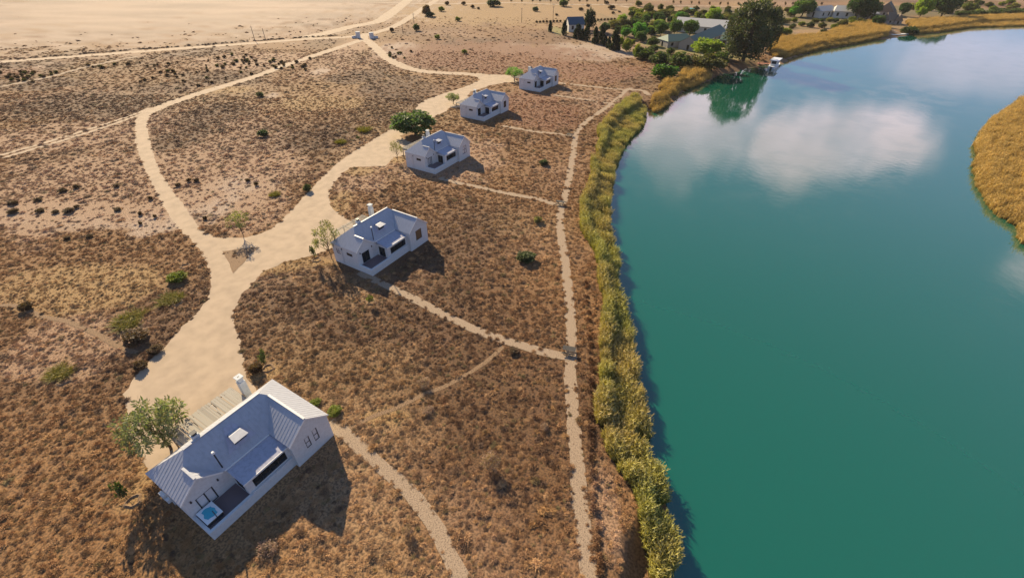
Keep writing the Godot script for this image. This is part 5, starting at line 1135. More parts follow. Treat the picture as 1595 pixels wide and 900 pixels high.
func plant_mesh(kind: String, variant: int) -> Array:   # [wood, leaves], one unit high and one across
	var key := kind + str(variant)
	if plant_meshes.has(key): return plant_meshes[key]
	rng.seed = hash(key)
	var wood := M.new()
	var lf := M.new()
	var bark := Color(0.09, 0.065, 0.045)
	var green := Color(0.075, 0.105, 0.032)
	var clumps := []   # [centre, radius]
	var per := 60
	var size := 0.05
	var thin := 0.3
	var trunk_top := 0.4
	match kind:
		"feather":
			for i in 46:
				var t := rr(0, TAU)
				var r := sqrt(rng.randf()) * 0.43
				var y := 0.42 + rr(0.0, 0.5) * (1.0 - r * r * 3.0)
				clumps.append([Vector3(cos(t) * r, y, sin(t) * r), rr(0.06, 0.11)])
			per = 78; size = 0.055; thin = 0.17; green = Color(0.26, 0.275, 0.14); trunk_top = 0.3
		"sparse":
			for i in 26:
				var t := rr(0, TAU)
				var r := sqrt(rng.randf()) * 0.44
				clumps.append([Vector3(cos(t) * r, 0.45 + rr(0.0, 0.5) * (1.0 - r * r * 2.5), sin(t) * r), rr(0.05, 0.1)])
			per = 44; size = 0.06; thin = 0.16; green = Color(0.27, 0.26, 0.12); trunk_top = 0.35
		"round":
			for i in 60:
				var d := Vector3(rr(-1, 1), rr(-0.75, 1), rr(-1, 1)).normalized()
				var r := rr(0.55, 1.0)
				clumps.append([Vector3(d.x * 0.4 * r, 0.56 + d.y * 0.36 * r, d.z * 0.4 * r), rr(0.07, 0.14)])
			per = 90; size = 0.055; thin = 0.42; trunk_top = 0.3; green = Color(0.125, 0.185, 0.062)
		"gum":
			for i in 120:
				var t := rr(0, TAU)
				var y := rr(0.12, 0.95)
				var r := 0.46 * sqrt(maxf(0.05, 1.0 - pow((y - 0.52) / 0.5, 2.0))) * sqrt(rr(0.15, 1.0))
				clumps.append([Vector3(cos(t) * r, y, sin(t) * r), rr(0.06, 0.12)])
			per = 70; size = 0.04; thin = 0.36; green = Color(0.075, 0.09, 0.042); trunk_top = 0.5
		"conifer":
			for i in 44:
				var y := rr(0.06, 0.97)
				var t := rr(0, TAU)
				var r := 0.42 * pow(1.0 - y, 0.6) * rr(0.5, 1.0)
				clumps.append([Vector3(cos(t) * r, y, sin(t) * r), rr(0.06, 0.12)])
			per = 60; size = 0.1; thin = 0.3; green = Color(0.036, 0.05, 0.024); trunk_top = 0.8
		"palm":
			for i in 26:
				var t := rr(0, TAU)
				clumps.append([Vector3(cos(t) * rr(0, 0.3), rr(0.35, 0.85), sin(t) * rr(0, 0.3)), rr(0.1, 0.2)])
			per = 60; size = 0.18; thin = 0.14; green = Color(0.034, 0.046, 0.02); trunk_top = 0.7
		"sapling":
			for i in 12:
				clumps.append([Vector3(rr(-0.26, 0.26), rr(0.5, 0.92), rr(-0.26, 0.26)), rr(0.09, 0.17)])
			per = 26; size = 0.11; thin = 0.35; green = Color(0.075, 0.10, 0.035); trunk_top = 0.8
		"bare":
			for i in 9:
				clumps.append([Vector3(rr(-0.4, 0.4), rr(0.5, 0.95), rr(-0.4, 0.4)), 0.08])
			per = 5; size = 0.06; green = Color(0.10, 0.075, 0.045); trunk_top = 0.5
		"bush":
			for i in 40:
				var d := Vector3(rr(-1, 1), rr(-0.5, 1), rr(-1, 1)).normalized()
				var r := rr(0.5, 1.0)
				clumps.append([Vector3(d.x * 0.4 * r, 0.44 + d.y * 0.40 * r, d.z * 0.4 * r), rr(0.09, 0.17)])
			per = 64; size = 0.085; thin = 0.4; green = Color(0.10, 0.125, 0.042); trunk_top = 0.12
		"greybush":
			for i in 34:
				var d := Vector3(rr(-1, 1), rr(-0.3, 1), rr(-1, 1)).normalized()
				clumps.append([Vector3(d.x * 0.38, 0.4 + d.y * 0.42, d.z * 0.38) * rr(0.6, 1.0), rr(0.08, 0.16)])
			per = 40; size = 0.08; thin = 0.14; green = Color(0.13, 0.12, 0.08); trunk_top = 0.1
		"tuft":
			for i in 30:
				var t := rr(0, TAU)
				var r := sqrt(rng.randf()) * 0.48
				clumps.append([Vector3(cos(t) * r, rr(0.02, 0.2), sin(t) * r), 0.1])
			per = 30; size = 0.55; thin = 0.02; green = Color(0.10, 0.095, 0.035); trunk_top = 0.02
	for c in clumps:
		var shade := rr(0.75, 1.2)
		for i in per:
			var d := Vector3(rr(-1, 1), rr(-0.8, 1), rr(-1, 1)).normalized()
			var p: Vector3 = c[0] + d * c[1] * pow(rng.randf(), 0.4)
			var g := (d + Vector3(rr(-1, 1), rr(-0.7, 0.7), rr(-1, 1)) * 0.8).normalized()
			if kind == "tuft": g = Vector3(rr(-0.7, 0.7), 1, rr(-0.7, 0.7)).normalized()
			var l := size * rr(0.7, 1.4)
			var k := green * shade * rr(0.75, 1.3)
			k.r *= rr(0.85, 1.25)
			leaf(lf, p, g, l, l * thin, k)
	var base := Vector3.ZERO
	var r0 := 0.03
	match kind:
		"sparse": r0 = 0.016
		"feather": r0 = 0.024
		"gum": r0 = 0.04
		"sapling", "bare": r0 = 0.022
		"bush", "greybush", "tuft": r0 = 0.02
	var forks := [base]
	if trunk_top > 0.2:
		var top := Vector3(rr(-0.04, 0.04), trunk_top, rr(-0.04, 0.04))
		limb(wood, base, top, r0, r0 * 0.6, bark, 4)
		forks = [base.lerp(top, 0.55), base.lerp(top, 0.8), top]
	var nl := mini(clumps.size(), 22)
	for i in nl:
		var c: Array = clumps[i * clumps.size() / nl]
		limb(wood, forks[i % forks.size()], c[0], r0 * 0.34, r0 * 0.08, bark)
	plant_meshes[key] = [wood.mesh(), lf.mesh()]
	return plant_meshes[key]

func leaf_mat(tint: int) -> StandardMaterial3D:
	var t: Color = TINTS[tint]
	var m := mat("foliage%d" % tint, Color(t.r / 3, t.g / 3, t.b / 3), 0.7, true)
	m.albedo_color = Color(1, 1, 1)
	m.cull_mode = BaseMaterial3D.CULL_DISABLED
	m.backlight_enabled = true
	m.backlight = Color(0.85, 0.9, 0.6)
	return m

func tinted(mesh: ArrayMesh, tint: int, key: String) -> ArrayMesh:
	if tint == 0: return mesh
	var k := key + "|" + str(tint)
	if plant_meshes.has(k): return plant_meshes[k]
	var a := mesh.surface_get_arrays(0)
	var c: PackedColorArray = a[Mesh.ARRAY_COLOR]
	var t: Color = TINTS[tint]
	for i in c.size(): c[i] = Color(minf(c[i].r * t.r, 0.5), minf(c[i].g * t.g, 0.5), minf(c[i].b * t.b, 0.5))
	a[Mesh.ARRAY_COLOR] = c
	var m := ArrayMesh.new()
	m.add_surface_from_arrays(Mesh.PRIMITIVE_TRIANGLES, a)
	plant_meshes[k] = m
	return m

func build_plants():
	var bark := mat("bark", Color.WHITE, 0.95, true)
	var turn := RandomNumberGenerator.new()
	turn.seed = 9
	var i := 0
	for p in plants:
		var variant := i % (3 if p[0] in ["bush", "round", "sapling"] else 2)
		i += 1
		var ms := plant_mesh(p[0], variant)
		var o := thing(p[5], p[6], p[7], Vector3(p[1], 0, p[2]), turn.randf() * TAU, p[8])
		o.position.y = ground_y(p[1], p[2])
		var h: float = p[3]
		var w: float = p[4]
		o.scale = Vector3(w, h, w)
		part(o, "trunk" if not p[0] in ["bush", "greybush", "tuft"] else "stems", ms[0], bark)
		part(o, "crown", tinted(ms[1], p[9], p[0] + str(variant)), leaf_mat(0))

# ---------------------------------------------------------------- the cottages
const HL := 14.67
const HS := 6.28
const WLW := 4.03
const WRW := 4.95
const VR := 9.81
const VT := 9.26
const EH := 4.05
const TP := 0.83

func roof_slope(parent: Node, n: String, poly: Array, a: float, b: float, c: float, m: Material, rib := 0.46):   # y = a + b u + c v, ribbed sheet metal
	var me := M.new()
	var q := PackedVector2Array(poly)
	var up := func(p: Vector2, dy: float) -> Vector3: return Vector3(p.x, a + b * p.x + c * p.y + dy, p.y)
	var t := Geometry2D.triangulate_polygon(q)
	for i in range(0, t.size(), 3):
		var e0: Vector3 = up.call(q[t[i]], 0.0)
		var e1: Vector3 = up.call(q[t[i + 1]], 0.0)
		var e2: Vector3 = up.call(q[t[i + 2]], 0.0)
		if (e2 - e0).cross(e1 - e0).y < 0:
			var sw := e1
			e1 = e2; e2 = sw
		me.tri(e0, e1, e2)
		var dn := Vector3.DOWN * 0.07
		me.tri(e0 + dn, e2 + dn, e1 + dn)
	for i in q.size():
		var p0 := q[i]
		var p1 := q[(i + 1) % q.size()]
		me.quad(up.call(p0, -0.07), up.call(p1, -0.07), up.call(p1, 0.0), up.call(p0, 0.0))
	# ribs run down the slope
	var along_u := absf(b) > absf(c)
	var lo := 1e9
	var hi := -1e9
	for p in q:
		lo = minf(lo, p.y if along_u else p.x); hi = maxf(hi, p.y if along_u else p.x)
	var s := lo + rib * 0.5
	while s < hi:
		var xs := []
		for i in q.size():
			var p0 := q[i]
			var p1 := q[(i + 1) % q.size()]
			var s0 := p0.y if along_u else p0.x
			var s1 := p1.y if along_u else p1.x
			if (s0 > s) != (s1 > s):
				var f := (s - s0) / (s1 - s0)
				xs.append(lerpf(p0.x, p1.x, f) if along_u else lerpf(p0.y, p1.y, f))
		xs.sort()
		for i in range(0, xs.size() - 1, 2):
			if xs[i + 1] - xs[i] < 0.2: continue
			var e0: Vector3 = up.call(Vector2(xs[i] + 0.04, s) if along_u else Vector2(s, xs[i] + 0.04), 0.006)
			var e1: Vector3 = up.call(Vector2(xs[i + 1] - 0.04, s) if along_u else Vector2(s, xs[i + 1] - 0.04), 0.006)
			me.bar(e0, e1, 0.05, 0.02)
		s += rib
	part(parent, n, me.mesh(), m)

func wall(parent: Node, t: Transform3D, length: float, y0: float, y1: float, holes: Array, m: Material, thick := 0.3, gable := []):   # local x along, y up, z outward
	var me := M.new()
	var xs := [0.0, length]
	var ys := [y0, y1]
	for h in holes:
		xs.append_array([h[0], h[0] + h[2]]); ys.append_array([h[1], h[1] + h[3]])
	xs.sort(); ys.sort()
	for i in xs.size() - 1:
		if xs[i + 1] - xs[i] < 0.001: continue
		for j in ys.size() - 1:
			if ys[j + 1] - ys[j] < 0.001: continue
			var c := Vector2((xs[i] + xs[i + 1]) / 2, (ys[j] + ys[j + 1]) / 2)
			var cut := false
			for h in holes:
				if c.x > h[0] and c.x < h[0] + h[2] and c.y > h[1] and c.y < h[1] + h[3]: cut = true
			if not cut: me.box(Vector3(xs[i], ys[j], -thick), Vector3(xs[i + 1], ys[j + 1], 0))
	if gable:
		var a := Vector3(gable[0], y1, 0)
		var b := Vector3(gable[1], y1, 0)
		var p := Vector3(gable[2], gable[3], 0)
		var back := Vector3(0, 0, -thick)
		me.tri(a, p, b); me.tri(a + back, b + back, p + back)
	part(parent, "wall", me.mesh(), m, t)

func window(parent: Node, n: String, t: Transform3D, x: float, y: float, w: float, h: float, cols: int, rows: int, fm: Material, pm: Material, bar := 0.07, label := ""):
	var f := M.new()
	var z0 := -0.13
	var z1 := -0.04
	f.box(Vector3(0, 0, z0), Vector3(bar, h, z1)); f.box(Vector3(w - bar, 0, z0), Vector3(w, h, z1))
	f.box(Vector3(bar, 0, z0), Vector3(w - bar, bar, z1)); f.box(Vector3(bar, h - bar, z0), Vector3(w - bar, h, z1))
	for i in range(1, cols):
		f.box(Vector3(w * i / cols - bar / 2, bar, z0 + 0.01), Vector3(w * i / cols + bar / 2, h - bar, z1 - 0.005))
	for j in range(1, rows):
		for i in cols:
			f.box(Vector3(w * i / cols + bar / 2, h * j / rows - bar * 0.4, z0 + 0.012), Vector3(w * (i + 1) / cols - bar / 2, h * j / rows + bar * 0.4, z1 - 0.008))
	var o := part(parent, n, f.mesh(), fm, t * Transform3D(Basis.IDENTITY, Vector3(x, y, 0)))
	if label: o.set_meta("label", label)
	for i in cols:
		for j in rows:
			var g := M.new()
			g.box(Vector3(w * i / cols + bar * 0.4, h * j / rows + bar * 0.3, -0.105), Vector3(w * (i + 1) / cols - bar * 0.4, h * (j + 1) / rows - bar * 0.3, -0.095))
			part(o, "pane", g.mesh(), pm)

func ridge_cap(parent: Node, a: Vector3, b: Vector3, m: Material):
	var me := M.new()
	me.bar(a + Vector3.UP * 0.03, b + Vector3.UP * 0.03, 0.26, 0.06)
	part(parent, "ridge_cap", me.mesh(), m)

func cottage(k: int, at: Array, label: String):
	var wallm: Material = mats.plaster
	var roofm: Material = mats.roof_metal
	var dark := mat("dark_frame", Color(0.03, 0.03, 0.035), 0.5)
	var white := mat("white_frame", Color(0.72, 0.72, 0.70), 0.5)
	var glass := mat("window_glass", Color(0.018, 0.022, 0.026), 0.06)
	var sky_pane := mat("pale_sky_pane", Color(0.60, 0.62, 0.64), 0.25)  # pale panes, the reflected sky painted into their colour
	var brown := mat("brown_curtain", Color(0.13, 0.085, 0.05), 0.3)
	var o := thing("cottage", label, "cottage", Vector3(at[0], 0, at[1]), at[2], "white riverside cottages")
	var tf := func(u: float, v: float, dir: Vector3) -> Transform3D: return Transform3D(Basis(dir, Vector3.UP, dir.cross(Vector3.UP)), Vector3(u, 0, v))
	var X := Vector3(1, 0, 0)
	var Z := Vector3(0, 0, 1)
	# plastered walls with their openings
	var tl: Transform3D = tf.call(0.0, 0.0, Z)
	var lh := [[0.95, 2.05, 0.95, 1.05], [3.55, 2.5, 1.45, 0.58]]
	wall(o, tl, HS, 0.0, EH - 0.06, lh, wallm)
	window(o, "window", tl, lh[0][0], lh[0][1], lh[0][2], lh[0][3], 2, 2, dark if k < 2 else white, sky_pane if k != 1 else sky_pane, 0.06)
	window(o, "window", tl, lh[1][0], lh[1][1], lh[1][2], lh[1][3], 2, 1, dark, glass, 0.06)
	var tg: Transform3D = tf.call(0.3, HS, X)
	var door := [0.72, 1.03, 1.75, 2.1]
	wall(o, tg, WLW - 0.3, 0.0, EH - 0.06, [door], wallm, 0.3, [-0.3, WLW - 0.3, WLW / 2 - 0.3, EH + TP * WLW / 2 - 0.07])
	if k == 0: window(o, "folding_door", tg, door[0], door[1], door[2], door[3], 2, 1, dark, sky_pane, 0.12, "terrace door with two pale panels between dark posts")
	elif k == 2: window(o, "folding_door", tg, door[0], door[1], door[2], door[3], 3, 1, dark, sky_pane, 0.16, "terrace door with pale panels between dark posts")
	else: window(o, "folding_door", tg, door[0], door[1], door[2], door[3], 2, 1, dark, glass, 0.06, "dark glazed terrace door")
	wall(o, tf.call(WLW, HS, X), HL - WRW - WLW, 0.0, EH - 0.1, [], wallm)
	wall(o, tf.call(HL - WRW, HS, Z), VR - HS - 0.3, 0.0, EH - 0.06, [], wallm)
	var tr: Transform3D = tf.call(HL - WRW, VR, X)
	var rh := [[1.6, 1.55, 0.62, 1.7], [2.72, 1.55, 0.62, 1.9]] if k == 0 else [[1.65, 1.52, 1.65, 2.05]]
	wall(o, tr, WRW, 0.0, EH - 0.06, rh, wallm, 0.3, [0.0, WRW, WRW / 2, EH + TP * WRW / 2 - 0.07])
	if k == 0:
		for h in rh: window(o, "window", tr, h[0], h[1], h[2], h[3], 1, 2, dark, sky_pane, 0.08)
	elif k == 1: window(o, "window", tr, rh[0][0], rh[0][1], rh[0][2], rh[0][3], 1, 1, dark, brown, 0.06, "single brown curtained gable window")
	elif k == 2: window(o, "window", tr, rh[0][0], rh[0][1], rh[0][2], rh[0][3], 2, 2, dark, sky_pane, 0.09)
	else: window(o, "window", tr, rh[0][0], rh[0][1], rh[0][2], rh[0][3], 2, 2, dark, glass, 0.08)
	wall(o, tf.call(HL, VR - 0.3, -Z), VR - 0.3, 0.0, EH - 0.06, [[2.0, 2.0, 1.2, 1.1]], wallm)
	window(o, "window", tf.call(HL, VR - 0.3, -Z), 2.0, 2.0, 1.2, 1.1, 2, 1, dark, glass, 0.07)
	var tb: Transform3D = tf.call(HL - 0.3, 0.0, -X)
	var bh := [[1.4, 1.9, 1.2, 1.2], [5.6, 0.95, 1.6, 2.1], [10.2, 1.9, 1.2, 1.2]]
	wall(o, tb, HL - 0.6, 0.0, EH - 0.06, bh, wallm)
	for h in bh: window(o, "window" if h[1] > 1.5 else "back_door", tb, h[0], h[1], h[2], h[3], 2, 1, dark, glass, 0.07)
	# the glazed veranda under the lean-to roof
	var ts: Transform3D = tf.call(4.6, HS, Z)
	var side := [0.5, 1.03, 1.55, 1.95]
	wall(o, ts, 8.95 - HS, 0.0, 3.32, [side], wallm, 0.22)
	window(o, "glass_door", ts, side[0], side[1], side[2], side[3], 2, 1, dark, glass, 0.06)
	var tv: Transform3D = tf.call(4.82, 8.95, X)
	var fw := [0.55, 1.55, 3.95, 1.28]
	wall(o, tv, HL - WRW - 4.82, 0.0, 3.22, [fw], wallm, 0.22)
	window(o, "veranda_window", tv, fw[0], fw[1], fw[2], fw[3], 4, 1, dark, glass, 0.06)
	# terrace, parapet and plinth
	var me := M.new()
	me.box(Vector3(0.3, 0.0, HS), Vector3(4.6, 1.02, VT - 0.33))
	part(o, "terrace_floor", me.mesh(), mats.terrace)
	me = M.new()
	me.box(Vector3(0, 0, HS), Vector3(0.3, 1.28, VT - 0.34))
	me.box(Vector3(0, 0, VT - 0.34), Vector3(HL - WRW, 1.283, VT))
	part(o, "parapet", me.mesh(), wallm)
	me = M.new()
	me.box(Vector3(4.8, 1.284, 8.952), Vector3(HL - WRW, 1.45, VT - 0.05))
	part(o, "window_ledge", me.mesh(), wallm)
	# roofs
	var og := 0.12
	var oe := 0.14
	roof_slope(o, "roof_slope", [Vector2(-oe, -oe), Vector2(HS / 2, HS / 2), Vector2(WLW / 2, HS - WLW / 2), Vector2(WLW / 2, HS + og), Vector2(-oe, HS + og)], EH, TP, 0, roofm)
	roof_slope(o, "roof_slope", [Vector2(-oe, -oe), Vector2(HL + oe, -oe), Vector2(HL - HS / 2, HS / 2), Vector2(HS / 2, HS / 2)], EH, 0, TP, roofm)
	roof_slope(o, "roof_slope", [Vector2(HL + oe, -oe), Vector2(HL + oe, VR + og), Vector2(HL - WRW / 2, VR + og), Vector2(HL - WRW / 2, HS - WRW / 2), Vector2(HL - HS / 2, HS / 2)], EH + TP * HL, -TP, 0, roofm)
	roof_slope(o, "roof_slope", [Vector2(WLW / 2, HS - WLW / 2), Vector2(WLW + og, HS + og), Vector2(WLW / 2, HS + og)], EH + TP * WLW, -TP, 0, roofm)
	roof_slope(o, "roof_slope", [Vector2(HS / 2, HS / 2), Vector2(HL - HS / 2, HS / 2), Vector2(HL - WRW / 2, HS - WRW / 2), Vector2(HL - WRW - oe, HS + oe), Vector2(WLW + oe, HS + oe), Vector2(WLW / 2, HS - WLW / 2)], EH + TP * HS, 0, -TP, roofm)
	roof_slope(o, "roof_slope", [Vector2(HL - WRW / 2, HS - WRW / 2), Vector2(HL - WRW / 2, VR + og), Vector2(HL - WRW - oe, VR + og), Vector2(HL - WRW - oe, HS + oe)], EH - TP * (HL - WRW), TP, 0, roofm)
	roof_slope(o, "veranda_roof", [Vector2(4.47, HS + 0.01), Vector2(HL - WRW - 0.01, HS + 0.01), Vector2(HL - WRW - 0.01, 9.1), Vector2(4.47, 9.1)], 3.84 + 0.185 * HS, 0, -0.185, mats.flat_roof, 0.8)
	ridge_cap(o, Vector3(HS / 2 - 0.1, EH + TP * HS / 2, HS / 2), Vector3(HL - HS / 2 + 0.1, EH + TP * HS / 2, HS / 2), roofm)
	ridge_cap(o, Vector3(WLW / 2, EH + TP * WLW / 2, HS - WLW / 2), Vector3(WLW / 2, EH + TP * WLW / 2, HS + og + 0.02), roofm)
	ridge_cap(o, Vector3(HL - WRW / 2, EH + TP * WRW / 2, HS - WRW / 2), Vector3(HL - WRW / 2, EH + TP * WRW / 2, VR + og + 0.02), roofm)
	var ey := EH - TP * oe - 0.1
	for e in [[-oe, WLW / 2, HS + og], [HL + oe, HL - WRW / 2, VR + og], [HL - WRW - oe, HL - WRW / 2, VR + og], [WLW + oe, WLW / 2, HS + og]]:
		me = M.new()
		me.bar(Vector3(e[0], ey, e[2] + 0.02), Vector3(e[1], ey + TP * absf(e[1] - e[0]), e[2] + 0.02), 0.04, 0.17)
		part(o, "barge_board", me.mesh(), white)
	me = M.new()   # gutters
	me.bar(Vector3(WLW + 0.3, EH - 0.17, HS + oe + 0.07), Vector3(HL - WRW - 0.2, EH - 0.17, HS + oe + 0.07), 0.12, 0.1)
	part(o, "gutter", me.mesh(), white)
	me = M.new()
	me.bar(Vector3(4.45, 3.29, 9.14), Vector3(HL - WRW - 0.02, 3.29, 9.14), 0.07, 0.14)
	part(o, "gutter", me.mesh(), white)
	# dormer light in the front slope
	var sy := func(v: float) -> float: return EH + TP * (HS - v)
	me = M.new()
	var fl := [Vector2(6.8, 3.7), Vector2(7.7, 3.7), Vector2(8.75, 5.75), Vector2(5.6, 5.75)]
	var fp := fl.map(func(p): return Vector3(p.x, sy.call(p.y) + 0.075, p.y))
	me.quad(fp[3], fp[2], fp[1], fp[0])
	part(o, "dormer_flashing", me.mesh(), mats.flat_roof)
	me = M.new()
	for du in [6.55, 7.9]:
		me.quad(Vector3(du, sy.call(5.45), 5.45), Vector3(du, sy.call(4.4), 4.4), Vector3(du, 5.72, 4.45), Vector3(du, 5.66, 5.45))
	me.quad(Vector3(6.42, 5.68, 6.0), Vector3(8.03, 5.68, 6.0), Vector3(7.9, 5.82, 4.9), Vector3(6.55, 5.82, 4.9))
	me.quad(Vector3(6.55, 5.82, 4.9), Vector3(7.9, 5.82, 4.9), Vector3(7.75, 5.72, 4.35), Vector3(6.7, 5.72, 4.35))
	me.quad(Vector3(6.42, 5.6, 6.0), Vector3(8.03, 5.6, 6.0), Vector3(8.03, 5.68, 6.0), Vector3(6.42, 5.68, 6.0))
	me.quad(Vector3(6.55, 5.74, 4.9), Vector3(7.9, 5.74, 4.9), Vector3(8.03, 5.6, 6.0), Vector3(6.42, 5.6, 6.0))
	me.quad(Vector3(6.42, 5.6, 6.0), Vector3(6.42, 5.68, 6.0), Vector3(6.55, 5.82, 4.9), Vector3(6.55, 5.74, 4.9))
	me.quad(Vector3(8.03, 5.68, 6.0), Vector3(8.03, 5.6, 6.0), Vector3(7.9, 5.74, 4.9), Vector3(7.9, 5.82, 4.9))
	var dm := part(o, "dormer", me.mesh(), roofm)
	me = M.new()
	me.box(Vector3(6.56, 4.7, 5.38), Vector3(7.89, 5.64, 5.42))
	part(dm, "pane", me.mesh(), glass)
	# flue, chimneys
	me = M.new()
	me.tube(Vector3(4.42, 3.9, 6.12), Vector3(4.42, 6.65, 6.12), 0.07, 0.07, 8)
	var flue := part(o, "flue_pipe", me.mesh(), mats.dark_metal)
	me = M.new()
	me.tube(Vector3(4.42, 6.65, 6.12), Vector3(4.42, 6.88, 6.12), 0.19, 0.12, 10)
	part(flue, "flue_cap", me.mesh(), white)
	me = M.new()
	me.box(Vector3(4.25, 6.0, 2.42), Vector3(4.95, 7.05, 3.0))
	var ch := part(o, "chimney", me.mesh(), wallm)
	me = M.new()
	me.box(Vector3(4.38, 7.05, 2.5), Vector3(4.82, 7.3, 2.92)); me.box(Vector3(4.3, 7.3, 2.44), Vector3(4.9, 7.36, 2.98))
	part(ch, "cowl", me.mesh(), mats.dark_metal)
	me = M.new()
	me.box(Vector3(11.85, 0, -2.68), Vector3(12.6, 4.8, -1.92)); me.box(Vector3(11.93, 4.8, -2.6), Vector3(12.52, 5.4, -2.0)); me.box(Vector3(11.8, 5.4, -2.73), Vector3(12.65, 5.52, -1.87))
	ch = part(o, "barbecue_chimney", me.mesh(), wallm)
	me = M.new()
	me.box(Vector3(12.08, 5.521, -2.4), Vector3(12.34, 5.526, -2.2))
	part(ch, "smoke_hole", me.mesh(), mats.dark_metal)
	# pergola
	for u in [3.9, 6.5, 9.1, 11.6]:
		me = M.new()
		me.box(Vector3(u - 0.08, 0, -4.36), Vector3(u + 0.08, 2.7, -4.2))
		part(o, "pergola_post", me.mesh(), mats.timber)
		me = M.new()
		me.box(Vector3(u - 0.06, 2.7, -4.5), Vector3(u + 0.06, 2.86, 0.0))
		part(o, "pergola_beam", me.mesh(), mats.timber)
	me = M.new()
	me.box(Vector3(3.7, 2.55, -4.34), Vector3(11.72, 2.698, -4.22))
	part(o, "pergola_beam", me.mesh(), mats.timber)
	rng.seed = 100 + k
	var slat := M.new()
	slat.box(Vector3(-0.055, 0, -4.5), Vector3(0.055, 0.03, -0.02))
	var sm := slat.mesh()
	var u := 3.72
	var gap := 0.125 if k == 0 else 0.26
	while u < 11.7:
		part(o, "pergola_slat", sm, mats.lath if rng.randf() < 0.7 else mats.lath_dark, Transform3D(Basis(Vector3.UP, rr(-0.006, 0.006)), Vector3(u, 2.862 + rr(0, 0.012), rr(-0.06, 0.06))))
		u += gap * (1.0 if rng.randf() > 0.06 else 1.6)
	# wall lamps, pipe, outdoor unit
	for l in [[tg, 0.36, 3.42], [tg, 3.15, 3.46], [tl, 2.56, 3.45]]:
		me = M.new()
		me.tube(Vector3(l[1], l[2] - 0.14, 0.11), Vector3(l[1], l[2] + 0.12, 0.11), 0.1, 0.06, 8)
		me.box(Vector3(l[1] - 0.03, l[2] - 0.03, 0.0), Vector3(l[1] + 0.03, l[2] + 0.03, 0.06))
		part(o, "wall_lamp", me.mesh(), mats.dark_metal, l[0])
	me = M.new()
	me.tube(Vector3(2.4, 2.9, 0.07), Vector3(2.4, 0.1, 0.07), 0.05, 0.05, 6)
	me.tube(Vector3(1.6, 2.88, 0.07), Vector3(2.44, 2.9, 0.07), 0.045, 0.045, 6)
	part(o, "drain_pipe", me.mesh(), mats.pipe, tl)
	me = M.new()
	me.box(Vector3(0.2, 0.15, 0.05), Vector3(1.1, 0.85, 0.42)); me.box(Vector3(1.25, 0.1, 0.05), Vector3(1.75, 0.6, 0.4))
	if k == 0: part(o, "outdoor_unit", me.mesh(), white, tl)

func tub():
	var h: Array = houses[0]
	var o := thing("hot_tub", "square hot tub with bright blue water on the cottage terrace", "hot tub", Vector3(h[0], 0, h[1]) + Vector3(1.18, 1.02, 7.45).rotated(Vector3.UP, h[2]), h[2])
	var me := M.new()
	me.box(Vector3(-0.78, 0, -0.95), Vector3(0.78, 0.5, 0.95))
	part(o, "cabinet", me.mesh(), mats.dark_metal)
	me = M.new()   # rim with rounded moulded seats
	var cuts := []
	for i in 40: cuts.append(TAU * i / 40)
	var ca := atan2(1.0, 0.82)
	cuts.append_array([ca, PI - ca, PI + ca, TAU - ca])
	cuts.sort()
	cuts.append(TAU)
	for i in cuts.size() - 1:
		var pr := []
		for t in [cuts[i], cuts[i + 1]]:
			var d := Vector2(cos(t), sin(t))
			var sq := 1.0 / maxf(absf(d.x) / 0.82, absf(d.y) / 1.0)
			var inr := (1.0 / maxf(absf(d.x) / 0.66, absf(d.y) / 0.84)) * (0.80 + 0.10 * cos(4 * t + 0.6) + 0.05 * sin(3 * t))
			pr.append([Vector3(d.x * sq, 0, d.y * sq), Vector3(d.x * inr, 0, d.y * inr)])
		var a := Vector3.UP * 0.5
		var b := Vector3.UP * 0.58
		me.quad(pr[1][0] + a, pr[0][0] + a, pr[0][0] + b, pr[1][0] + b)
		me.quad(pr[0][0] + b, pr[0][1] + b, pr[1][1] + b, pr[1][0] + b)
		me.quad(pr[0][1] + a * 0.9, pr[1][1] + a * 0.9, pr[1][1] + b, pr[0][1] + b)
	part(o, "rim", me.mesh(), mat("acrylic", Color(0.75, 0.8, 0.82), 0.2))
	me = M.new()
	me.box(Vector3(-0.74, 0.505, -0.92), Vector3(0.74, 0.545, 0.92))
	part(o, "water", me.mesh(), mat("tub_water", Color(0.06, 0.42, 0.55), 0.04))
	me = M.new()
	me.box(Vector3(0.1, 0, 0.98), Vector3(0.55, 0.22, 1.35)); me.tube(Vector3(0.18, 0.2, 1.0), Vector3(0.18, 0.95, 0.98), 0.04, 0.04, 6); me.tube(Vector3(0.18, 0.93, 1.0), Vector3(0.22, 0.93, 0.35), 0.04, 0.04, 6)
	part(o, "step_rail", me.mesh(), mats.dark_metal)

# ---------------------------------------------------------------- furniture and far things
func picnic(at: Vector2, turn: float, label: String):
	var o := thing("picnic_table", label, "picnic table", Vector3(at.x, 0.03, at.y), turn, "picnic tables on the river path")
	var m: Material = mats.dark_timber
	for i in 4:
		var me := M.new()
		me.box(Vector3(-0.95, 0.72, -0.38 + i * 0.195), Vector3(0.95, 0.76, -0.2 + i * 0.195))
		part(o, "plank", me.mesh(), m)
	for s in [-1, 1]:
		var me := M.new()
		me.box(Vector3(-0.95, 0.43, s * 0.72 - 0.13), Vector3(0.95, 0.47, s * 0.72 + 0.13))
		part(o, "bench", me.mesh(), m)
		me = M.new()
		me.bar(Vector3(s * 0.65, 0, -0.62), Vector3(s * 0.65, 0.72, -0.25), 0.06, 0.1); me.bar(Vector3(s * 0.65, 0, 0.62), Vector3(s * 0.65, 0.72, 0.25), 0.06, 0.1); me.bar(Vector3(s * 0.65, 0.4, -0.82), Vector3(s * 0.65, 0.4, 0.82), 0.05, 0.08)
		part(o, "leg_frame", me.mesh(), m)

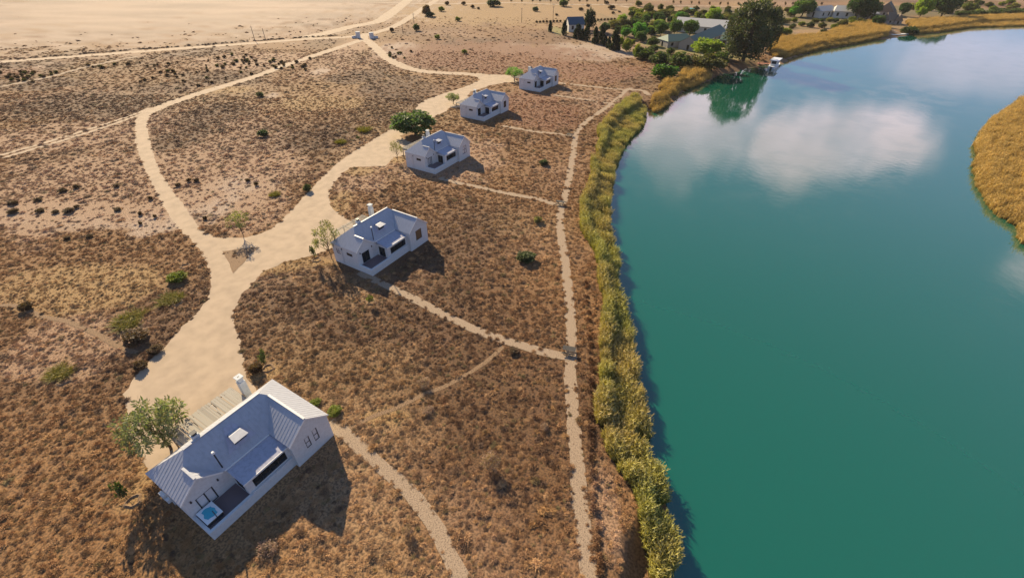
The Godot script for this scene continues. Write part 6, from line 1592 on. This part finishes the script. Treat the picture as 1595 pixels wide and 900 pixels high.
func gabled(o: Node3D, c: Vector2, len_: float, wid: float, turn: float, eave: float, rise: float, wm: Material, rm: Material, hip := 0.0, windows := 3):   # a plain gabled block of a far building
	var t := Transform3D(Basis(Vector3.UP, turn), Vector3(c.x, 0, c.y))
	var l := len_ / 2
	var w := wid / 2
	var me := M.new()
	me.box(Vector3(-l, 0, -w), Vector3(l, eave, w), t)
	if hip < 0.1:
		for s in [-1, 1]:
			var a := Vector3(s * l, eave, -w)
			var b := Vector3(s * l, eave, w)
			var p := Vector3(s * l, eave + rise, 0)
			if s > 0: me.tri(t * b, t * p, t * a)
			else: me.tri(t * a, t * p, t * b)
	part(o, "wall", me.mesh(), wm)
	for s in [-1, 1]:
		var ov := 0.4
		var dy := -ov * rise / w
		me = M.new()
		var e0 := Vector3(-l - 0.3, eave + dy, s * (w + ov))
		var e1 := Vector3(l + 0.3, eave + dy, s * (w + ov))
		var r0 := Vector3(-l - 0.3 + hip, eave + rise, 0)
		var r1 := Vector3(l + 0.3 - hip, eave + rise, 0)
		var th := Vector3.UP * 0.12
		if s > 0: me.quad(t * (e0 + th), t * (e1 + th), t * (r1 + th), t * (r0 + th))
		else: me.quad(t * (e1 + th), t * (e0 + th), t * (r0 + th), t * (r1 + th))
		me.quad(t * e0, t * e1, t * (e1 + th), t * (e0 + th))
		if hip > 0.1:
			if s > 0: me.tri(t * (e1 + th), t * (Vector3(l + 0.3, eave + dy, -w - ov) + th), t * (r1 + th))
			else: me.tri(t * (e0 + th), t * (Vector3(-l - 0.3, eave + dy, w + ov) + th), t * (r0 + th))
		part(o, "roof", me.mesh(), rm)
	for s in [-1, 1]:
		for i in windows:
			me = M.new()
			var x := -l + len_ * (i + 0.5) / windows
			me.box(Vector3(x - 0.7, eave * 0.3, s * (w + 0.02) - 0.04), Vector3(x + 0.7, eave * 0.8, s * (w + 0.02) + 0.04), t)
			part(o, "window", me.mesh(), mats.window_glass)
		me = M.new()
		me.box(Vector3(s * (l + 0.02) - 0.04, eave * 0.05, -0.6), Vector3(s * (l + 0.02) + 0.04, eave * 0.75, 0.6), t)
		part(o, "door", me.mesh(), mats.window_glass)

func far_buildings():
	var grey := mat("grey_wall", Color(0.30, 0.28, 0.25), 0.9)
	var cream := mat("cream_wall", Color(0.62, 0.58, 0.50), 0.9)
	var green := mat("green_roof", Color(0.10, 0.155, 0.115), 0.7)
	var pale := mat("pale_roof", Color(0.40, 0.39, 0.37), 0.7)
	var slate := mat("slate_roof", Color(0.05, 0.08, 0.11), 0.4)
	var thatch := mat("thatch", Color(0.17, 0.135, 0.10), 0.95)
	var o := thing("lodge", "long lodge with green metal roofs among bushes by the water", "lodge", Vector3(0, 0, 0))
	gabled(o, V2(106, -291), 52, 10, 0.95, 3.4, 3.0, grey, green, 0.0, 6)
	gabled(o, V2(88, -283), 17, 10, 0.35, 3.2, 2.4, grey, green, 3.0, 3)
	gabled(o, V2(121, -285), 14, 10, -0.5, 3.2, 2.6, grey, green, 0.0, 3)
	o = thing("hall", "pale grey roofed hall behind the green roofed lodge", "building", Vector3(0, 0, 0))
	gabled(o, V2(117, -331), 30, 17, -0.45, 3.8, 3.2, cream, pale, 0.0, 4)
	o = thing("gabled_cottage", "little white gabled cottage with dark blue roof behind conifers", "cottage", Vector3(0, 0, 0))
	gabled(o, V2(37, -327), 10, 7, 0.25, 4.2, 3.4, cream, slate, 0.0, 2)
	o = thing("homestead", "rambling homestead with pale roofs above the far reeds", "house", Vector3(0, 0, 0))
	gabled(o, V2(232, -405), 20, 11, 0.5, 4.5, 2.6, cream, pale, 2.0, 3)
	gabled(o, V2(248, -402), 18, 12, -0.35, 4.5, 3.0, cream, pale, 2.0, 3)
	gabled(o, V2(262, -401), 15, 9, -0.2, 3.6, 2.0, grey, pale, 0.0, 3)
	o = thing("thatched_cottage", "small thatched cottage beside the white jetty", "cottage", Vector3(0, 0, 0))
	gabled(o, V2(264, -375), 7.5, 6, 0.2, 2.6, 4.2, grey, thatch, 0.6, 2)
	gabled(o, V2(268.5, -374), 5, 5, 1.5, 2.4, 3.6, grey, thatch, 0.4, 1)
	o = thing("thatched_house", "tall steep thatched house among dark trees", "house", Vector3(0, 0, 0))
	gabled(o, V2(290, -420), 16, 12, 0.9, 2.8, 6.0, grey, thatch, 1.0, 3)
	o = thing("pavilion", "small teal roofed shelter on the rough ground behind the lodge", "shelter", Vector3(pavilion_px[0].x, 0, pavilion_px[0].y), 0.4)
	for s in [[-1, -1], [-1, 1], [1, -1], [1, 1]]:
		var me := M.new()
		me.box(Vector3(s[0] * 2.6 - 0.15, 0, s[1] * 2.2 - 0.15), Vector3(s[0] * 2.6 + 0.15, 2.8, s[1] * 2.2 + 0.15))
		part(o, "post", me.mesh(), mats.timber)
	var me := M.new()
	me.box(Vector3(-3, 2.8, -2.6), Vector3(3, 3.1, 2.6))
	part(o, "roof", me.mesh(), mat("teal_paint", Color(0.06, 0.30, 0.29), 0.5))
	# parked vehicles on the far shore
	var cols := [[Color(0.22, 0.30, 0.27), "grey green"], [Color(0.5, 0.035, 0.03), "bright red"], [Color(0.42, 0.06, 0.05), "dull red"], [Color(0.45, 0.08, 0.03), "orange red"]]
	for i in 4:
		var p: Vector2 = cars_px[i]
		o = thing("parked_car", "%s car parked beyond the hedge above the far reeds" % cols[i][1], "car", Vector3(p.x, 0, p.y), 0.3 + i * 0.25, "cars parked on the far shore")
		me = M.new()
		me.box(Vector3(-2.1, 0.35, -0.85), Vector3(2.1, 0.95, 0.85)); me.box(Vector3(-1.9, 0.25, -0.8), Vector3(1.9, 0.35, 0.8))
		part(o, "body", me.mesh(), mat("car_paint%d" % i, cols[i][0], 0.3))
		me = M.new()
		for s in [-1, 1]: me.quad(Vector3(-1.4, 0.95, 0.8), Vector3(1.1, 0.95, 0.8), Vector3(0.6, 1.5, 0.68), Vector3(-1.1, 1.5, 0.68)) if s > 0 else me.quad(Vector3(1.1, 0.95, -0.8), Vector3(-1.4, 0.95, -0.8), Vector3(-1.1, 1.5, -0.68), Vector3(0.6, 1.5, -0.68))
		me.quad(Vector3(1.1, 0.95, 0.8), Vector3(1.1, 0.95, -0.8), Vector3(0.6, 1.5, -0.68), Vector3(0.6, 1.5, 0.68)); me.quad(Vector3(-1.4, 0.95, -0.8), Vector3(-1.4, 0.95, 0.8), Vector3(-1.1, 1.5, 0.68), Vector3(-1.1, 1.5, -0.68))
		part(o, "windows", me.mesh(), mats.window_glass)
		me = M.new()
		me.box(Vector3(-1.1, 1.5, -0.68), Vector3(0.6, 1.54, 0.68))
		part(o, "roof", me.mesh(), mats["car_paint%d" % i])
		for s in [[-1.3, -1], [-1.3, 1], [1.3, -1], [1.3, 1]]:
			me = M.new()
			me.tube(Vector3(s[0], 0.33, s[1] * 0.72), Vector3(s[0], 0.33, s[1] * 0.9), 0.33, 0.33, 10)
			part(o, "wheel", me.mesh(), mats.dark_metal)
	# boat, jetties
	var dir := (boat_to - boat_at)
	o = thing("boat", "white cabin boat with flat canopy moored below the gum tree", "boat", Vector3((boat_at.x + boat_to.x) / 2 - 3, WATER, (boat_at.y + boat_to.y) / 2 + 3), -dir.angle())
	o.scale = Vector3.ONE * 1.3
	me = M.new()
	var st := [[-4.6, 1.25, 0.75], [-2.0, 1.5, 0.75], [2.0, 1.45, 0.8], [3.8, 0.9, 0.95], [4.8, 0.05, 1.1]]
	for i in 4:
		var a: Array = st[i]
		var b: Array = st[i + 1]
		for s in [-1, 1]:
			var q := [Vector3(a[0], -0.3, s * a[1] * 0.75), Vector3(b[0], -0.3, s * b[1] * 0.75), Vector3(b[0], b[2], s * b[1]), Vector3(a[0], a[2], s * a[1])]
			if s > 0: me.quad(q[0], q[1], q[2], q[3])
			else: me.quad(q[1], q[0], q[3], q[2])
		me.quad(Vector3(a[0], a[2] - 0.1, a[1]), Vector3(b[0], b[2] - 0.1, b[1]), Vector3(b[0], b[2] - 0.1, -b[1]), Vector3(a[0], a[2] - 0.1, -a[1]))
	me.quad(Vector3(-4.6, -0.3, -0.94), Vector3(-4.6, -0.3, 0.94), Vector3(-4.6, 0.75, 1.25), Vector3(-4.6, 0.75, -1.25))
	part(o, "hull", me.mesh(), mat("boat_white", Color(0.7, 0.72, 0.74), 0.3))
	me = M.new()
	me.box(Vector3(-2.2, 0.7, -1.1), Vector3(2.0, 2.5, 1.1))
	var cab := part(o, "cabin", me.mesh(), mats.boat_white)
	for e in [[-2.23, -0.8, 0.8], [2.03, -0.8, 0.8]]:
		me = M.new()
		me.box(Vector3(e[0] - 0.02, 1.3, e[1]), Vector3(e[0] + 0.02, 2.3, e[2]))
		part(cab, "window", me.mesh(), mats.window_glass)
	for s in [-1, 1]:
		for i in 3:
			me = M.new()
			me.box(Vector3(-1.9 + i * 1.3, 1.4, s * 1.12 - 0.02), Vector3(-0.9 + i * 1.3, 2.2, s * 1.12 + 0.02))
			part(cab, "window", me.mesh(), mats.window_glass)
	me = M.new()
	me.box(Vector3(-3.4, 2.5, -1.5), Vector3(3.2, 2.66, 1.5))
	part(o, "canopy", me.mesh(), mats.boat_white)
	me = M.new()
	me.box(Vector3(-5.2, -0.1, -0.3), Vector3(-4.62, 0.7, 0.3))
	part(o, "outboard_motor", me.mesh(), mats.dark_metal)
	o = thing("jetty", "reddish timber jetty beside the moored boat", "jetty", Vector3(jetty_a.x, WATER, jetty_a.y), -(jetty_b - jetty_a).angle())
	var jl := jetty_a.distance_to(jetty_b) + 1.5
	for i in int(jl / 0.4):
		me = M.new()
		me.box(Vector3(i * 0.4, 0.8, -1.1), Vector3(i * 0.4 + 0.36, 0.88, 1.1))
		part(o, "plank", me.mesh(), mat("red_timber", Color(0.32, 0.13, 0.09), 0.8))
	for i in 4:
		me = M.new()
		me.tube(Vector3(jl * (0.1 + 0.25 * i), -1.5, 1.0 - 2.0 * (i % 2)), Vector3(jl * (0.1 + 0.25 * i), 1.5, 1.0 - 2.0 * (i % 2)), 0.12, 0.12, 6)
		part(o, "pile", me.mesh(), mats.red_timber)
	o = thing("raft", "small floating raft with two posts against the far reeds", "raft", Vector3(raft.x, WATER, raft.y), 0.3)
	for i in 8:
		me = M.new()
		me.box(Vector3(-3.0 + i * 0.75, 0.15, -1.5), Vector3(-2.32 + i * 0.75, 0.4, 1.5))
		part(o, "plank", me.mesh(), mats.timber)
	for s in [-2.6, -1.4]:
		me = M.new()
		me.tube(Vector3(s, -0.5, -1.4), Vector3(s, 2.2, -1.4), 0.1, 0.1, 6)
		part(o, "post", me.mesh(), mats.timber)
	o = thing("jetty", "low white jetty in front of the small thatched cottage", "jetty", Vector3(white_jetty_a.x, WATER, white_jetty_a.y), -(white_jetty_b - white_jetty_a).angle())
	jl = white_jetty_a.distance_to(white_jetty_b)
	for i in int(jl):
		me = M.new()
		me.box(Vector3(i, 0.5, -1.2), Vector3(i + 0.95, 0.75, 1.2))
		part(o, "plank", me.mesh(), mats.white_frame)
	for i in 6:
		me = M.new()
		me.tube(Vector3(jl * (0.05 + 0.18 * i), -1.5, 1.0 - 2.0 * (i % 2)), Vector3(jl * (0.05 + 0.18 * i), 0.5, 1.0 - 2.0 * (i % 2)), 0.12, 0.12, 6)
		part(o, "pile", me.mesh(), mats.timber)
	var gang := M.new()
	gang.bar(Vector3(jl * 0.7, 0.7, -1.0), Vector3(jl * 0.7 + 1.0, 1.6, -9.0), 1.6, 0.15)
	part(o, "gangway", gang.mesh(), mats.timber)
	# utility poles
	for i in poles.size():
		var p: Array = poles[i]
		o = thing("utility_pole", "thin wooden utility pole standing in the dry fields", "pole", Vector3(p[0], 0, p[1]), 0.2, "utility poles in the fields")
		me = M.new()
		me.tube(Vector3.ZERO, Vector3(0, maxf(p[2], 5.0), 0), 0.16, 0.11, 7)
		part(o, "post", me.mesh(), mats.dark_timber)
		if p[2] > 6:
			me = M.new()
			me.box(Vector3(-0.9, p[2] - 0.7, -0.06), Vector3(0.9, p[2] - 0.58, 0.06))
			part(o, "crossarm", me.mesh(), mats.dark_timber)
	for i in 2:
		var p: Vector2 = gate_posts[i]
		o = thing("gate_pillar", ["white entrance gate pillar on the field side of the junction", "grey white entrance gate pillar beside the cottage road"][i], "gate pillar", Vector3(p.x, 0, p.y), 0.5)
		me = M.new()
		me.box(Vector3(-1.1, 0, -0.7), Vector3(1.1, 2.9, 0.7))
		part(o, "pillar", me.mesh(), mats.plaster)
		me = M.new()
		me.box(Vector3(-1.25, 2.9, -0.85), Vector3(1.25, 3.1, 0.85))
		part(o, "cap", me.mesh(), mats.plaster)
		me = M.new()
		me.bar(Vector3(1.1 if i else -1.1, 0.7, 0), Vector3(3.6 if i else -3.6, 0.35, 0), 0.4, 1.4)
		part(o, "wing_wall", me.mesh(), mats.plaster)

func build_rings():
	for i in rings.size():
		var r: Array = rings[i]
		rng.seed = 200 + i
		var me := M.new()
		var n := 22
		for j in n:
			var t0 := TAU * j / n
			var t1 := TAU * (j + 1) / n
			var q := []
			for t in [t0, t1]:
				var w := 1.0 + 0.1 * sin(3 * t + i) + 0.06 * cos(5 * t)
				var d := Vector3(cos(t), 0, sin(t))
				q.append([d * r[2] * w * 0.55, d * r[2] * w * 0.75 + Vector3.UP * 0.14, d * r[2] * w])
			for s in 2: me.quad(q[1][s] , q[0][s], q[0][s + 1], q[1][s + 1])
		var labels := ["low earth ring round the sapling beside the hot tub cottage", "low earth ring behind the hot tub cottage's roof hip", "empty pale earth ring in scrub left of the sand yard", "low earth ring above the dark wide shrub", "low earth ring beside the olive grass clump", "low earth ring beside the bright rounded bush", "low earth ring beside the brown window cottage", "small earth ring under the yellow leafed sapling"]
		labels[2] = "empty pale earth ring out in the scrub beside yellowish grass"
		var o := part(self, "earth_ring", me.mesh(), mats.trail, Transform3D(Basis.IDENTITY, Vector3(r[0], 0.02, r[1])))
		meta(o, labels[i], "earth ring", "earth rings round saplings")

func make_sky() -> Sky:
	var w := 1024
	var h := 512
	var img := Image.create(w, h, false, Image.FORMAT_RGBF)
	var n := FastNoiseLite.new()
	n.seed = 4
	n.noise_type = FastNoiseLite.TYPE_SIMPLEX_SMOOTH
	n.frequency = 1.0
	n.fractal_octaves = 5
	var all := clouds.duplicate()
	rng.seed = 21
	for i in 16:   # the rest of the sky carries the same broken cloud
		all.append([58.0 + 18.0 * i + rr(-5, 5), rr(10, 26), rr(5, 9), rr(2, 4), 0.8])
	for j in h:
		var el := PI * (0.5 - (j + 0.5) / h)
		var e := rad_to_deg(el)
		var up := clampf(sin(el), 0, 1)
		var base := Color(1.12, 1.5, 2.2).lerp(Color(0.17, 0.38, 0.88), pow(up, 0.55))
		if e < 0: base = Color(0.42, 0.38, 0.34)
		for i in w:
			var k := base
			if e > 2 and e < 60:
				var az := wrapf(360.0 * (i + 0.5) / w, -180.0, 180.0)
				var d := 0.0
				var force := 1.0
				for c in all:
					var dx: float = wrapf(az - c[0], -180, 180) / c[2]
					var dy: float = (e - c[1]) / c[3]
					var r := dx * dx + dy * dy
					if r < 2.5:
						var dd := 1.0 - r * 0.62
						if dd > d:
							d = dd
							force = c[4]
				if d > 0.0:
					var p := Vector3(cos(deg_to_rad(az)) * cos(el), sin(el) * 1.6, sin(deg_to_rad(az)) * cos(el))
					var a := smoothstep(0.0, 1.0, d + n.get_noise_3dv(p * 5.0) * 0.75 + n.get_noise_3dv(p * Vector3(30, 12, 30)) * 0.3) * force
					k = k.lerp(Color(3.5, 2.75, 3.05) * (1.0 + 0.22 * n.get_noise_3dv(p * 14.0)), a * 0.95)
			img.set_pixel(i, j, k)
	var s := Sky.new()
	var pm := PanoramaSkyMaterial.new()
	pm.panorama = ImageTexture.create_from_image(img)
	s.sky_material = pm
	return s

func _ready():
	for a in [[n_big, 3, 0.013], [n_mid, 5, 0.075], [n_fine, 6, 0.26], [n_edge, 8, 0.06]]:
		a[0].seed = a[1]; a[0].frequency = a[2]; a[0].noise_type = FastNoiseLite.TYPE_SIMPLEX_SMOOTH
		a[0].fractal_octaves = 3
	# camera
	cam = Camera3D.new()
	cam.name = "camera"
	add_child(cam)
	cam.fov = 64.13
	cam.near = 0.5
	cam.far = 9000
	cam.transform = Transform3D(Basis(Vector3.RIGHT, deg_to_rad(-37.70)) * Basis(Vector3(0, 0, 1), deg_to_rad(0.695)), Vector3(0, 48.25, 0))
	cam.current = true
	cam_inv = cam.transform.affine_inverse()
	# sky, haze and exposure
	var env := Environment.new()
	env.background_mode = Environment.BG_SKY
	env.sky = make_sky()
	env.background_energy_multiplier = 0.21
	env.tonemap_mode = Environment.TONE_MAPPER_LINEAR
	env.tonemap_exposure = 1.98
	env.fog_enabled = true
	env.fog_density = 0.00006
	env.fog_light_color = Color(0.95, 0.93, 0.92)
	env.sdfgi_enabled = true
	env.ssao_enabled = true
	env.ssil_enabled = true
	var we := WorldEnvironment.new()
	we.name = "environment"
	we.environment = env
	add_child(we)
	# sun: low behind the scene, shadows fall towards the camera
	var sun := DirectionalLight3D.new()
	sun.name = "sun"
	add_child(sun)
	var az := deg_to_rad(30.8)
	var el := deg_to_rad(28.3)
	sun.look_at_from_position(Vector3.ZERO, Vector3(sin(az) * cos(el), -sin(el), cos(az) * cos(el)))
	sun.light_energy = 1.6
	sun.light_color = Color(1.0, 0.915, 0.76)
	sun.light_angular_distance = 0.5
	sun.shadow_enabled = true
	# materials
	var grain := noise_tex(1, 0.016, [[0.0, 0.87], [0.35, 0.93], [0.5, 0.95], [0.65, 0.97], [1.0, 1.0]], 1024, 8)
	var soil := noise_tex(2, 0.035, [[0.0, 0.45], [0.4, 0.75], [0.6, 0.95], [1.0, 1.0]])
	textured("soil", Color.WHITE, soil, 0.16, 0.95, true)
	textured("sand", Color(0.45, 0.34, 0.235), grain, 0.02, 0.95)
	textured("path_sand", Color(0.385, 0.28, 0.19), noise_tex(7, 0.03, [[0.0, 0.6], [0.4, 0.86], [0.6, 0.96], [1.0, 1.0]]), 0.31, 0.95)
	textured("trail", Color(0.32, 0.20, 0.11), soil, 0.3, 0.95)
	textured("rut", Color(0.40, 0.30, 0.205), grain, 0.033, 0.95)
	textured("plaster", Color(0.60, 0.625, 0.635), noise_tex(3, 0.01, [[0.0, 0.92], [0.5, 0.97], [1.0, 1.0]]), 0.35, 0.85, false, false)
	textured("roof_metal", Color(0.43, 0.44, 0.48), noise_tex(4, 0.012, [[0.0, 0.9], [0.5, 0.97], [1.0, 1.0]]), 0.3, 0.42, false, false)
	textured("flat_roof", Color(0.42, 0.42, 0.50), noise_tex(5, 0.012, [[0.0, 0.85], [0.5, 0.97], [1.0, 1.0]]), 0.3, 0.5, false, false)
	mat("window_glass", Color(0.018, 0.022, 0.026), 0.06)
	mat("white_frame", Color(0.72, 0.72, 0.70), 0.5)
	mat("terrace", Color(0.16, 0.12, 0.125), 0.7)
	mat("dark_metal", Color(0.035, 0.035, 0.04), 0.5)
	mat("pipe", Color(0.55, 0.56, 0.57), 0.5)
	mat("timber", Color(0.24, 0.20, 0.16), 0.9)
	mat("dark_timber", Color(0.045, 0.04, 0.038), 0.8)
	mat("lath", Color(0.36, 0.33, 0.28), 0.9)
	mat("lath_dark", Color(0.29, 0.265, 0.225), 0.9)
	var water := mat("river_water", Color(0.006, 0.094, 0.058), 0.06)
	water.metallic_specular = 0.64
	water.clearcoat_enabled = true
	water.clearcoat = 0.8
	water.clearcoat_roughness = 0.05
	water.uv1_triplanar = true
	water.uv1_world_triplanar = true
	water.uv1_scale = Vector3.ONE * 0.019
	var rip := noise_tex(9, 0.022, [[0.0, 0.0], [1.0, 1.0]], 1024, 5)
	rip.color_ramp = null
	rip.as_normal_map = true
	rip.bump_strength = 1.0
	water.normal_enabled = true
	water.normal_texture = rip
	water.normal_scale = 0.2
	water.roughness = 1.0
	water.roughness_texture = noise_tex(10, 0.007, [[0.0, 0.03], [0.45, 0.05], [0.62, 0.10], [1.0, 0.17]])
	water.roughness_texture_channel = BaseMaterial3D.TEXTURE_CHANNEL_RED
	print("sky done ", Time.get_ticks_msec())
	# setting
	mask.resize(MW * MH)
	mask_poly(river, 4)
	mask_poly(peninsula, 5)
	for z in reed_zones: mask_poly(z[1], 5)
	mask_poly(drive, 1)
	mask_poly(verge, 6)
	build_ground(mats.soil)
	print("ground ", Time.get_ticks_msec())
	var wm := M.new()
	wm.quad(Vector3(4, WATER, 80), Vector3(960, WATER, 80), Vector3(960, WATER, -480), Vector3(4, WATER, -480))
	meta(part(self, "water", wm.mesh(), water), "calm teal river water", "", "", "structure")
	meta(part(self, "sand_yard", sheet(drive, 0.02, 0.5), mats.sand), "pale sand driveway and yards behind the cottages", "", "", "structure")
	meta(part(self, "grass_verge", sheet(verge, 0.05, 0.3), mats.trail), "small dry verge in the driveway fork", "", "", "structure")
	var level := 0.024
	for r in ribbons:
		level = 0.024 + 0.004 * (ribbons.find(r) % 9)
		mask_line(smooth_line(r[2]), maxf(0.4, r[1] * 0.5 - 0.22), 7 if r[0] == "worn_trail" else 1 if r[0] == "wheel_rut" else 2)
		meta(part(self, r[0], ribbon(r[2], r[1], level), mats.path_sand if r[0] == "footpath" else mats.trail if r[0] == "worn_trail" else mats.rut if r[0] == "wheel_rut" else mats.sand), "", "", "", "structure")
	for h in houses:
		var b := Basis(Vector3.UP, h[2])
		var c := []
		for e in [V2(-1.0, -0.3), V2(HL + 0.7, -0.3), V2(HL + 0.7, VR + 1.0), V2(-1.0, VR + 0.7)]:
			var q: Vector3 = b * Vector3(e.x, 0, e.y)
			c.append(V2(h[0] + q.x, h[1] + q.z))
		mask_poly(c, 3)
	for p in plants: mask_line([V2(p[1], p[2]), V2(p[1] + 0.01, p[2])], p[4] * 0.3, 3)
	for r in rings: mask_line([V2(r[0], r[1]), V2(r[0] + 0.01, r[1])], r[2], 3)
	# cottages
	var labels := ["white cottage with a hot tub on its terrace and slatted pergola", "white cottage with a single brown gable window and dark terrace door", "white cottage standing below the large dense green tree", "white cottage with a small bushy tree on the driveway behind it", "white cottage standing last in the row beside the bright feathery tree"]
	for i in 5: cottage(i, houses[i], labels[i])
	tub()
	picnic(tables[0], -0.25, "dark picnic table where the brown window cottage's path meets the river path")
	picnic(tables[1], -0.35, "dark picnic table where the middle cottage's path meets the river path")
	picnic(tables[2], -0.5, "dark picnic table where the fourth cottage's path meets the river path")
	far_buildings()
	build_rings()
	print("built ", Time.get_ticks_msec())
	build_plants()
	print("plants ", Time.get_ticks_msec())
	build_reeds()
	print("reeds ", Time.get_ticks_msec())
	build_scrub()
	print("scrub ", Time.get_ticks_msec())
